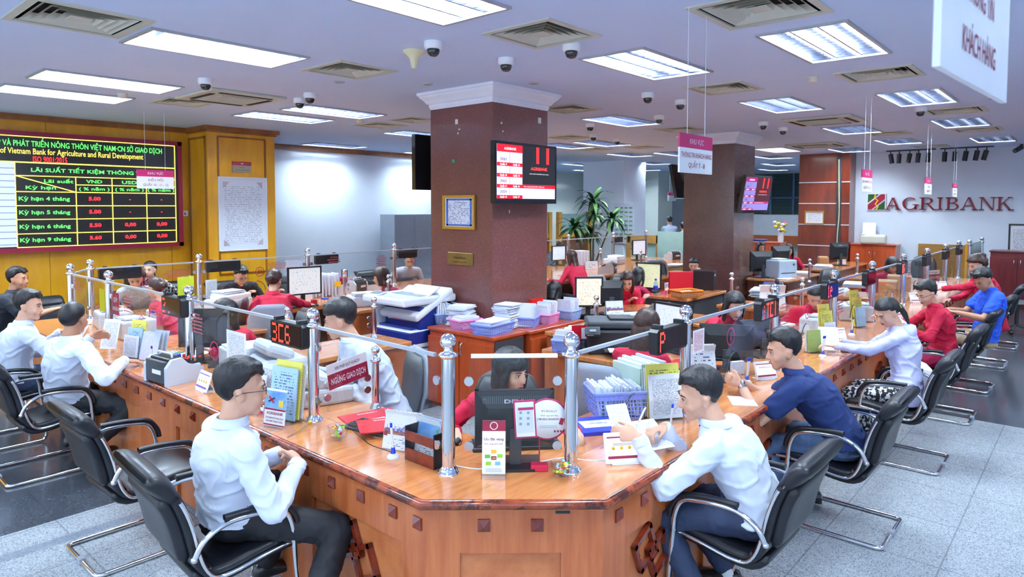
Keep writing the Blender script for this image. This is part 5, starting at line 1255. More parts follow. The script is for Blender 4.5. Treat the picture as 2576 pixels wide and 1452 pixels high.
b = MB(); b.box((0, -.0, .055), (.31, .013, .055), maroon); b.text('VIB', (0, -.008, .045), u0, (0, 0, 1), .02, whitep, None, 'C'); b.text('PHÒNG', (0, -.008, -.015), u0, (0, 0, 1), .016, ink, None, 'C'); b.text('KẾ TOÁN NGÂN QUỸ', (0, -.008, -.055), u0, (0, 0, 1), .016, ink, .22, 'C'); b.build('header', t)
t = thing('wall_switch', 'small white wall switch between the rate board and the timber pier', 'switch', (aty(466, 537, YW).x, YW - .008, aty(466, 537, YW).z)); b = MB(); b.box((0, 0, 0), (.085, .016, .085), whitep, bev=.005); b.build('plate', t); b = MB(); b.box((-.01, -.009, -.005), (.02, .006, .03), darkp); b.build('rocker', t)
# hanging area signs
def hang(x0, x1, y, z0, z1, l1, l2, l3, label, wires=True, th=.012, w=None, blurx=0, rz=0, rear=None):
    w = x1 - x0; t = thing('hanging_sign', label, 'sign', ((x0 + x1) / 2, y, z0), rz, 'hanging area signs'); h = z1 - z0
    b = MB(); b.box((0, 0, h * .32), (w, th, h * .64), whitep); b.build('white_panel', t)
    b = MB(); b.box((0, 0, h * .82), (w, th, h * .36), magenta); b.build('magenta_panel', t)
    b = MB(); yy = -th / 2 - .0005
    b.text(l1, (0, yy, h * .75), u0, (0, 0, 1), h * .14, whitep, w * .42, 'C', 0)
    b.text(l2, (0, yy, h * .40), u0, (0, 0, 1), h * .13, maroon, w * (.92 if len(l2) > 12 else .4), 'C', .005); b.text(l3, (0, yy, h * .14), u0, (0, 0, 1), h * .13, maroon, w * (.5 if len(l3) < 11 else .68), 'C', .005); b.build('lettering', t)
    for s in (-1, 1):
        b = MB(); b.tube([(s * w * .27, 0, h - .005), (s * w * .27, 0, CEIL - z0)], .0022, plain('white_cord', S(226, 228, 240), .6), 6); b.build('cord', t)
    return t
hang(3.66, 4.1, 1.9, 2.16, 2.395, 'KHU VỰC', 'THÔNG TIN KHÁCH HÀNG', 'QUẦY 7 - 8', 'hanging sign reading customer information, counters 7 to 8, magenta over white')
hang(3.27, 3.72, 9.19, 2.17, 2.41, 'KHU VỰC', 'KIỀU HỐI', 'QUẦY 10 - 11 - 12', 'hanging sign in front of the rate board, counters 10 to 12')
hang(8.0, 8.42, 1.98, 2.12, 2.36, 'KHU VỰC', 'SẢN PHẨM DỊCH VỤ', 'QUẦY 4 - 5 - 6', 'leftmost small hanging sign before the lettered wall')
hang(11.45, 11.95, 1.98, 2.14, 2.38, 'KHU VỰC', 'CHUYỂN TIỀN', 'QUẦY 3', 'middle small hanging sign above the wall letters')
hang(14.0, 14.45, 2.0, 2.13, 2.37, 'KHU VỰC', 'GIAO DỊCH', 'QUẦY 1', 'farthest faint hanging sign above the wall letters')
hang(17.3, 17.75, 9.3, 2.1, 2.34, 'KHU VỰC', 'GIAO DỊCH', 'QUẦY 20', 'distant hanging sign half hidden by the brown column')
hang(1.3, 1.86, .195, 2.19, 2.55, 'KHU VỰC', 'THÔNG TIN', 'KHÁCH HÀNG', 'blurred white hanging sign close to the camera at the top right', rz=R(-4))
# wall letters and emblem
def serif_text(b, s, o, X, Y, N, h, W, m, th):
    """wide serif capitals built as solid strokes"""
    t_, k, sf = .155, .07, .2
    def rect(x0, y0, x1, y1): return [(x0, y0), (x1, y0), (x1, y1), (x0, y1)]
    def sl(x0, x1, w0, y0=0, y1=1): return [(x0 - w0 / 2, y0), (x0 + w0 / 2, y0), (x1 + w0 / 2, y1), (x1 - w0 / 2, y1)]
    def arcs(cx, cy, rx, ry, a0, a1, w, wt, n=16):
        P = []; Q = []
        for i in range(n + 1):
            a = R(a0 + (a1 - a0) * i / n); c, s_ = cos(a), sin(a); ww = wt + (w - wt) * abs(c); P.append((cx + rx * c, cy + ry * s_)); Q.append((cx + (rx - ww) * c, cy + (ry - wt if abs(s_) > .99 else ry - wt - (0) * abs(c)) * s_))
        return [[P[i], P[i+1], Q[i+1], Q[i]] for i in range(n)]
    G = {'A': (1.05, [sl(.12, .5, k), sl(.9, .52, t_), rect(.28, .3, .74, .3 + k), rect(0, 0, .28, k), rect(.7, 0, 1.05, k)]),
         'G': (1.0, arcs(.5, .5, .5, .52, 45, 330, t_, k) + [rect(.8, .02, .8 + t_ * .9, .42), rect(.66, .38, 1.05, .38 + k)]),
         'R': (1.0, [rect(.12, 0, .12 + t_, 1), rect(0, 0, .4, k), rect(0, 1 - k, .5, 1), rect(.2, .48, .5, .48 + k), sl(.88, .5, t_, 0, .5), rect(.8, 0, 1.08, k)] + arcs(.48, .74, .34, .26, -90, 90, t_, k, 10)),
         'I': (.42, [rect(.13, 0, .13 + t_, 1), rect(0, 0, .42, k), rect(0, 1 - k, .42, 1)]),
         'B': (.9, [rect(.12, 0, .12 + t_, 1), rect(0, 0, .5, k), rect(0, 1 - k, .48, 1), rect(.2, .5, .5, .5 + k)] + arcs(.46, .77, .33, .23, -90, 90, t_, k, 10) + arcs(.48, .27, .4, .27, -90, 90, t_, k, 10)),
         'N': (1.1, [rect(.13, 0, .13 + k, 1), rect(.9, 0, .9 + k, 1), sl(.9, .2, t_), rect(0, 0, .33, k), rect(0, 1 - k, .3, 1), rect(.75, 1 - k, 1.1, 1)]),
         'K': (1.08, [rect(.12, 0, .12 + t_, 1), rect(0, 0, .4, k), rect(0, 1 - k, .4, 1), sl(.28, .85, k, .42, 1), sl(.9, .45, t_, 0, .6), rect(.72, 1 - k, 1.02, 1), rect(.76, 0, 1.12, k)])}
    tot = sum(G[c][0] for c in s) + .28 * (len(s) - 1); sx = W / tot; x = 0
    for c in s:
        w, parts = G[c]
        for p in parts: b.extr([((x + a) * sx, q * h) for a, q in p], o, X, Y, N, th, m)
        x += w + .28
uA, nA = V((0, -1, 0)), V((-1, 0, 0))
t = thing('wall_lettering', 'large maroon serif letters spelling the bank name on the white wall', 'lettering', (XA, 3.61, 1.885))
for i, ch in enumerate('AGRIBANK'):
    b = MB(); x = [0, .335, .655, .98, 1.13, 1.39, 1.71, 2.0][i]; w = [.3, .29, .3, .1, .24, .3, .28, .27][i]
    # letters stand off the wall on their own depth
    serif_text(b, ch, uA * x + nA * .02, uA, V((0, 0, 1)), nA, .262, w, plain('maroon_letter', S(132, 26, 44), .35), .03); b.build('letter', t)
t = thing('wall_emblem', 'square green and maroon emblem left of the big wall letters', 'emblem', (XA, 3.79, 2.055))
b = MB(); b.extr([(-.19, -.185), (.19, -.185), (.19, .185), (-.19, .185)], nA * .01, uA, (0, 0, 1), nA, .02, whitep); b.build('white_plate', t)
b = MB(); g_ = plain('emblem_green', S(36, 84, 40), .4); mr = plain('emblem_maroon', S(160, 26, 60), .4); yl = plain('emblem_yellow', S(236, 196, 30), .4); o = nA * .031; s = .17
b.extr([(-s, -.02), (-s, s), (.05, s)], o, uA, (0, 0, 1), nA, .004, g_); b.extr([(s, .03), (s, -s), (-.06, -s)], o, uA, (0, 0, 1), nA, .004, g_)
b.extr([(-s, -s), (-.09, -s), (s, .06), (s, s), (.09, s), (-s, -.06)], o, uA, (0, 0, 1), nA, .003, mr)
P = [(-.02, s), (-.035, .09), (.03, .03), (-.02, -.05), (.04, -.1), (-.0, -s)]
for (a, c), (a2, c2) in zip(P, P[1:]): b.extr([(a - .014, c), (a + .014, c), (a2 + .014, c2), (a2 - .014, c2)], o + nA * .004, uA, (0, 0, 1), nA, .003, yl)
b.build('emblem', t)
# televisions
def tv(c, u, n, w, h, label, content=None, tiltM=None):
    c, u, n = V(c), V(u).normalized(), V(n).normalized(); Z = V((0, 0, 1)); t = thing('wall_television', label, 'television', c, 0)
    Zt = (Z - n * Z.dot(n)).normalized(); b = MB(); hw, hh = w / 2, h / 2
    b.extr([(-hw, -hh), (hw, -hh), (hw, hh), (-hw, hh)], (0, 0, 0), u, Zt, -n, .055, plain('gloss_black', (.01, .01, .013), .12, coat=.4)); b.build('casing', t)
    b = MB(); f = .028; x0, x1, y0, y1 = -hw + f, hw - f, -hh + f + .02, hh - f
    def q(a0, b0, a1, b1, m, d): b.extr([(a0, b0), (a1, b0), (a1, b1), (a0, b1)], n * d, u, Zt, n, .0006, m)
    W, H = x1 - x0, y1 - y0
    if content:
        lw = emis('screen_lilac' + content, S(206, 200, 248) if content == 'a' else S(150, 140, 220), 1.0 if content == 'a' else .7); rd = emis('screen_red' + content, S(226, 16, 40) if content == 'a' else S(190, 30, 130), 1.1 if content == 'a' else .6); bk = emis('screen_dark' + content, S(36, 36, 44) if content == 'a' else S(90, 20, 36), .5); wt = emis('screen_white' + content, (1, 1, 1), 1.0)
        q(x0, y0, x1, y1, lw, .001); cx = x0 + W * .415; q(cx, y0 + H * .27, x1, y1, bk, .002); q(cx - .0, y0 + H * .2, x1, y0 + H * .27, rd, .003)
        q(x0, y1 - H * .14, cx, y1, rd, .003); b.text('AGRIBANK', n * .0045 + u * (x0 + W * .21) + Zt * (y1 - H * .1), u, Zt, H * .05, wt, W * .2, 'C', .01)
        for k, s in enumerate(('', '3059', '3065', '', '3061')):
            z = y0 + H * (.0 + .1995 * k) if k else y0
            z = y0 + (0, .225, .43, .625, .80)[k] * H - (.0 if k else 0)
        for z_, a_, c_ in ((0, 'Quầy 12', 'Quầy 17'), (.2, 'Quầy 11', 'Quầy 16'), (.4, 'Quầy 10', 'Quầy 15'), (.6, 'Quầy 9', 'Quầy 14')):
            q(x0, y0 + H * z_, cx, y0 + H * (z_ + .065), rd, .003)
            b.text(a_, n * .0045 + u * (x0 + W * .1) + Zt * (y0 + H * (z_ + .015)), u, Zt, H * .036, wt, W * .11, 'C', .02); b.text(c_, n * .0045 + u * (x0 + W * .31) + Zt * (y0 + H * (z_ + .015)), u, Zt, H * .036, wt, W * .11, 'C', .02)
        for z_, s in ((.1, '3059'), (.3, '3065'), (.7, '3061')): b.text(s, n * .0045 + u * (x0 + W * .1) + Zt * (y0 + H * z_), u, Zt, H * .055, ink, W * .1, 'C')
        q(x0 + W * .205, y0 + H * .065, x0 + W * .208, y1 - H * .14, plain('divider', S(150, 150, 190), .5), .0025)
        b.text('AGRIBANK', n * .0045 + u * (cx + W * .29) + Zt * (y0 + H * .55), u, Zt, H * .062, emis('screen_red_text' + content, (1, .05, .04), 1.6), W * .3, 'C', .01)
        b.text('MANG PHỒN THỊNH ĐẾN KHÁCH HÀNG', n * .0045 + u * (cx + W * .29) + Zt * (y0 + H * .47), u, Zt, H * .018, wt, W * .34, 'C'); b.text('Chào mừng Quý khách đến với Ngân hàng', n * .0045 + u * (cx + W * .02) + Zt * (y0 + H * .222), u, Zt, H * .024, wt, W * .36, 'L')
        for k in (.24, .42): q(cx + W * k, y0 + H * .68, cx + W * (k + .05), y1, emis('screen_red_glow' + content, (.9, .03, .03), 1.0), .003)
    else: q(x0, y0, x1, y1, plain('screen_off', (.02, .02, .026), .08), .001)
    b.build('screen', t)
    b = MB(); b.tube([(-n * .05)[:], (-n * .16)[:]], .03, blackp, 8); b.build('wall_bracket', t); return t
tv((5.18, 4.35, 2.28), u0, n0, .96, .6, 'wall television on the near column showing queue numbers', 'a')
tv((11.1, 4.33, 2.15), (.996, -.087, 0), (-.087, -.98, -.16), .96, .62, 'tilted television on the brown column with a magenta queue screen', 'b')
tv((5.27, 5.66, 2.43), (-1, 0, 0), (0, 1, 0), .96, .6, 'dark television edge sticking out left of the near column')
tv((11.12, 5.66, 2.38), (-1, 0, 0), (0, 1, -.2), .96, .6, 'dark tilted television behind the hanging information sign')
# certificate and brass plate on the near column
cb = plain('blue_guilloche_border', S(70, 110, 200), .5, var=.5, vs=120)
def cert_x(b, p, u, Z, hw, hh):
    for (a0, b0, a1, b1) in ((-.8, -.8, .8, -.7), (-.8, .7, .8, .8), (-.8, -.8, -.68, .8), (.68, -.8, .8, .8)):
        b.add([(p + u * hw * a + Z * hh * c)[:] for a, c in ((a0, b0), (a1, b0), (a1, b1), (a0, b1))], [(0, 1, 2, 3)], cb)
framed((4.845, 4.975, 1.89), uA, nA, .47, .35, gold, printed('certificate_text', S(226, 232, 246), S(130, 130, 150), 18, .5), 'gilt framed certificate on the left face of the near column', 'framed_certificate', 'certificate', .028, extra=cert_x)
framed((16.145, 4.96, 1.7), uA, nA, .42, .3, gold, print_w, 'small gilt framed certificate on the mahogany pier', 'framed_certificate', 'certificate', .025)
framed((XA - .001, 1.15, 1.24), uA, nA, .5, .75, blackp, print_w, 'large black framed certificate at the right edge above the maroon cabinet', 'framed_certificate', 'certificate', .03)
t = thing('brass_plate', 'polished brass name plate low on the near column', 'plaque', (4.843, 4.965, 1.41)); b = MB(); b.box((0, 0, 0), (.014, .37, .13), brass, bev=.005)
b.build('plate', t); b = MB(); b.text('TOÀN NGÀNH', (-.0085, 0, .0), uA, (0, 0, 1), .022, plain('engraved_dark', S(60, 50, 26), .5), .18, 'C', .01); b.text('THE BEST ACCOUNTING', (-.0085, 0, -.04), uA, (0, 0, 1), .014, plain('engraved_dark', S(60, 50, 26), .5), .2, 'C', .01); b.build('engraving', t)
# ------------------------------------------------------------------ visitor chairs
vc = visitor_chair('black visitor chair nearest the camera on the left, man in glasses on it', (1.1, 3.04, 0), R(-4))
for x, y, a, l in ((1.14, 4.14, 0, 'empty black visitor chair second from the front on the left'), (1.12, 5.86, 0, 'black visitor chair of the man with cropped hair'), (1.02, 6.78, 0, 'black visitor chair at far left under the man with a folded paper'),
                   (1.35, 9.1, -20, 'black visitor chair of the man in dark grey polo'), (2.25, 9.35, -80, 'black visitor chair right of the man in dark grey polo'),
                   (3.12, .96, 90, 'large black visitor chair at lower right, man reading papers on it'), (4.43, .88, 90, 'black visitor chair of the man in navy polo'), (5.88, .84, 90, 'black visitor chair of the woman in lavender hoodie'), (7.37, .84, 90, 'black visitor chair of the short-haired woman in red'), (8.72, .84, 88, 'black visitor chair of the man in bright blue shirt'), (10.15, .84, 90, 'black visitor chair of the curly-haired woman'), (11.6, .84, 90, 'empty black visitor chair near the far right end'),
                   (3.15, 9.3, -90, 'black visitor chair of the woman in a striped top'), (3.95, 9.9, -90, 'black visitor chair behind the facing woman at the back left'), (4.45, 9.4, -90, 'black visitor chair of the man in the suit'), (5.35, 9.35, -95, 'empty black chair beyond the back glass, left one of three'), (6.1, 9.3, -85, 'empty black chair beyond the back glass, middle one with a crimson bag'), (6.85, 9.2, -100, 'empty black chair beyond the back glass, right one of three')):
    dup(vc, (x, y, 0), R(a), l)
tc = teller_chair('grey swivel chair of the woman with a bun', (3.5, 6.35, 0), R(60))
for x, y, a, l in ((2.76, 3.6, 158, 'grey swivel chair of the teller in white shirt'), (3.68, 2.34, 8, 'grey swivel chair left of the black printer'), (7.95, 5.6, 70, 'grey swivel chair beyond the near column'), (8.0, 4.9, -135, 'swivel chair behind the fringed teller'), (10.25, 5.75, -150, 'swivel chair beside the teller on the phone'), (11.2, 6.2, 20, 'grey swivel chair just left of the brown column'), (3.14, 2.8, -138, 'swivel chair behind the corner teller'),
                   (5.95, 3.05, -110, 'swivel chair of the teller behind the pink figure 1'), (3.2, 5.6, 180, 'swivel chair of the long-haired teller at left'), (3.2, 6.9, 140, 'swivel chair of the teller behind figure 10'), (11.2, 3.0, -120, 'swivel chair of the teller behind the far right glass')):
    o = dup(tc, (x, y, 0), R(a), l)
    if 'corner teller' in l: o.scale = (1, 1, .86)
    if l.startswith('swivel'):
        for c in o.children:
            if c.name.startswith('back_shell'): c.data = c.data.copy(); c.data.materials[0] = plain('brown_chair_shell', S(70, 56, 54), .5)
wc = teller_chair('white-backed swivel chair in front of the red cabinet', (14.4, 3.3, 0), R(100), ltgrey)
bk = teller_chair('black swivel chair behind the far counter, before the tan board', (14.9, 2.6, 0), R(180), leather, group='black swivel chairs')
dup(bk, (12.95, .95, 0), R(100), 'black swivel chair on castors at the right edge'); dup(bk, (8.5, 2.9, 0), R(-100), 'black swivel chair behind the unlit display'); dup(bk, (9.2, 3.0, 0), R(-60), 'black swivel chair among the desks left of the woman teller')

# ------------------------------------------------------------------ inner desks and cabinets
def desk(x0, y0, x1, y1, label, m=topm, side=deskwood, h=DESK, drawers=None, panel='all'):
    t = thing('office_desk', label, 'desk', ((x0 + x1) / 2, (y0 + y1) / 2, 0), 0, 'inner office desks'); w, d = x1 - x0, y1 - y0
    b = MB(); b.box((0, 0, h - .02), (w, d, .04), m, bev=.008); b.build('desktop', t)
    for s in (-1, 1): b = MB(); b.box((s * (w / 2 - .03), 0, (h - .04) / 2), (.025, d - .04, h - .04), side); b.build('side_panel', t)
    b = MB(); b.box((0, -(d / 2 - .04), h * .56), (w - .09, .02, h * .78), side); b.build('modesty_panel', t)
    if drawers:
        q = MB(); q.box((drawers * (w / 2 - .3), 0, h * .6), (.38, d - .1, .5), greyp); q.build('drawer_unit', t)
        for k in range(3):
            f = MB(); f.box((drawers * (w / 2 - .3), -d / 2 + .01, h * .36 + k * .16), (.36, .012, .145), ltgrey); f.build('drawer_front', t)
    return t
desk(2.48, 4.56, 3.85, 5.12, 'wooden side desk behind the teller in white shirt')
desk(2.48, 6.05, 3.3, 6.42, 'narrow side desk by the teller behind figure 10')
desk(4.36, 2.22, 4.98, 3.5, 'wooden side desk under the black printer')
desk(6.35, 2.22, 6.95, 3.4, 'side desk behind the printed glass on the right'); desk(7.75, 2.22, 8.35, 3.5, 'side desk in front of the brown column'); desk(9.6, 2.22, 10.3, 3.3, 'side desk left of the woman teller at far right'); desk(12.1, 2.22, 12.9, 3.3, 'farthest side desk at the right end')
desk(4.55, 6.32, 5.16, 6.98, 'side desk carrying the cheque machine')
desk(5.0, 3.42, 5.95, 3.98, 'desk with papers just behind the black printer')
desk(6.2, 3.75, 7.2, 4.45, 'desk with two monitors and a calendar beyond the near column', side=darkp); desk(7.95, 3.98, 9.15, 4.62, 'desk with the orange basket and red folder', side=darkp)
desk(8.9, 5.5, 11.4, 5.95, 'long desk with the grey money counter beyond the near column', drawers=-1)
desk(11.0, 3.75, 12.6, 4.45, 'desk with the pale grey printer right of the brown column', side=darkdesk); desk(13.3, 3.72, 15.7, 4.3, 'desk with the dark monitor before the mahogany pier', side=darkdesk)
def cabinet(x0, y0, x1, y1, h, face, label, m=redcab, n=2, handles=True, name='low_cabinet', top=None, sidem=None, group='red wood cabinets'):
    cx, cy = (x0 + x1) / 2, (y0 + y1) / 2; t = thing(name, label, 'cabinet', (cx, cy, 0), 0, group); w, d = x1 - x0, y1 - y0
    b = MB(); b.box((0, 0, (h - .03) / 2 + .0), (w - .02, d - .02, h - .03), m); b.build('body', t); b = MB(); b.box((0, 0, h - .015), (w + .02, d + .02, .03), top or m, bev=.006); b.build('top', t)
    if face in 'XR':  # front towards -x / -y
        L = d if face == 'X' else w
        for k in range(n):
            a = -L / 2 + L * (k + .5) / n; f = MB()
            if face == 'X': f.box((-w / 2 - .002, a, h * .47), (.02, L / n - .012, h * .84), m)
            else: f.box((a, -d / 2 - .002, h * .47), (L / n - .012, .02, h * .84), m)
            o = f.build('door', t)
            if handles:
                s = (1 if k % 2 == 0 else -1); q = MB(); e = a + s * (L / n / 2 - .05)
                P = [(0, 0, -.06), (-.03, 0, -.04), (-.035, 0, 0), (-.03, 0, .04), (0, 0, .06)]
                if face == 'X': q.tube([(-w / 2 - .012 + p[0], e, h * .8 + p[2]) for p in P], .006, steel, 8)
                else: q.tube([(e, -d / 2 - .012 + p[0], h * .8 + p[2]) for p in P], .006, steel, 8)
                q.build('handle', o)
    return t
cb1 = cabinet(4.4, 4.08, 4.825, 4.96, .77, 'X', 'red wood cabinet against the left face of the near column')
b = MB(); b.box((.0, -.438, .37), (.4, .006, .7), darkp); b.build('dark_side_panel', cb1)
cabinet(4.86, 4.04, 5.72, 4.49, .77, 'R', 'red wood cabinet against the front face of the near column')
cabinet(16.1, 3.28, 16.55, 4.18, 1.14, 'X', 'tall red cabinet under the fax machine', group='tall red cabinets'); cabinet(16.1, 5.7, 16.5, 6.6, 1.1, 'X', 'red cabinet with the flower vase', group='tall red cabinets')
cabinet(15.85, .75, 16.35, 1.62, 1.11, 'X', 'dark maroon cabinet at the right edge', m=wood('maroon_cabinet_veneer', S(96, 30, 34), S(120, 44, 46), .3, .3, (3, 3, .4), 4), group='tall red cabinets')
t = thing('steel_locker', 'grey steel locker against the white wall left of the near column', 'locker', (9.75, 11.7, 0)); b = MB(); b.box((0, 0, .88), (1.1, .5, 1.76), greyp); b.build('body', t)
for s in (-1, 1):
    b = MB(); b.box((s * .27, -.255, .88), (.52, .012, 1.66), greyp); o = b.build('door', t); q = MB(); q.box((s * .06, -.27, 1.0), (.02, .02, .1), steel); q.build('handle', o)
# board behind the far end of the counter
b = MB(); b.box((XA - .03, 2.5, .78), (.04, .9, .76), wood('tan_board', S(150, 104, 46), S(170, 124, 60), .5, .1)); tag(b.build('pin_board'), 'tan board on the white wall below the emblem', 'board')

# ------------------------------------------------------------------ far end of the hall
POY = atx(1569, 560, 15.17).y
b = MB(); b.box((15.75, 10.1, CEIL / 2), (1.1, 1.3, CEIL), whitewall); struct(b, 'wall_white_pier')
b = MB(); b.box((21.2, 11.9, CEIL / 2), (1.0, .8, CEIL), greenwall); struct(b, 'wall_pale_pier')
def glazed(x0, x1, y, label):
    t = thing('glazed_partition', label, 'partition', ((x0 + x1) / 2, y, 0)); w = x1 - x0
    b = MB(); b.box((0, 0, 1.2), (w, .07, .1), ywood); b.box((-w / 2 + .05, 0, .9), (.12, .1, 1.8), ywood); b.box((w / 2 - .05, 0, .9), (.12, .1, 1.8), ywood); b.build('timber_frame', t)
    b = MB(); b.box((0, 0, .58), (w - .2, .05, 1.14), plain('brown_panel', S(110, 70, 40), .4)); b.build('lower_panel', t)
    b = MB(); b.box((0, 0, 1.5), (w - .2, .012, .5), frost); b.build('frosted_pane', t)
glazed(11.6, 13.3, 10.4, 'glazed timber partition with a small red number display, right of the near column'); glazed(13.6, 15.0, 10.4, 'glazed timber partition behind the potted plant')
display((12.55, 10.33, 1.68), (0, -1, 0), (1, 0, 0), 'TCI', 'tiny far red number display on the glazed partition', .3, .11, .62)
b = MB(); 
t = thing('specimen_poster', 'tall white poster with rows of small banknote pictures on the pier', 'poster', (15.18, POY, 0)); b.box((0, 0, 1.5), (.02, .62, 1.06), paper2); b.build('sheet', t)
b = MB(); gg = plain('tiny_green_print', S(110, 160, 130), .6)
for r in range(8):
    for c_ in range(4): b.box((-.012, -.21 + c_ * .14, 1.1 + r * .115), (.004, .1, .045), gg)
b.build('pictures', t)
t = thing('tan_counter', 'tan teller booth with an opening, distant, left of the brown column', 'counter', (14.6, 8.5, 0))
b = MB(); ta = wood('tan_booth', S(176, 128, 66), S(196, 148, 84), .4, .2)
b.box((0, -.42, .62), (.06, .12, 1.24), ta); b.box((0, .42, .62), (.06, .12, 1.24), ta); b.box((0, 0, 1.14), (.06, .9, .2), ta); b.box((0, 0, .3), (.05, .8, .6), ta); b.build('frame', t); b = MB(); b.box((.02, 0, .8), (.01, .72, .5), frost); b.build('window', t)
b = MB(); b.box((14.4, 7.55, .95), (.02, .9, .8), frost); b.box((14.4, 7.55, .28), (.04, .9, .55), ta); tag(b.build('frosted_booth_screen'), 'frosted glass booth screen just left of the brown column', 'screen')
# door and windows
def doorset(x, y, w, h, rz, n):
    b = MB(); b.T = Matrix.Translation((x, y, 0)) @ Matrix.Rotation(rz, 4, 'Z'); b.box((0, 0, h / 2), (w, .04, h), ltgrey)
    for s in (-1, 1): b.box((s * (w / 2 + .05), -.02, h / 2), (.1, .1, h), yedge)
    b.box((0, -.02, h + .05), (w + .2, .1, .1), yedge); b.box((w * .38, -.05, h * .47), (.03, .05, .14), steel); struct(b, n)
p = at(1698, 487, 2.36); doorset(24.35, 24.35 * p.y / p.x, .95, 2.36, pi/2, 'door_1')
b = MB(); b.box((24.4, 8.6, 2.38), (.04, 2.4, 1.44), plain('dark_blind_green', S(44, 66, 66), .5)); 
for k in range(30): b.box((24.36, 8.6, 1.7 + k * .048), (.02, 2.38, .03), plain('blind_slat', S(60, 84, 84), .5), ry=.5)
for y in (7.4, 8.2, 9.0, 9.8): b.box((24.34, y, 2.38), (.05, .07, 1.44), plain('blue_frame', S(70, 96, 140), .4))
b.box((24.34, 8.6, 2.25), (.05, 2.4, .06), plain('blue_frame', S(70, 96, 140), .4)); struct(b, 'window_1')
b = MB(); b.box((24.3, 8.7, 1.25), (.06, 2.6, .8), whitep); struct(b, 'trim_5'); b = MB(); b.box((24.28, 8.7, .74), (.08, 2.6, .34), plain('orange_dado', S(190, 92, 40), .4)); struct(b, 'trim_6')
b = MB(); p = atx(1618, 447, 20.2); b.box((20.15, p.y, p.z), (.03, .28, .26), blackp)
for k in range(4): b.box((20.13, p.y - .07 + (k % 2) * .14, p.z - .06 + (k // 2) * .12), (.01, .08, .07), plain('dark_speaker_grille', S(60, 60, 60), .7))
tag(b.build('wall_box'), 'small black four-square box high on the far pale wall', 'box')
# potted plant
def dracaena(x, y, label):
    t = thing('potted_plant', label, 'plant', (x, y, 0)); rr = random.Random(11)
    b = MB(); b.lathe([(.16, 0), (.22, .4), (.24, .42), (.22, .43), (.0, .42)], plain('glazed_pot', S(110, 60, 40), .3), 24); b.build('pot', t)
    heads = [((0, 0), (.05, .02, 2.02), 1.0), ((.03, .04), (.35, -.3, 1.62), .9), ((-.04, 0), (-.4, .25, 1.42), .95), ((0, .03), (.1, .15, 1.3), .8), ((0, 0), (-.12, -.1, 1.72), .7)]
    for (a, c), h, s in heads: b = MB(); b.tube([(a, c, .4), (a + h[0] * .4, c + h[1] * .4, h[2] * .55), h], .02, plain('cane_stem', S(96, 78, 52), .8), 8, rr=[.028, .022, .014]); b.build('stem', t)
    lg = plain('leaf_green', S(28, 78, 44), .4, var=.35, vs=8); lg2 = plain('leaf_light_green', S(104, 150, 84), .4, var=.3)
    for hi, (_, h, s) in enumerate(heads):
        for k in range(30):
            a = k * 2.4 + rr.uniform(-.2, .2); el = 1.25 - k * .055 + rr.uniform(-.1, .1); L = s * rr.uniform(.46, .62); w = .05 * s
            P = []; p = V(h); d = V((cos(a) * cos(el), sin(a) * cos(el), sin(el)))
            for q in range(7): P.append(p.copy()); p = p + d * L / 6; d = (d + V((0, 0, -.27 - .03 * q))).normalized()
            sdv = V((-sin(a), cos(a), 0)); vs = []
            for q, pp in enumerate(P):
                ww = w * (.5, .9, 1.1, 1, .8, .5, .05)[q]; vs += [(pp - sdv * ww)[:], (pp + V((0, 0, -.008)))[:], (pp + sdv * ww)[:]]
            fs = [(q * 3 + j, q * 3 + j + 1, q * 3 + 4 + j, q * 3 + 3 + j) for q in range(6) for j in (0, 1)]
            b = MB(); b.add(vs, fs, lg if k % 5 else lg2, True); b.build('leaf', t)
p = at(1492, 500, 2.2); k_ = 8.95 / at(1492, 600, .8).y
dracaena(at(1492, 600, .8).x * k_, 8.95, 'tall dracaena plant with arching leaves beyond the back glass')
# ------------------------------------------------------------------ desk things; local front is -Y, X to the right
def put(t, p, rz): t.location = p; t.rotation_euler = (0, 0, R(rz)); return t
def P_(px, py, z=DESK): q = at(px, py, z); return (q.x, q.y, z)
NOL = (0, 0, 0)
scr_doc = printed('screen_document', S(214, 224, 250), S(120, 130, 160), 26, .4)
def scrmat(key, col, e, ink=(.2, .25, .4), rows=26):
    m = printed(key, col, ink, rows, .4); b = m.node_tree.nodes['Principled BSDF']
    src = b.inputs['Base Color'].links[0].from_socket; m.node_tree.links.new(src, b.inputs['Emission Color']); sset(b, 'Emission Strength', e); return m
sc_on = scrmat('lit_document_screen', S(226, 230, 226), .35); sc_warm = scrmat('lit_warm_screen', S(236, 222, 196), .35, S(120, 120, 130)); sc_y = scrmat('lit_yellow_rows_screen', S(232, 236, 190), .35); sc_blue = scrmat('lit_pale_screen', S(214, 224, 244), .35, S(170, 180, 210)); sc_off = plain('dark_screen', (.02, .018, .016), .12)
ribm = plain('vent_rib_grey', (.11, .12, .14), .45)
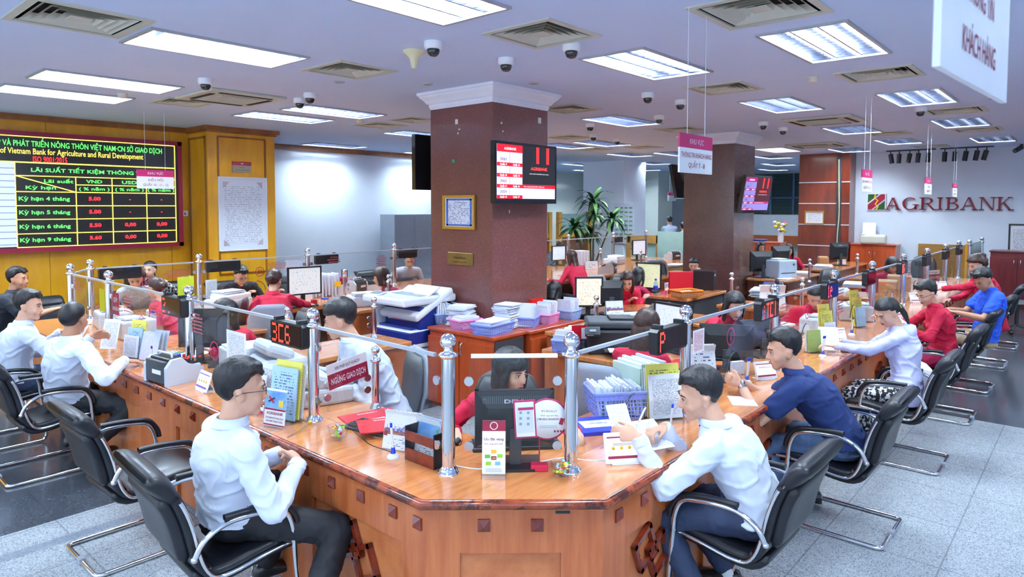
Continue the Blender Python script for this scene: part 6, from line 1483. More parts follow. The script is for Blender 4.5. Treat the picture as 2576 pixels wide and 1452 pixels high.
def monitor(label, p, rz, screen=None, w=.37, h=.3, z=.13, back='dell', group='desktop monitors'):
    t = thing('desktop_monitor', label, 'monitor', NOL, 0, group)
    b = MB(); H0 = z + h / 2; fr = .018
    for (c, d) in (((0, 0, z + fr/2), (w, .03, fr)), ((0, 0, z + h - fr/2), (w, .03, fr)), ((-w/2 + fr/2, 0, H0), (fr, .03, h)), ((w/2 - fr/2, 0, H0), (fr, .03, h))): b.box(c, d, blackp)
    b.build('bezel', t)
    b = MB(); b.quad((-w/2 + fr, -.009, z + fr), (w/2 - fr, -.009, z + fr), (w/2 - fr, -.009, z + h - fr), (-w/2 + fr, -.009, z + h - fr), screen or sc_off); b.build('screen', t)
    b = MB(); hw, hh = w/2 - .001, h/2 - .001; iw, ih = w * .34, h * .27; y0, y1 = .014, .06
    vs = [(-hw, y0, H0 - hh), (hw, y0, H0 - hh), (hw, y0, H0 + hh), (-hw, y0, H0 + hh), (-iw, y1, H0 - ih - .02), (iw, y1, H0 - ih - .02), (iw, y1, H0 + ih - .01), (-iw, y1, H0 + ih - .01), (-hw, -.005, H0 - hh), (hw, -.005, H0 - hh), (hw, -.005, H0 + hh), (-hw, -.005, H0 + hh)]
    b.add(vs, [(1, 0, 4, 5), (2, 1, 5, 6), (3, 2, 6, 7), (0, 3, 7, 4), (5, 4, 7, 6), (8, 9, 10, 11), (0, 1, 9, 8), (1, 2, 10, 9), (2, 3, 11, 10), (3, 0, 8, 11)], blackp); b.build('back_shell', t)
    if back == 'dell':
        b = MB()
        for k in range(34):       # upper vent ribs
            x = -hw * .8 + hw * 1.6 * k / 33; b.box((x, .0385, H0 + hh * .72), (.0028, .004, h * .13), ribm, rx=.5)
        for s in (-1, 1):
            for k in range(13): b.box((s * hw * .82, .031, H0 - hh * .75 + k * h * .062), (w * .11, .004, .0035), ribm, rz=-s * .6)
        b.build('vent_ribs', t)
        b = MB(); b.text('DELL', (0, .047, H0 + hh * .62), (-1, 0, 0), (0, 0, 1), .018, plain('silver_lettering', S(190, 192, 200), .3, .3), .1, 'C', .03); b.build('lettering', t)
    b = MB(); b.box((0, .06, z * .75 + .03), (.055, .022, z * 1.1 + .1), darkp, bev=.004); b.build('stand', t)
    b = MB(); b.prism([(-.12, -.05), (.12, -.05), (.1, .13), (-.1, .13)], 0, .014, blackp); b.build('base', t)
    return put(t, p, rz)
def keyboard(label, p, rz, m=blackp):
    t = thing('keyboard', label, 'keyboard', NOL, 0, 'computer keyboards'); b = MB(); b.box((0, 0, .009), (.44, .15, .018), m, bev=.005); b.build('case', t)
    b = MB()
    for r in range(5):
        for c in range(20): b.box((-.205 + c * .0213, -.052 + r * .026, .021), (.017, .02, .007), m if m is not blackp else darkp)
    b.build('keys', t); return put(t, p, rz)
def mouse(label, p, rz): t = thing('computer_mouse', label, 'mouse', NOL, 0, 'computer mice'); b = MB(); b.ell((0, 0, .014), (.03, .052, .02), blackp, 14, 8); b.build('shell', t); b = MB(); b.ell((0, -.025, .032), (.004, .01, .005), greyp, 8, 6); b.build('wheel', t); return put(t, p, rz)
def stack(b, w, d, h, n, seed, m=None, c=(0, 0, 0), mess=1.0):
    rr = random.Random(seed)
    for k in range(n):
        b.box((c[0] + rr.uniform(-.012, .012) * mess, c[1] + rr.uniform(-.012, .012) * mess, c[2] + h * (k + .5) / n), (w * rr.uniform(.94, 1), d * rr.uniform(.94, 1), h / n * .92), m or (paper if rr.random() < .6 else paper2), rz=rr.uniform(-.06, .06) * mess)
def papers(label, p, rz, w=.3, d=.21, h=.04, n=8, seed=1, m=None, name='paper_stack', cat='papers', group='stacks of paper', mess=1):
    b = MB(); stack(b, w, d, h, n, seed, m, mess=mess); o = b.build(name); o.location = p; o.rotation_euler = (0, 0, R(rz)); return tag(o, label, cat, group)
lilac = plain('periwinkle_basket', S(150, 166, 246), .4, var=.05); pinkb = plain('pink_basket', S(240, 150, 206), .4, var=.05); lblueb = plain('pale_blue_basket', S(166, 196, 250), .4, var=.05); orangeb = plain('orange_basket', S(226, 130, 40), .4)
def basket(label, p, rz, m, w=.34, d=.25, h=.11, fill=1, seed=3, group='plastic paper baskets', over=.06, flat=0):
    t = thing('plastic_basket', label, 'basket', NOL, 0, group); k = .86
    b = MB()
    def wall(a, c, a2, c2):      # perforated wall: bars
        n = 11; A, C_, A2, C2 = V(a), V(c), V(a2), V(c2)
        for i in range(n + 1):
            q = i / n; p0 = A.lerp(C_, q); p1 = A2.lerp(C2, q); b.tube([p0[:], p1[:]], .0026, m, 4, caps=False)
        for j in range(6): q = j / 5; b.tube([A.lerp(A2, q * .75)[:], C_.lerp(C2, q * .75)[:]], .0026, m, 4, caps=False)
    lo = [(-w/2*k, -d/2*k, .004), (w/2*k, -d/2*k, .004), (w/2*k, d/2*k, .004), (-w/2*k, d/2*k, .004)]; hi = [(-w/2, -d/2, h), (w/2, -d/2, h), (w/2, d/2, h), (-w/2, d/2, h)]
    for i in range(4): wall(lo[i], lo[(i+1) % 4], hi[i], hi[(i+1) % 4])
    b.box((0, 0, .003), (w * k, d * k, .006), m); b.build('perforated_body', t)
    b = MB(); b.tube(rnd_path([hi[0], hi[1], hi[2], hi[3], hi[0]], .02, 3), .007, m, 8, flat=1.6)
    for i in range(4):
        A, C_ = V(hi[i]), V(hi[(i+1) % 4]); A2, C2 = V(lo[i]).lerp(A, .76), V(lo[(i+1) % 4]).lerp(C_, .76); b.quad(A2[:], C2[:], C_[:], A[:], m)
    b.build('rim', t)
    if fill:
        rr = random.Random(seed); b = MB()
        if flat: stack(b, w * .8, d * .8, h + over - .01, 12, seed, c=(0, 0, .008))
        else:
            n = 16
            for i in range(n):
                x = -w/2 * .82 + w * .82 * i / (n - 1); hh = h * .9 + over * rr.uniform(.5, 1.15); b.box((x, rr.uniform(-.01, .01), .008 + hh / 2), (w * .82 / n * rr.uniform(.4, .9), d * .76, hh), paper if rr.random() < .65 else paper2, ry=rr.uniform(-.16, .1), rz=rr.uniform(-.04, .04))
        o = b.build('paper_bundle'); put(o, (p[0], p[1], p[2] + .004), rz); tag(o, 'bundle of slips in the ' + label, 'papers', 'paper bundles in baskets')
    return put(t, p, rz)
def calendar(label, p, rz, w=.19, h=.17, pic=1, group='desk calendars', blank=0):
    t = thing('desk_calendar', label, 'calendar', NOL, 0, group); tl = .38
    b = MB(); b.T = Matrix.Translation((0, -.035, 0)) @ Matrix.Rotation(-R(14), 4, 'X'); b.box((0, .002, h/2), (w, .003, h), whitep); b.T = Matrix.Translation((0, .05, 0)) @ Matrix.Rotation(R(16), 4, 'X'); b.box((0, 0, h/2), (w, .003, h), whitep); b.build('easel', t)
    b = MB(); b.T = Matrix.Translation((0, -.037, 0)) @ Matrix.Rotation(-R(14), 4, 'X')
    pm = picmat('calendar_picture_sunset') if pic == 1 else (picmat2('calendar_picture_sea') if pic == 2 else None)
    if pm: b.box((0, -.002, h * .68), (w * .96, .002, h * .6), pm); b.box((0, -.002, h * .2), (w * .96, .002, h * .36), print_c); b.box((-w * .42, -.004, h * .4), (w * .1, .001, h * .12), maroon)
    else: b.box((0, -.002, h * .5), (w * .96, .002, h * .94), print_c)
    b.build('page', t)
    b = MB(); 
    for k in range(16): b.tube([(-w * .45 + w * .9 * k / 15, -.004 + .006 * cos(a), h * .975 + .006 * sin(a)) for a in (0, 1.2, 2.4, 3.6, 4.8, 6)], .0009, steel, 4, caps=False)
    b.build('wire_binding', t); return put(t, p, rz)
def picmat(k):
    if k in MC: return MC[k]
    m, nt, b = nmat(k); MC[k] = m; v = coords(nt, (1, 1, 1), 'Generated'); sp = nt.nodes.new('ShaderNodeSeparateXYZ'); nt.links.new(v, sp.inputs[0])
    n = noise_n(nt, coords(nt), 60, 5, .7); ad = nt.nodes.new('ShaderNodeMath'); ad.operation = 'MULTIPLY_ADD'; nt.links.new(n.outputs[0], ad.inputs[0]); ad.inputs[1].default_value = .8; nt.links.new(sp.outputs[2], ad.inputs[2])
    c = ramp(nt, ad.outputs[0], [(.3, S(60, 70, 130)), (.6, S(220, 140, 90)), (.85, S(130, 70, 60)), (.95, S(90, 120, 200)), (1.0, S(236, 236, 246))]); nt.links.new(c, b.inputs['Base Color']); sset(b, 'Roughness', .35); return m
def picmat2(k):
    if k in MC: return MC[k]
    m, nt, b = nmat(k); MC[k] = m; v = coords(nt); n = noise_n(nt, v, 9, 4); c = ramp(nt, n.outputs[0], [(.35, S(86, 140, 214)), (.55, S(130, 180, 230)), (.62, S(60, 140, 80)), (.68, S(220, 170, 70))]); nt.links.new(c, b.inputs['Base Color']); sset(b, 'Roughness', .35); return m
def holder(label, p, rz, cols, h=.3, w=.17, front=None, group='acrylic leaflet holders'):
    """clear stand; each leaflet standing in it is a thing of its own"""
    t = thing('leaflet_holder', label, 'leaflet holder', NOL, 0, group); n = len(cols); dp = .028
    b = MB(); b.box((0, .0, .003), (w + .02, dp * n + .05, .005), acryl); b.build('base_plate', t)
    for i in range(n + 1): b = MB(); b.box((0, -.02 + dp * i, .06), (w + .016, .003, .12), acryl, rx=-.12); b.build('divider', t)
    put(t, p, rz); M = Matrix.Translation(p) @ Matrix.Rotation(R(rz), 4, 'Z')
    for i, (m, k, nm) in enumerate(cols):
        b = MB(); b.T = Matrix.Rotation(-.12, 4, 'X'); b.sheet((0, 0, 0), w, h * k, m, rx=pi/2, t=.008); o = b.build('leaflet'); o.matrix_world = M @ Matrix.Translation((0, -.006 + dp * i, .012)); tag(o, nm + ' in the leaflet holder' + min([label[label.find(q):] for q in (' beside ', ' before ', ' in front of ', ' left of ', ' behind ') if q in label] or [''], key=len), 'leaflet', 'leaflets in acrylic holders')
    return t
smile = plain('smiley_yellow', S(246, 206, 40), .4)
def tablet(label, p, rz, bar=maroon, faces=4, w=.175, h=.125, group='white rating tablets'):
    t = thing('rating_tablet', label, 'tablet', NOL, 0, group); q = Matrix.Translation((0, -.02, .004)) @ Matrix.Rotation(-R(20), 4, 'X')
    b = MB(); b.T = q; b.box((0, 0, h/2), (w, .009, h), whitep, bev=.004); b.build('bezel', t)
    b = MB(); b.T = q; b.box((0, -.005, h * .52), (w * .86, .002, h * .74), emis('tablet_screen', S(226, 230, 250), .8)); b.box((0, -.0065, h * .84), (w * .86, .001, h * .05), bar); b.box((0, -.0065, h * .2), (w * .86, .001, h * .09), bar)
    b.text('XIN QUÝ KHÁCH VUI LÒNG ĐÁNH GIÁ', (0, -.0065, h * .72), (1, 0, 0), (0, 0, 1), h * .035, maroon, w * .6, 'C'); b.build('screen', t)
    for k in range(faces):
        b = MB(); b.T = q @ Matrix.Translation((-w * .29 + w * .195 * k, -.0068, h * .5)) @ Matrix.Rotation(pi/2, 4, 'X'); b.lathe([(0, .001), (.0085, .001), (.0085, -.0005)], smile, 18)
        for s in (-1, 1): b.box((s * .003, .0025, .0014), (.0016, .0022, .0006), ink)
        b.tube([(-.004, -.002, .0014), (0, -.004 if k < 2 else -.002, .0014), (.004, -.002, .0014)], .0006, ink, 4); b.build('face_icon', t)
    b = MB(); b.T = Matrix.Translation((0, .05, 0)) @ Matrix.Rotation(R(30), 4, 'X'); b.box((0, 0, h * .4), (w * .6, .004, h * .85), whitep); b.T = Matrix.Identity(4); b.box((0, .015, .003), (w * .7, .09, .005), whitep); b.build('stand', t)
    return put(t, p, rz)
def pens(label, p, rz, n=1, group='blue and white pens on stands'):
    t = thing('pen_stand', label, 'pen stand', NOL, 0, group); b = MB(); b.lathe([(.03, 0), (.03, .006), (.024, .014), (.012, .022), (.01, .03)], whitep, 22); b.build('base', t); b = MB(); b.lathe([(.013, .02), (.009, .05), (.0, .05)], bluem, 14); b.build('socket', t)
    for k in range(n): b = MB(); x = (k - (n-1)/2) * .018; b.tube([(x * .4, 0, .03), (x, -.012, .15)], .0055, whitep, 10); b.tube([(x, -.012, .15), (x * 1.03, -.0135, .17)], .006, bluem, 10); b.build('pen', t)
    return put(t, p, rz)
def candy(label, p):
    t = thing('candy_bowl', label, 'bowl', p, 0, 'cut glass candy bowls'); b = MB(); n = 32; pr = [(.03, 0), (.036, .004), (.044, .02), (.05, .048), (.051, .07), (.047, .07), (.045, .048), (.036, .014), (0, .01)]
    vs = [((r * (1 + (.05 * cos(16 * 2 * pi * j / n) if i < 5 else 0))) * cos(2 * pi * j / n), (r * (1 + (.05 * cos(16 * 2 * pi * j / n) if i < 5 else 0))) * sin(2 * pi * j / n), z) for i, (r, z) in enumerate(pr) for j in range(n)]
    b.add(vs, [(i * n + j, i * n + (j+1) % n, (i+1) * n + (j+1) % n, (i+1) * n + j) for i in range(len(pr) - 1) for j in range(n)], acryl, True); b.build('glass_body', t)
    rr = random.Random(int(p[0] * 100)); cs = [plain('candy_green', S(120, 214, 40), .25), plain('candy_yellow', S(250, 226, 40), .25), plain('candy_red', S(226, 40, 60), .25), plain('candy_blue', S(170, 206, 246), .25), plain('candy_white', S(236, 240, 246), .25)]
    for k in range(14):
        a, r = rr.uniform(0, 6.28), rr.uniform(0, .024); z = .025 + .05 * k / 14; b = MB(); M = Matrix.Rotation(rr.uniform(0, 6.28), 4, 'Z') @ Matrix.Rotation(rr.uniform(-.6, .6), 4, 'X'); b.T = M; m = cs[k % 5]
        b.ell((0, 0, 0), (.011, .007, .006), m, 8, 6)
        for s in (-1, 1): b.add([(s * .01, 0, 0), (s * .022, .008, .003), (s * .024, 0, -.004), (s * .022, -.008, .003)], [(0, 1, 2, 3)], m)
        o = b.build('wrapped_candy'); o.location = (p[0] + r * cos(a), p[1] + r * sin(a), p[2] + z); tag(o, 'small wrapped candy in the ' + label, 'candy', 'wrapped candies, ' + label)
def folder(label, p, rz, m, w=.3, d=.22, lab=None, word='AGRIBANK', h=.006):
    t = thing('document_folder', label, 'folder', NOL, 0, 'document folders'); b = MB(); b.box((0, 0, h/2), (w, d, h), m); b.box((.004, .003, h * .4), (w - .01, d - .01, h * .5), paper); b.build('cover', t)
    b = MB(); 
    if lab: b.box((0, d * .22, h + .0008), (w * .36, d * .17, .001), whitep)
    b.text(word, (0, -d * .35, h + .0016), (1, 0, 0), (0, 1, 0), .016, whitep, w * .4, 'C', .01); b.build('print', t); return put(t, p, rz)
def boxy(name, label, cat, p, rz, parts, group=None):
    """parts: list of (part name, [(centre, size, material, bevel)...])"""
    t = thing(name, label, cat, NOL, 0, group)
    for nm, bs in parts:
        b = MB()
        for q in bs:
            c, d, m = q[:3]; b.box(c, d, m, bev=q[3] if len(q) > 3 else 0, rx=q[4] if len(q) > 4 else 0)
        b.build(nm, t)
    return put(t, p, rz)
def laser(label, p, rz, m=ltgrey, w=.4, d=.38, h=.26, pg=1): 
    return boxy('laser_printer', label, 'printer', p, rz, [('body', [((0, 0, h/2), (w, d, h), m, .02)]), ('output_tray', [((0, .02, h + .004), (w * .7, d * .6, .012), greyp), ((0, .02, h + .014), (w * .5, d * .5, .01), paper)]), ('paper_slot', [((0, -d/2 - .001, h * .3), (w * .75, .006, .012), darkp), ((w * .3, -d/2 - .001, h * .75), (.04, .006, .03), darkp)])] , 'grey laser printers')
def dotm(label, p, rz): 
    return boxy('passbook_printer', label, 'printer', p, rz, [('body', [((0, 0, .06), (.44, .32, .12), ltgrey, .02), ((0, .04, .14), (.42, .22, .06), whitep, .015)]), ('control_panel', [((0, -.13, .126), (.18, .05, .008), darkp), ((-.04, -.13, .132), (.03, .02, .004), greyp), ((.02, -.13, .132), (.03, .02, .004), greyp)]), ('paper_feed', [((0, .0, .175), (.34, .2, .006), paper), ((0, -.165, .05), (.36, .01, .014), darkp)])], 'white passbook printers')
def counter_m(label, p, rz, m=ltgrey):
    t = thing('banknote_counter', label, 'banknote counter', NOL, 0, 'banknote counting machines')
    b = MB()
    for s in (-1, 1): b.extr([(-.13, 0), (.13, 0), (.13, .12), (.09, .17), (.02, .175), (-.02, .13), (-.13, .09)], (s * .135 - .016, 0, 0), (0, 1, 0), (0, 0, 1), (1, 0, 0), .032, m)
    b.box((0, .0, .06), (.25, .24, .1), m); b.build('side_covers', t)
    b = MB(); b.box((0, .118, .085), (.24, .03, .15), darkp, bev=.006); b.box((-.03, .135, .085), (.11, .004, .028), whitep); b.build('rear_panel', t)
    b = MB(); b.box((0, .05, .15), (.24, .1, .05), blackp, bev=.01); b.tube(rnd_path([(-.09, .06, .175), (-.09, .06, .2), (.09, .06, .2), (.09, .06, .175)], .015, 3), .008, m, 8); b.build('hopper_and_handle', t)
    b = MB(); b.box((0, -.1, .11), (.2, .06, .02), plain('dark_display', (.02, .02, .03), .15), rx=.5); b.box((.05, -.108, .118), (.04, .02, .01), emis('red_digits', (1, .04, .02), 3), rx=.5); b.build('display', t); return put(t, p, rz)
def standee(label, p, rz, fn, w=.1, h=.21, group='card stands'):
    t = thing('card_stand', label, 'card stand', NOL, 0, group); b = MB(); T_ = Matrix.Rotation(-R(8), 4, 'X'); b.T = T_; b.box((0, 0, h/2 + .004), (w, .002, h), whitep); b.T = Matrix.Identity(4); b.box((0, -.02, .002), (w + .008, .07, .003), acryl); b.box((0, -.035, .012), (w + .006, .002, .022), acryl); b.build('card', t)
    b = MB(); b.T = T_ @ Matrix.Translation((0, -.0013, .004)); fn(b, w, h); b.build('print', t); return put(t, p, rz)
X3, Z3 = (1, 0, 0), (0, 0, 1)
def fr_gold(b, w, h):
    b.quad((-w/2, 0, h * .8), (w/2, 0, h * .8), (w/2, 0, h), (-w/2, 0, h), maroon); rg = MC.get('redlogo') or plain('redlogo', S(190, 20, 40), .4)
    k = 24
    for i in range(k): a = 2 * pi * i / k; c = V((.016 * cos(a), -.0004, h * .9 + .016 * sin(a))); b.box(c[:], (.0035, .0004, .0035), whitep)
    b.text('Ưu đãi vàng', (0, -.0004, h * .63), X3, Z3, .011, maroon, w * .85, 'C', .01); b.text('Rộn ràng sinh nhật', (0, -.0004, h * .55), X3, Z3, .007, maroon, w * .8, 'C')
    for (x, z, m) in ((0, .3, maroon), (-.028, .33, plain('leafy_green', S(90, 180, 60), .4)), (.028, .34, plain('bright_green', S(140, 200, 50), .4)), (.018, .2, plain('sky_print', S(120, 180, 236), .4)), (-.024, .2, plain('bright_green', S(140, 200, 50), .4)), (0, .42, plain('print_amber', S(240, 180, 40), .4))): b.box((x, -.0003 - (.0003 if m is maroon else 0), h * z), (.024, .0004, .016), m)
    b.text('1.770', (0, -.0012, h * .285), X3, Z3, .006, yellowp, None, 'C', .02)
    for k in range(3): b.box((0, -.0004, h * .1 - k * .006), (w * .7, .0003, .0015), plain('faint_grey_print', S(150, 150, 170), .6))
def fr_pink(b, w, h):
    b.quad((-w/2, 0, 0), (w/2, 0, 0), (w/2, 0, h * .08), (-w/2, 0, h * .08), magenta); b.text('GỬI TIỀN', (0, -.0004, h * .82), X3, Z3, .012, maroon, w * .8, 'C', .01); b.text('TRÚNG VÀNG', (0, -.0004, h * .74), X3, Z3, .012, maroon, w * .86, 'C', .01)
    b.T = b.T @ Matrix.Translation((0, -.0005, h * .5)) @ Matrix.Rotation(pi/2, 4, 'X'); b.lathe([(0, .0004), (.02, .0004), (.02, 0)], gold, 20); b.T = b.T @ Matrix.Rotation(-pi/2, 4, 'X') @ Matrix.Translation((0, 0, -h * .5)); b.box((0, 0, h * .66), (.04, .0004, .014), redm); b.box((0, 0, h * .3), (.05, .0004, .014), redm)
    for k in range(4): b.box((-.033 + k * .022, 0, h * .2), (.012, .0004, .012), darkp)
def fr_bro(b, w, h):
    b.quad((-w/2, 0, h * .48), (w/2, 0, h * .48), (w/2, 0, h * .94), (-w/2, 0, h * .94), picmat2('brochure_picture')); b.box((w * .25, -.0005, h * .62), (.03, .0004, .035), smile); b.box((-w * .2, -.0005, h * .7), (.05, .0004, .012), redm, ry=.7); b.box((-w * .2, -.0005, h * .7), (.05, .0004, .01), blackp, ry=-.5)
    b.box((0, -.0004, h * .45), (w, .0004, h * .05), maroon); b.text('AGRIBANK', (0, -.0004, h * .31), X3, Z3, .016, maroon, w * .8, 'C', .01); b.text('CHI NHÁNH SỞ GIAO DỊCH', (0, -.0004, h * .2), X3, Z3, .01, maroon, w * .85, 'C', .01); b.text('GIẢI PHÁP THANH TOÁN', (0, -.0004, h * .11), X3, Z3, .01, maroon, w * .8, 'C', .01); b.box((0, -.0004, h * .035), (w, .0004, h * .04), maroon)

# ---- corner station
monitor('black monitor seen from behind at the front corner, vents on its back', (2.335, 2.035, DESK), 135, None, .37, .265, .078)
keyboard('black keyboard on the corner counter behind the monitor', (2.5, 2.17, DESK), 138)
mouse('black mouse under the corner teller\'s hand', (2.33, 2.42, DESK), 130)
standee('tall white and maroon card stand in front of the corner monitor', (2.155, 2.0, DESK), -49, fr_gold, .104, .235)
def promo():
    t = thing('round_promo_sign', 'round white and magenta sign with a drawn phone, in front of the corner monitor', 'sign', NOL, 0); b = MB()
    T_ = Matrix.Translation((0, 0, .235)) @ Matrix.Rotation(pi/2, 4, 'X')
    b.T = T_ @ Matrix.Translation((.035, 0, 0)); b.lathe([(0, .0035), (.095, .0035), (.095, -.0005), (0, -.0005)], magenta, 40); b.build('round_rim', t)
    b = MB(); b.T = T_ @ Matrix.Translation((.035, 0, 0)); b.lathe([(0, .0045), (.088, .0045), (.088, .003)], whitep, 40); b.build('round_face', t)
    b = MB(); b.box((-.065, -.002, .235), (.1, .006, .175), magenta, bev=.002, ry=-.06); b.build('phone_border', t); b = MB(); b.box((-.065, -.006, .235), (.085, .005, .158), whitep, bev=.002, ry=-.06); b.box((-.065, -.0092, .235), (.074, .001, .12), plain('phone_screen_print', S(214, 220, 246), .5), ry=-.06); b.box((-.062, -.0098, .285), (.07, .001, .012), magenta, ry=-.06)
    for r in range(3):
        for c in range(2): b.box((-.085 + c * .034, -.0098, .215 + r * .026), (.012, .001, .012), greyp)
    b.build('phone_picture', t)
    b = MB(); b.text('ĐỐI ĐĂNG KÝ', (.045, -.0052, .268), X3, Z3, .009, magenta, .07, 'C'); b.text('E-MOBILE BANKING', (.04, -.0052, .232), X3, Z3, .009, maroon, .1, 'C', .01); b.text('Nhận ngay quà tặng', (.045, -.0052, .25), X3, Z3, .006, maroon, .08, 'C'); b.box((.1, -.005, .225), (.018, .001, .03), maroon, ry=.3)
    for k in range(3): b.box((.07 + k * .014, -.005, .18), (.009, .001, .009), maroon)
    for k in range(2): b.box((.04, -.005, .205 - k * .008), (.08, .001, .002), greyp)
    b.build('lettering', t)
    b = MB(); b.tube([(0, 0, .01), (0, 0, .15)], .003, maroon, 8); b.build('stalk', t); b = MB(); b.box((0, 0, .015), (.08, .05, .03), plain('clear_red_plastic', S(206, 30, 70), .15, coat=.5), bev=.004); b.build('foot', t); return t
put(promo(), (2.335, 1.885, DESK), -48)
candy('candy bowl at the right front of the corner counter', (2.34, 1.755, DESK)); candy('candy bowl left of the calendars near the left post', (1.965, 2.915, DESK))
tablet('white rating tablet with four smiley faces at the right front corner', (2.67, 1.64, DESK), -40, w=.2, h=.14)
tablet('white rating tablet on the left counter beside the money counter', (1.91, 4.33, DESK), -92, plain('violet_print', S(130, 90, 190), .4))
tablet('white rating tablet in front of the man in navy polo', (4.62, 1.72, DESK), -30, faces=0); tablet('white rating tablet seen edge-on right of the navy polo man', (4.93, 1.62, DESK), 50, faces=0)
tablet('white rating tablet before the woman in lavender hoodie', (6.32, 1.72, DESK), -30, faces=0); tablet('small white tablet at the far right counter by the red sorry sign', (9.6, 1.72, DESK), -40, faces=0); tablet('small white rating tablet right of the short-haired woman', (8.2, 1.66, DESK), -35, faces=0); tablet('small white rating tablet farthest along the right counter', (11.3, 1.7, DESK), -35, faces=0)
calendar('desk calendar with a sunset harbour picture left of the corner post', (2.1, 2.56, DESK), -70, .2, .19, 1)
calendar('desk calendar with a blue sea picture in a wooden rack', (2.1, 2.375, DESK), -88, .16, .2, 2)
t = boxy('wooden_rack', 'brown wooden rack holding a calendar beside the corner post', 'rack', (2.075, 2.34, DESK), -90, [('slats', [((0, -.06, .035), (.2, .006, .05), studm), ((0, -.06, .12), (.2, .006, .045), studm)]), ('frame', [((0, 0, .005), (.2, .12, .01), studm), ((-.1, -.0, .08), (.006, .12, .16), blackp), ((.1, 0, .08), (.006, .12, .16), blackp)])])
pens('blue and white pen on a stand by the calendars', (1.99, 2.5, DESK), -80)
folder('large red folder with a white label behind the left glass', (2.29, 3.06, DESK), 165, redm, .32, .24, 1, 'AGRIBANK'); o = folder('second red folder tilted over a black keyboard', (2.2, 2.83, DESK + .032), 150, redm, .28, .22, 0, 'AGRIBANK')
keyboard('black keyboard under the tilted red folder', (2.19, 2.83, DESK), 100)
def sorry(label, p, rz, w=.3, h=.15, tilt=0, group='maroon counter closed signs'):
    t = thing('closed_sign', label, 'sign', NOL, 0, group); b = MB(); b.T = Matrix.Rotation(R(tilt), 4, 'Y'); b.box((0, 0, h/2), (w, .003, h), whitep); b.box((0, -.0025, h * .31), (w, .002, h * .6), maroon)
    b.text('XIN PHÉP QUÝ KHÁCH', (0, -.0018, h * .72), X3, Z3, h * .13, ink, w * .62, 'C', .005); b.text('NGỪNG GIAO DỊCH', (0, -.004, h * .2), X3, Z3, h * .24, whitep, w * .86, 'C', .015); b.build('card', t)
    return put(t, p, rz)
sorry('maroon and white closed sign hung on the small glass side screen', (2.24, 3.205, .945), 0, .27, .145, -8)
for lab, px, py, rz, w in (('distant closed sign before the empty chairs at back left', 886, 722, -150, .3), ('distant closed sign beyond the near column, below the poster', 1558, 665, -150, .34), ('white closed sign at the far right counter', 2392, 690, -20, .34)):
    q = P_(px, py) if px < 2000 else (12.6, 2.02, DESK); t = sorry(lab, q, rz + (180 if rz < -100 else 0) - 0, w, w * .5)
q = P_(945, 1000)
boxy('cash_machine', 'sloping grey banknote machine behind the near left post', 'machine', (2.3, 3.62, DESK), 75, [('base', [((0, 0, .05), (.36, .34, .1), ltgrey, .02)]), ('sloping_cover', [((0, .05, .14), (.33, .22, .1), ltgrey, .03, .35)]), ('tray', [((0, -.14, .105), (.28, .08, .02), greyp, .005)])])
boxy('passbook_scanner', 'curved pale grey machine in front of the teller in white shirt', 'machine', (2.36, 4.2, DESK), 80, [('base', [((0, 0, .09), (.34, .3, .18), ltgrey, .03)]), ('curved_top', [((0, .03, .22), (.32, .2, .09), ltgrey, .035, .4)]), ('slip', [((0, -.02, .28), (.16, .1, .003), paper, 0, .4)])])
holder('leaflet holder with yellow and blue sheets beside the left post', (1.93, 3.4, DESK), -78, [(print_b, .95, 'blue ruled sheet'), (print_y, 1.05, 'yellow printed sheet'), (print_w, .98, 'white printed sheet')], .3, .2)
standee('brochure stand with a tool picture at the left counter edge', (1.84, 3.33, DESK), -74, fr_bro, .15, .2); standee('narrow pink and gold card stand behind the glasses man\'s head', (1.9, 3.62, DESK), -80, fr_pink, .1, .22)
t = boxy('white_sheet_stand', 'white printed sheet standing behind the brochures', 'sheet', (1.97, 3.62, DESK), -80, [('sheet', [((0, 0, .14), (.18, .004, .28), print_w)])])
b = MB(); b.tube([(0, 0, .004), (.1, .05, .004), (.18, .1, .006)], .0012, tealp, 5); b.ell((.2, .11, .012), (.012, .012, .009), smile, 8, 6); o = b.build('yellow_flower'); o.location = (1.8, 3.12, DESK); tag(o, 'small yellow artificial flower on a thin stem at the counter seam', 'flower')
b = MB(); b.tube(rnd_path([V(P_(1145, 1172)), V(P_(1200, 1182)), V(P_(1300, 1175)), V(P_(1420, 1150)), V(P_(1480, 1160)), V(P_(1545, 1158))], .05, 4), .0035, whitep, 6); tag(b.build('white_cable'), 'white cable lying on the corner counter towards the tablet', 'cable')
b = MB(); b.tube(rnd_path([V(P_(835, 1075)), V(P_(870, 1068)), V(P_(930, 1120)), V(P_(985, 1138))], .05, 4), .003, blackp, 6); tag(b.build('black_cable'), 'black cable lying on the counter before the red folders', 'cable')
# ---- left run
counter_m('grey and black banknote counter on the left counter', (1.9, 4.76, DESK), 90 + 6)
boxy('grey_document_box', 'pale grey box topped with papers behind the money counter', 'box', (2.3, 4.52, DESK), 80, [('body', [((0, 0, .1), (.3, .3, .2), ltgrey, .01)]), ('papers', [((0, 0, .207), (.28, .26, .012), paper), ((.05, .02, .225), (.12, .05, .03), paper, .01)])])
monitor('dark monitor behind the pink figure 9, seen from its side', (2.36, 4.93, DESK), 60, None, .4, .32, .1, None); monitor('dark monitor left of the money counter, seen from behind', (2.3, 5.2, DESK), 130, None, .38, .3, .1, None)
basket('small blue tray of red pads behind the figure 9', P_(663, 885), 30, bluem, .2, .13, .05, 0); boxy('red_ink_pads', 'red boxes lying in the small blue tray', 'box', (P_(663, 885)[0], P_(663, 885)[1], DESK + .01), 30, [('boxes', [((-.04, 0, .025), (.07, .08, .035), redm), ((.04, .01, .025), (.05, .08, .04), maroon)])])
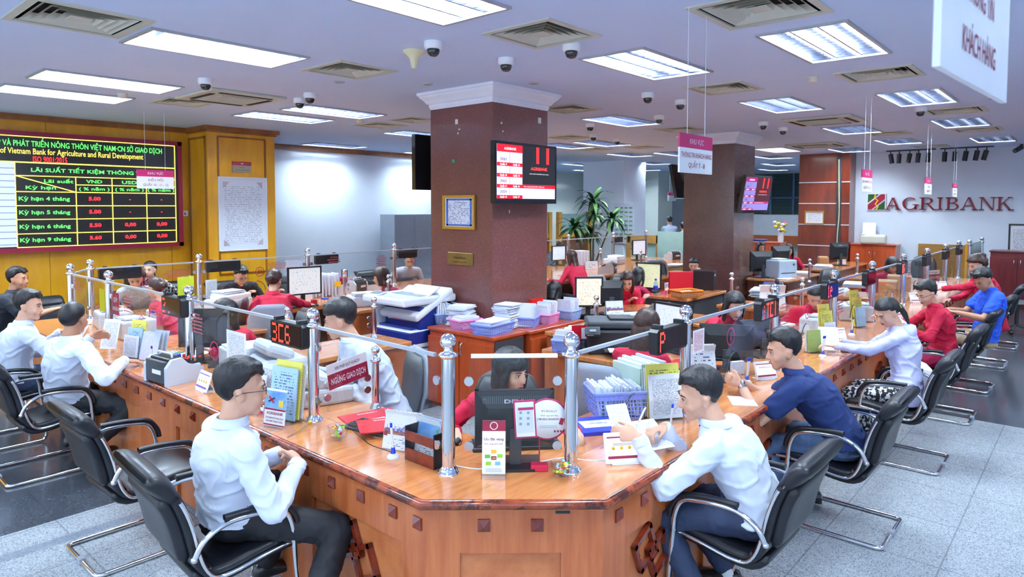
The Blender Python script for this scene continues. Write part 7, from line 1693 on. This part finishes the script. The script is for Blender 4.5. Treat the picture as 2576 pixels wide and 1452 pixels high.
boxy('card_reader', 'small blue and grey card reader behind the glasses man', 'card reader', P_(655, 945), 40, [('body', [((0, 0, .05), (.07, .05, .1), bluem, .008)]), ('screen', [((0, -.026, .07), (.05, .003, .03), greyp)])])
keyboard('black keyboard beyond the glasses man', (2.3, 3.98, DESK), 85)
holder('leaflet holder with blue and yellow sheets before the man pressing the counter', (1.94, 5.68, DESK), -75, [(print_w, .6, 'white card'), (print_b, .8, 'pale blue sheet'), (print_y, 1.0, 'yellow sheet')], .28, .17)
boxy('plastic_sleeve_pile', 'pile of clear plastic sleeves leaning beside the yellow sheets', 'sleeves', (2.02, 5.5, DESK), -70, [('sleeves', [((0, .02 * k, .11), (.18, .003, .22), acryl if k % 2 else paper2, 0, -.25) for k in range(5)])])
pens('blue pen on a stand near the pressing hand', (1.93, 5.2, DESK), -60); pens('two pens standing behind the arch of the left glass', (2.14, 5.05, DESK), -60, 2)
boxy('stamp_set', 'blue and red rubber stamps beside the left glass arch', 'stamps', (2.15, 5.25, DESK), 10, [('blue_stamp', [((-.03, 0, .035), (.04, .04, .07), bluem, .006)]), ('red_stamp', [((.03, 0, .03), (.03, .03, .06), redm, .006)])])
papers('loose sheets beside the calculator behind the left glass', (2.3, 5.45, DESK), 20, .28, .2, .008, 3, 5); boxy('calculator', 'grey calculator on papers behind the left glass', 'calculator', (2.2, 5.58, DESK), 40, [('body', [((0, 0, .01), (.12, .16, .02), tealp, .004)]), ('keys', [((-.035 + .035 * i, -.05 + .03 * j, .023), (.024, .018, .006), whitep) for i in range(3) for j in range(4)])])
laser('pale grey printer at the far left behind the glass', (2.3, 6.65, DESK), 90, ltgrey, .34, .3, .16); laser('grey printer in front of the woman in a striped top', (2.35, 7.3, DESK), 80, ltgrey, .34, .3, .16)
boxy('clear_bag', 'clear plastic bag with blue-capped bottle behind figure 10', 'bag', (2.5, 7.0, DESK), 0, [('bag', [((0, 0, .08), (.2, .16, .16), acryl, .05)]), ('bottle', [((.1, -.02, .07), (.05, .05, .14), paper2, .01), ((.1, -.02, .15), (.035, .035, .03), bluem, .006)])])
# ---- back run
dotm('white passbook printer left of the woman with a bun', P_(575, 775), 200); dotm('white printer at far left on the back counter', (2.95, 7.35, DESK), 200)
papers('sheaf of paper standing on the white passbook printer', (P_(575, 775)[0], P_(575, 775)[1], DESK + .18), 15, .3, .22, .03, 5, 9)
monitor('lit monitor with a document, right of the woman with a bun', (4.42, 7.22, DESK), 15 - 25, sc_on, .42, .34, .12, None)
keyboard('dark keyboard before the lit monitor at the back left', (4.25, 7.08, DESK), -5)
boxy('file_rack', 'rack of upright white files right of the lit monitor', 'files', P_(815, 745), -10, [('files', [((-.2 + .045 * k, 0, .14 + .01 * (k % 3)), (.02, .24, .28), paper if k % 2 else paper2, 0, .0) for k in range(9)]), ('yellow_label', [((.14, -.125, .16), (.09, .004, .07), smile)])])
counter_m('pale banknote counter on the back counter left of the copier', P_(890, 735), 200); boxy('cheque_machine', 'grey cheque machine beside the copier with a dark slot', 'machine', (4.85, 6.66, DESK), 160, [('body', [((0, 0, .06), (.3, .34, .12), ltgrey, .02), ((0, .06, .14), (.26, .18, .05), ltgrey, .015)]), ('slot', [((0, -.1, .125), (.18, .1, .02), blackp)])])
basket('shallow pale blue basket behind the copier', P_(975, 748), 20, lblueb, .4, .28, .06, 1, 4, over=.01, flat=1)
boxy('yellow_file_box', 'lime yellow file box standing behind the small ball post', 'box', P_(468, 745), 15, [('box', [((0, 0, .13), (.2, .06, .26), plain('lime_card', S(214, 226, 60), .5))])]); boxy('counter_sheet', 'white printed sheet standing on the back counter left of the suited man', 'sheet', P_(532, 750), 10, [('sheet', [((0, 0, .12), (.16, .004, .24), print_w)])])
boxy('red_pen_cup', 'red cup by the mouse of the woman with a bun', 'cup', P_(790, 768), 0, [('cup', [((0, 0, .035), (.06, .06, .07), redm, .01)])]); boxy('blue_jar', 'blue-lidded jar right of the red cup', 'jar', P_(818, 765), 0, [('jar', [((0, 0, .03), (.07, .07, .06), acryl, .01)]), ('lid', [((0, 0, .065), (.07, .07, .015), bluem, .004)])])
boxy('desk_telephone', 'cream telephone on the back counter left of the near column', 'telephone', P_(1030, 700), -20, [('base', [((0, 0, .03), (.2, .2, .05), beige, .015)]), ('handset', [((-.05, 0, .07), (.05, .2, .03), blackp, .012)])])
boxy('crimson_bag', 'crimson handbag hanging on an empty chair beyond the back glass', 'bag', (6.22, 9.0, .62), -80, [('bag', [((0, 0, .1), (.22, .08, .2), maroon, .03)]), ('strap', [((-.06, 0, .25), (.012, .012, .14), maroon), ((.06, 0, .25), (.012, .012, .14), maroon)])])
# ---- station behind the black printer
boxy('multifunction_printer', 'black multifunction printer in front of the long-haired teller', 'printer', (4.68, 3.02, DESK), -50, [('body', [((0, .02, .1), (.42, .36, .2), blackp, .02)]), ('scanner_lid', [((0, .03, .235), (.42, .34, .06), darkp, .02), ((.08, .04, .272), (.2, .2, .02), blackp, .006)]), ('control_panel', [((-.17, -.17, .19), (.12, .05, .07), darkp, .006, -.6), ((-.17, -.197, .205), (.05, .004, .02), greyp, 0, -.6), ((-.19, -.2, .175), (.05, .004, .02), greyp, 0, -.6)]), ('output_tray', [((.05, -.2, .05), (.26, .16, .01), darkp), ((.05, -.26, .06), (.2, .14, .008), paper)])])
basket('periwinkle basket with red cards left of the black printer', (4.45, 3.3, DESK), 20, lilac, .26, .2, .1, 1, 8, over=.07)
papers('white sheets heaped behind the black printer', (4.72, 3.38, DESK), 30, .3, .24, .14, 14, 21, mess=2); boxy('red_card_box', 'red and white card leaning in front of the paper heap', 'card', (4.5, 3.17, DESK + .1), -40, [('card', [((0, 0, .06), (.2, .01, .12), redm), ((.03, -.008, .055), (.1, .004, .09), whitep)])])
boxy('clipboard', 'black and white clipboard on the desk edge under the black printer', 'clipboard', (4.52, 2.62, DESK), -50, [('board', [((0, 0, .006), (.24, .32, .01), blackp)]), ('sheet', [((0, .005, .0125), (.22, .29, .003), paper)]), ('clip', [((0, -.15, .018), (.07, .03, .014), blackp)])])
monitor('lit white monitor beyond the long-haired teller', (4.98, 2.62, DESK), -105, sc_blue, .4, .3, .1, None); papers('red folder and papers under the long-haired teller\'s hands', (4.62, 2.34, DESK), 10, .3, .22, .01, 2, 3, redm)
basket('periwinkle basket packed with white slips on the right counter', (3.27, 2.08, DESK), -40, lilac, .31, .25, .15, 1, 12, over=.05)
t = folder('blue ledger with a white label lying right of the corner post', (3.0, 2.02, DESK), -35, bluem, .34, .25, None, ' ', .02); b = MB(); b.box((0, 0, .0208), (.18, .11, .001), paper); b.text('SỔ BÀN GIAO', (0, .01, .0216), (-1, 0, 0), (0, -1, 0), .014, bluem, .12, 'C', .01); b.text('QUỸ PHỤ', (0, .04, .0216), (-1, 0, 0), (0, -1, 0), .014, bluem, .07, 'C', .01); b.build('label', t)
boxy('file_box_row', 'row of pale green and white file boxes beside the yellow sheets', 'files', (3.52, 2.06, DESK), -20, [('files', [((-.1 + .035 * k, 0, .13 + .012 * (k % 3)), (.022, .26, .26), (plain('pale_green_card', S(196, 216, 206), .6) if k % 3 == 0 else paper) if k < 5 else paper2, .004) for k in range(7)])])
holder('leaflet holder with yellow sheets in front of the man reading papers', (3.36, 1.8, DESK), -35, [(print_w, .9, 'white and blue leaflet'), (print_y, 1.1, 'large yellow sheet'), (print_w, 1.0, 'white sheet'), (plain('pale_green_card', S(196, 216, 206), .6), 1.05, 'pale green card')], .27, .2)
pens('blue and white pen on a stand beside the yellow sheets', (3.14, 1.66, DESK), 20); pens('pair of pens on a stand in front of the navy polo man', (4.45, 1.78, DESK), -10, 2)
# ---- right run
monitor('dark monitor behind the magenta figure 1, turned to the right', (4.72, 2.05, DESK), 118, None, .38, .27, .06, None); monitor('dark monitor seen from behind above the navy polo man', (5.35, 2.05, DESK), 150, None, .4, .24, .05, None)
keyboard('black keyboard below the figure 1', (4.3, 1.98, DESK), 150); calendar('plain white desk calendar left of the figure 1 monitor', (4.45, 2.12, DESK), -40, .22, .22, 0)
boxy('desk_telephone', 'cream telephone left of the white calendar', 'telephone', (4.22, 2.1, DESK), -40, [('base', [((0, 0, .03), (.2, .2, .05), beige, .015)]), ('keypad', [((.03 + .025 * i, -.05 + .025 * j, .058), (.016, .016, .006), ltgrey) for i in range(3) for j in range(4)])])
standee('small white card stand behind the reading man\'s head', (3.86, 1.86, DESK), -25, lambda b, w, h: b.quad((-w/2 + .01, 0, .02), (w/2 - .01, 0, .02), (w/2 - .01, 0, h - .01), (-w/2 + .01, 0, h - .01), print_w), .12, .2)
boxy('acrylic_box', 'clear acrylic box beside the navy polo man', 'box', (4.62, 1.92, DESK), -30, [('box', [((0, 0, .06), (.12, .06, .12), acryl)]), ('cards', [((0, 0, .05), (.1, .03, .09), paper2)])])
papers('loose white sheet on the counter beside the navy polo man', (4.0, 1.62, DESK), 30, .2, .15, .003, 1, 5)
boxy('paper_tray', 'clear curved document tray with papers behind the third glass', 'tray', (5.6, 2.05, DESK), -20, [('tray', [((0, 0, .1), (.34, .26, .2), whitep, .06)]), ('papers', [((0, 0, .215), (.32, .24, .02), paper, .004)])])
holder('leaflet holder with two tall yellow sheets in front of the lavender hoodie woman', (6.12, 1.72, DESK), -25, [(print_w, .7, 'white picture brochure'), (print_y, 1.05, 'nearer yellow sheet'), (print_y, 1.25, 'farther yellow sheet')], .27, .13)
holder('holder with a green and white booklet left of the yellow sheets', (5.72, 1.73, DESK), -30, [(plain('olive_green_card', S(150, 170, 90), .5), .8, 'olive booklet'), (print_w, .7, 'white booklet')], .22, .13)
pens('two pens on a stand left of the tall yellow sheets', (5.62, 1.64, DESK), -20, 2); pens('pen on a stand beside the lavender hoodie woman\'s tablet', (6.75, 1.72, DESK), 0)
holder('leaflet holder with yellow sheets behind the lavender hoodie woman\'s head', (7.25, 1.76, DESK), -20, [(plain('pale_blue_card', S(176, 214, 240), .5), .7, 'pale blue brochure'), (print_y, 1.05, 'short yellow sheet'), (print_y, 1.3, 'tall yellow sheet')], .27, .14)
boxy('held_mobile_phone', 'black phone lying at the counter edge before the lavender hoodie woman', 'phone', (5.98, 1.56, DESK), 20, [('body', [((0, 0, .006), (.17, .09, .01), blackp, .003)]), ('screen', [((0, 0, .0115), (.14, .075, .001), emis('phone_blue_screen', S(60, 90, 200), .6))])])
laser('pale grey printer between the two women customers on the right', (7.75, 1.95, DESK), 200, ltgrey, .36, .32, .16); laser('grey printer behind the purple-lit glass', (6.7, 2.0, DESK), 190, ltgrey, .34, .3, .15)
for i, (x, l) in enumerate(((8.6, 'third'), (9.4, 'fourth'))): boxy('cardboard_carton', ('brown cardboard box behind the far right glass', 'second brown cardboard box behind the far right glass')[i], 'box', (x + .9, 2.05, DESK), 10, [('carton', [((0, 0, .13), (.36, .28, .26), plain('cardboard', S(176, 124, 78), .7), .004)]), ('tape', [((0, 0, .262), (.05, .28, .002), beige)])], 'cardboard cartons')
pens('tall pen stand at the far right end of the counter', (10.9, 1.7, DESK), 0); pens('blue pens beside the far red sorry sign', (9.15, 1.9, DESK), 0, 2)
b = MB(); 
boxy('shopping_bag', 'white plastic bag and papers on the chair beside the short-haired woman', 'bag', (6.35, 1.12, .46), 20, [('bag', [((0, 0, .1), (.34, .22, .2), whitep, .06)]), ('newspaper', [((.04, .04, .2), (.26, .2, .01), print_w, 0, .3)])])
# ---- papers held by customers
def held(label, p, rz, rx, w=.15, h=.21, m=print_w):
    b = MB(); b.sheet((0, -h/2, 0), w, h, m, t=.001); o = b.build('held_paper'); o.matrix_world = Matrix.Translation(p) @ Matrix.Rotation(R(rz), 4, 'Z') @ Matrix.Rotation(R(rx), 4, 'X'); return tag(o, label, 'paper', 'papers held by customers')
held('small printed slip in the reading man\'s left hand', (2.75, 1.72, .93), -30, 52, .11, .15); held('printed sheet under the reading man\'s hands', (2.87, 1.64, .84), -25, 25, .2, .2)
held('folded paper held by the man at far left', (1.84, 6.55, .9), -60, 50, .16, .2); held('white paper held by the lavender hoodie woman', (5.85, 1.66, .87), -60, 60, .15, .2); held('white paper held by the short-haired woman in red', (7.2, 1.45, .86), -30, 25, .22, .16)
held('white leaflet between the cropped man and the glass', (1.9, 5.98, .92), -60, 75, .15, .24)
b = MB(); b.tube([(2.86, 1.68, .9), (2.99, 1.72, .93)], .005, whitep, 8); tag(b.build('held_pen'), 'white pen in the reading man\'s right hand', 'pen')

# ---- photocopier
def copier():
    t = thing('photocopier', 'large white and navy photocopier with its lid raised, left of the near column', 'photocopier', NOL, 0)
    b = MB(); b.box((0, 0, .25), (.6, .62, .46), whitep, bev=.02); b.box((0, 0, .57), (.6, .62, .16), whitep, bev=.015); b.build('lower_body', t)
    for k in range(3): b = MB(); b.box((0, -.315, .1 + .14 * k), (.56, .012, .125), ltgrey, bev=.004); b.box((0, -.324, .14 + .14 * k), (.14, .008, .02), greyp); b.build('paper_drawer', t)
    b = MB(); b.box((0, -.02, .585), (.61, .6, .11), navy, bev=.012); b.build('navy_panel', t)
    b = MB(); b.box((.02, .06, .74), (.54, .46, .2), navy, bev=.01); b.build('output_cavity', t)
    b = MB(); b.box((.04, -.18, .72), (.44, .02, .012), steel); b.box((.04, -.18, .78), (.44, .02, .008), darkp); b.box((0, -.15, .66), (.5, .2, .02), navy, bev=.004); b.build('output_rails', t)
    b = MB(); b.box((-.29, -.05, .76), (.035, .5, .26), whitep, bev=.008); b.build('side_pillar', t)
    b = MB(); b.box((-.02, -.04, .9), (.66, .7, .07), whitep, bev=.02); b.build('scanner_bed', t); b = MB(); b.box((.03, .04, .937), (.44, .34, .004), plain('platen_glass', S(140, 160, 176), .1)); b.build('platen_glass', t)
    b = MB(); b.box((-.22, -.3, .945), (.18, .12, .012), whitep, bev=.004, rx=.15); b.box((-.22, -.3, .953), (.12, .08, .003), plain('copier_touchscreen', S(110, 120, 134), .15), rx=.15); b.build('control_panel', t)
    M = Matrix.Translation((.03, .28, .945)) @ Matrix.Rotation(R(24), 4, 'X')
    b = MB(); b.T = M; b.box((0, -.28, .03), (.58, .54, .06), whitep, bev=.02); b.build('lid', t); b = MB(); b.T = M; b.box((0, -.28, -.003), (.52, .48, .006), ltgrey); b.build('lid_pad', t)
    b = MB(); b.T = M; b.box((-.06, -.26, .08), (.42, .3, .05), ltgrey, bev=.02); b.box((.12, -.26, .115), (.24, .28, .012), whitep, rx=0); b.build('document_feeder', t)
    return t
cpr = put(copier(), (4.5, 5.3, 0), -90); cpr.scale = (1, 1, 1.13)
# ---- cabinet tops: baskets of slips
for l, px, py, m, rz, w, d, f in (('pale blue basket at the left end of the cabinet top', 1122, 810, lblueb, -20, .3, .22, 0), ('pink basket second from the left on the cabinet top', 1172, 828, pinkb, -12, .27, .2, 1), ('large periwinkle basket at the cabinet corner', 1240, 838, lilac, 5, .38, .24, 1), ('periwinkle basket behind the corner one on the cabinet', 1325, 820, lilac, 25, .26, .22, 0), ('pink basket on the right cabinet', 1373, 812, pinkb, 12, .25, .2, 0), ('pale blue basket at the right end of the cabinet', 1430, 802, lblueb, 8, .22, .2, 0)):
    q = P_(px, py, .77); basket(l, q, rz + 0, m, w, d, .095, 1, int(px), over=.11 if not f else .03, flat=f)
papers('tall pile of white slips against the near column', P_(1276, 824, .77), 12, .22, .18, .24, 26, 33, mess=1.6)
boxy('red_box_file', 'bright red box file on the cabinet against the near column', 'box file', P_(1345, 797, .77), 10, [('box', [((0, 0, .1), (.24, .08, .2), plain('scarlet_card', S(236, 24, 30), .45))])])
papers('stack of white slips by the pale blue basket on the left', P_(1160, 818, .77), -70, .22, .2, .2, 16, 44, mess=1.5)
# ---- beyond the column
monitor('lit beige-screened monitor behind the cabinets', P_(1481, 792), -46, sc_warm, .31, .33, .09, None); monitor('black monitor seen from behind left of the fringed teller', P_(1534, 790), 140, None, .3, .28, .09, None)
keyboard('dark keyboard below the beige-screened monitor', (6.36, 3.98, DESK), -40); calendar('desk calendar with a sunset picture before the fringed teller', P_(1545, 795), -35, .2, .17, 1); papers('white sheets right of the sunset calendar', P_(1600, 795), -30, .34, .22, .03, 5, 17)
boxy('grey_computer_tower', 'pale grey computer tower behind the hidden teller', 'computer', (6.25, 4.75, 0), 10, [('case', [((0, 0, .4), (.2, .4, .8), ltgrey, .01)]), ('front_slots', [((0, -.202, .5 + .06 * k), (.16, .004, .03), greyp) for k in range(4)])])
basket('orange basket with letters on the desk before the brown column', P_(1726, 748), -25, orangeb, .36, .26, .09, 1, 6, over=-.02, flat=1)
boxy('red_lever_file', 'glossy red file standing behind the orange basket', 'file', (8.42, 4.32, DESK), -38, [('file', [((0, 0, .15), (.34, .05, .3), redm, .006)])]); boxy('black_computer_tower', 'black computer tower right of the red file', 'computer', (9.02, 4.25, DESK), 8, [('case', [((0, 0, .14), (.14, .3, .28), blackp, .01)]), ('badge', [((-.02, -.152, .22), (.03, .003, .03), whitep)])])
def bottle(label, p, h=.22):
    t = thing('water_bottle', label, 'bottle', p, 0); b = MB(); b.lathe([(.03, 0), (.032, .02), (.029, .06), (.032, .1), (.03, .15), (.012, .19), (.012, .2)], glassy('blue_bottle_plastic', (.7, .84, .98), .9), 16); b.build('body', t); b = MB(); b.lathe([(.014, .195), (.014, .22), (0, .22)], bluem, 12); b.build('cap', t); b = MB(); b.lathe([(.0325, .07), (.0325, .12)], bluem, 16); b.build('label_band', t)
bottle('blue water bottle on the desk beside the leaning teller', (8.06, 4.5, DESK))
monitor('monitor with yellow rows turned towards the leaning teller', P_(1632, 735), -80, sc_y, .36, .36, .05, None)
boxy('desk_clutter_box', 'white card box with small bottles left of the red file', 'box', P_(1685, 733), 0, [('box', [((0, 0, .06), (.14, .1, .12), paper2, .004)]), ('red_tape', [((.09, -.03, .03), (.06, .06, .06), redm, .01)])])
monitor('lit monitor of the long-haired teller beyond the near column', P_(1405, 668), -12, sc_blue, .36, .3, .1, None, group='desktop monitors'); 
boxy('white_file_row', 'white files fanned right of the long-haired teller', 'files', P_(1462, 668), -10, [('files', [((-.14 + .04 * k, 0, .15), (.02, .24, .3), paper if k % 2 else paper2) for k in range(7)])]); calendar('plain calendar beyond the near column', P_(1487, 678), -30, .26, .16, 0)
counter_m('beige banknote counter on the long desk beyond the near column', P_(1530, 685), 200, plain('warm_grey_plastic', S(176, 170, 170), .5)); dotm('pale passbook printer behind the small sorry sign', P_(1545, 664), 190)
monitor('lit pale monitor in front of the tan booth', P_(1607, 655), -12, sc_blue, .42, .33, .12, None); keyboard('dark keyboard under the pale monitor by the tan booth', P_(1622, 662), -10)
counter_m('grey banknote machine with a red light left of the brown column', P_(1692, 652), 160); papers('papers on the desk left of the brown column', P_(1700, 668), 5, .4, .28, .03, 4, 23)
desk(13.0, 5.55, 15.4, 6.35, 'far desk with a drawer unit left of the brown column', drawers=1, side=greyp)
laser('pale grey printer right of the brown column', (11.45, 4.08, DESK), -20, plain('bluish_grey_plastic', S(176, 192, 212), .45), .44, .4, .3); papers('open document in front of the pale grey printer', P_(1975, 702), 0, .36, .22, .012, 2, 2)
monitor('black monitor at the edge of the brown column', (11.25, 4.3, DESK), 150, None, .44, .34, .1, None); monitor('black monitor before the woman in the white blouse', (12.3, 4.35, DESK), 160, None, .46, .34, .14, None)
monitor('black monitor seen from behind before the mahogany pier', (14.6, 4.0, DESK), 150, None, .44, .34, .12); papers('pink and white papers left of the far black monitor', (13.6, 4.0, DESK), 10, .5, .3, .07, 8, 13); boxy('brown_parcel', 'brown crumpled parcel on the far desk', 'parcel', (14.1, 4.15, DESK), 20, [('parcel', [((0, 0, .1), (.26, .2, .2), plain('cardboard', S(176, 124, 78), .7), .03)])])
papers('papers spilling beside the pale grey printer', (12.1, 3.9, DESK), 20, .3, .24, .06, 6, 19, mess=2)
papers('files lying on a side desk behind the third display', P_(1925, 745), 10, .4, .3, .1, 9, 29, mess=2); calendar('white calendar standing behind the third post', (8.1, 2.95, DESK), -50, .3, .26, 0); papers('papers by the unlit display', P_(2150, 720), 10, .5, .3, .05, 5, 41)
papers('white papers on the side desk at far right', (9.95, 2.75, DESK), 10, .5, .3, .05, 5, 47)
boxy('blue_box_file', 'blue box file on the side desk behind the third post', 'box file', P_(1945, 735), 20, [('box', [((0, 0, .06), (.34, .26, .12), bluem, .006)])])
# fax and vase
boxy('fax_machine', 'cream fax machine with a raised tray on the tall red cabinet', 'fax machine', (16.25, 3.75, 1.14), -80, [('body', [((0, 0, .1), (.5, .42, .2), beige, .04)]), ('handset', [((-.2, -.05, .2), (.08, .3, .05), ltgrey, .02)]), ('raised_tray', [((-.1, .2, .3), (.26, .02, .34), whitep, .006, -.5)])])
t = thing('flower_vase', 'white vase with yellow, pink and white flowers on the red cabinet', 'vase', (16.25, 5.75, 1.1)); b = MB(); b.lathe([(.06, 0), (.07, .1), (.06, .2), (.075, .24)], whitep, 18); b.build('vase', t); rr = random.Random(2)
for k in range(16):
    a = rr.uniform(0, 6.28); r = rr.uniform(.02, .15); z = .3 + rr.uniform(0, .24) - r * .4; b = MB(); b.tube([(0, 0, .2), (r * cos(a), r * sin(a), z)], .005, tealp, 5); b.build('stem', t); b = MB(); b.ell((r * cos(a), r * sin(a), z), (.045, .045, .035), [smile, magenta, whitep, yellowp][k % 4], 10, 6); b.build('blossom', t)
boxy('blue_tray', 'dark blue tray on the red cabinet with the vase', 'tray', (16.25, 6.25, 1.1), 0, [('tray', [((0, 0, .03), (.3, .3, .05), navy, .01)])])
boxy('wall_socket', 'white socket box low on the mahogany pier', 'socket', (16.13, 4.33, .8), 0, [('box', [((0, 0, 0), (.03, .14, .16), whitep, .005)])])
b = MB(); b.tube(rnd_path([(16.11, 4.46, 3.0), (16.1, 4.44, 2.3), (16.1, 4.42, 1.8), (16.1, 4.46, 1.2), (16.1, 4.42, .7)], .2, 5), .012, plain('cream_cable', S(210, 200, 160), .6), 8); tag(b.build('cream_cable'), 'cream cable running down the mahogany pier', 'cable')
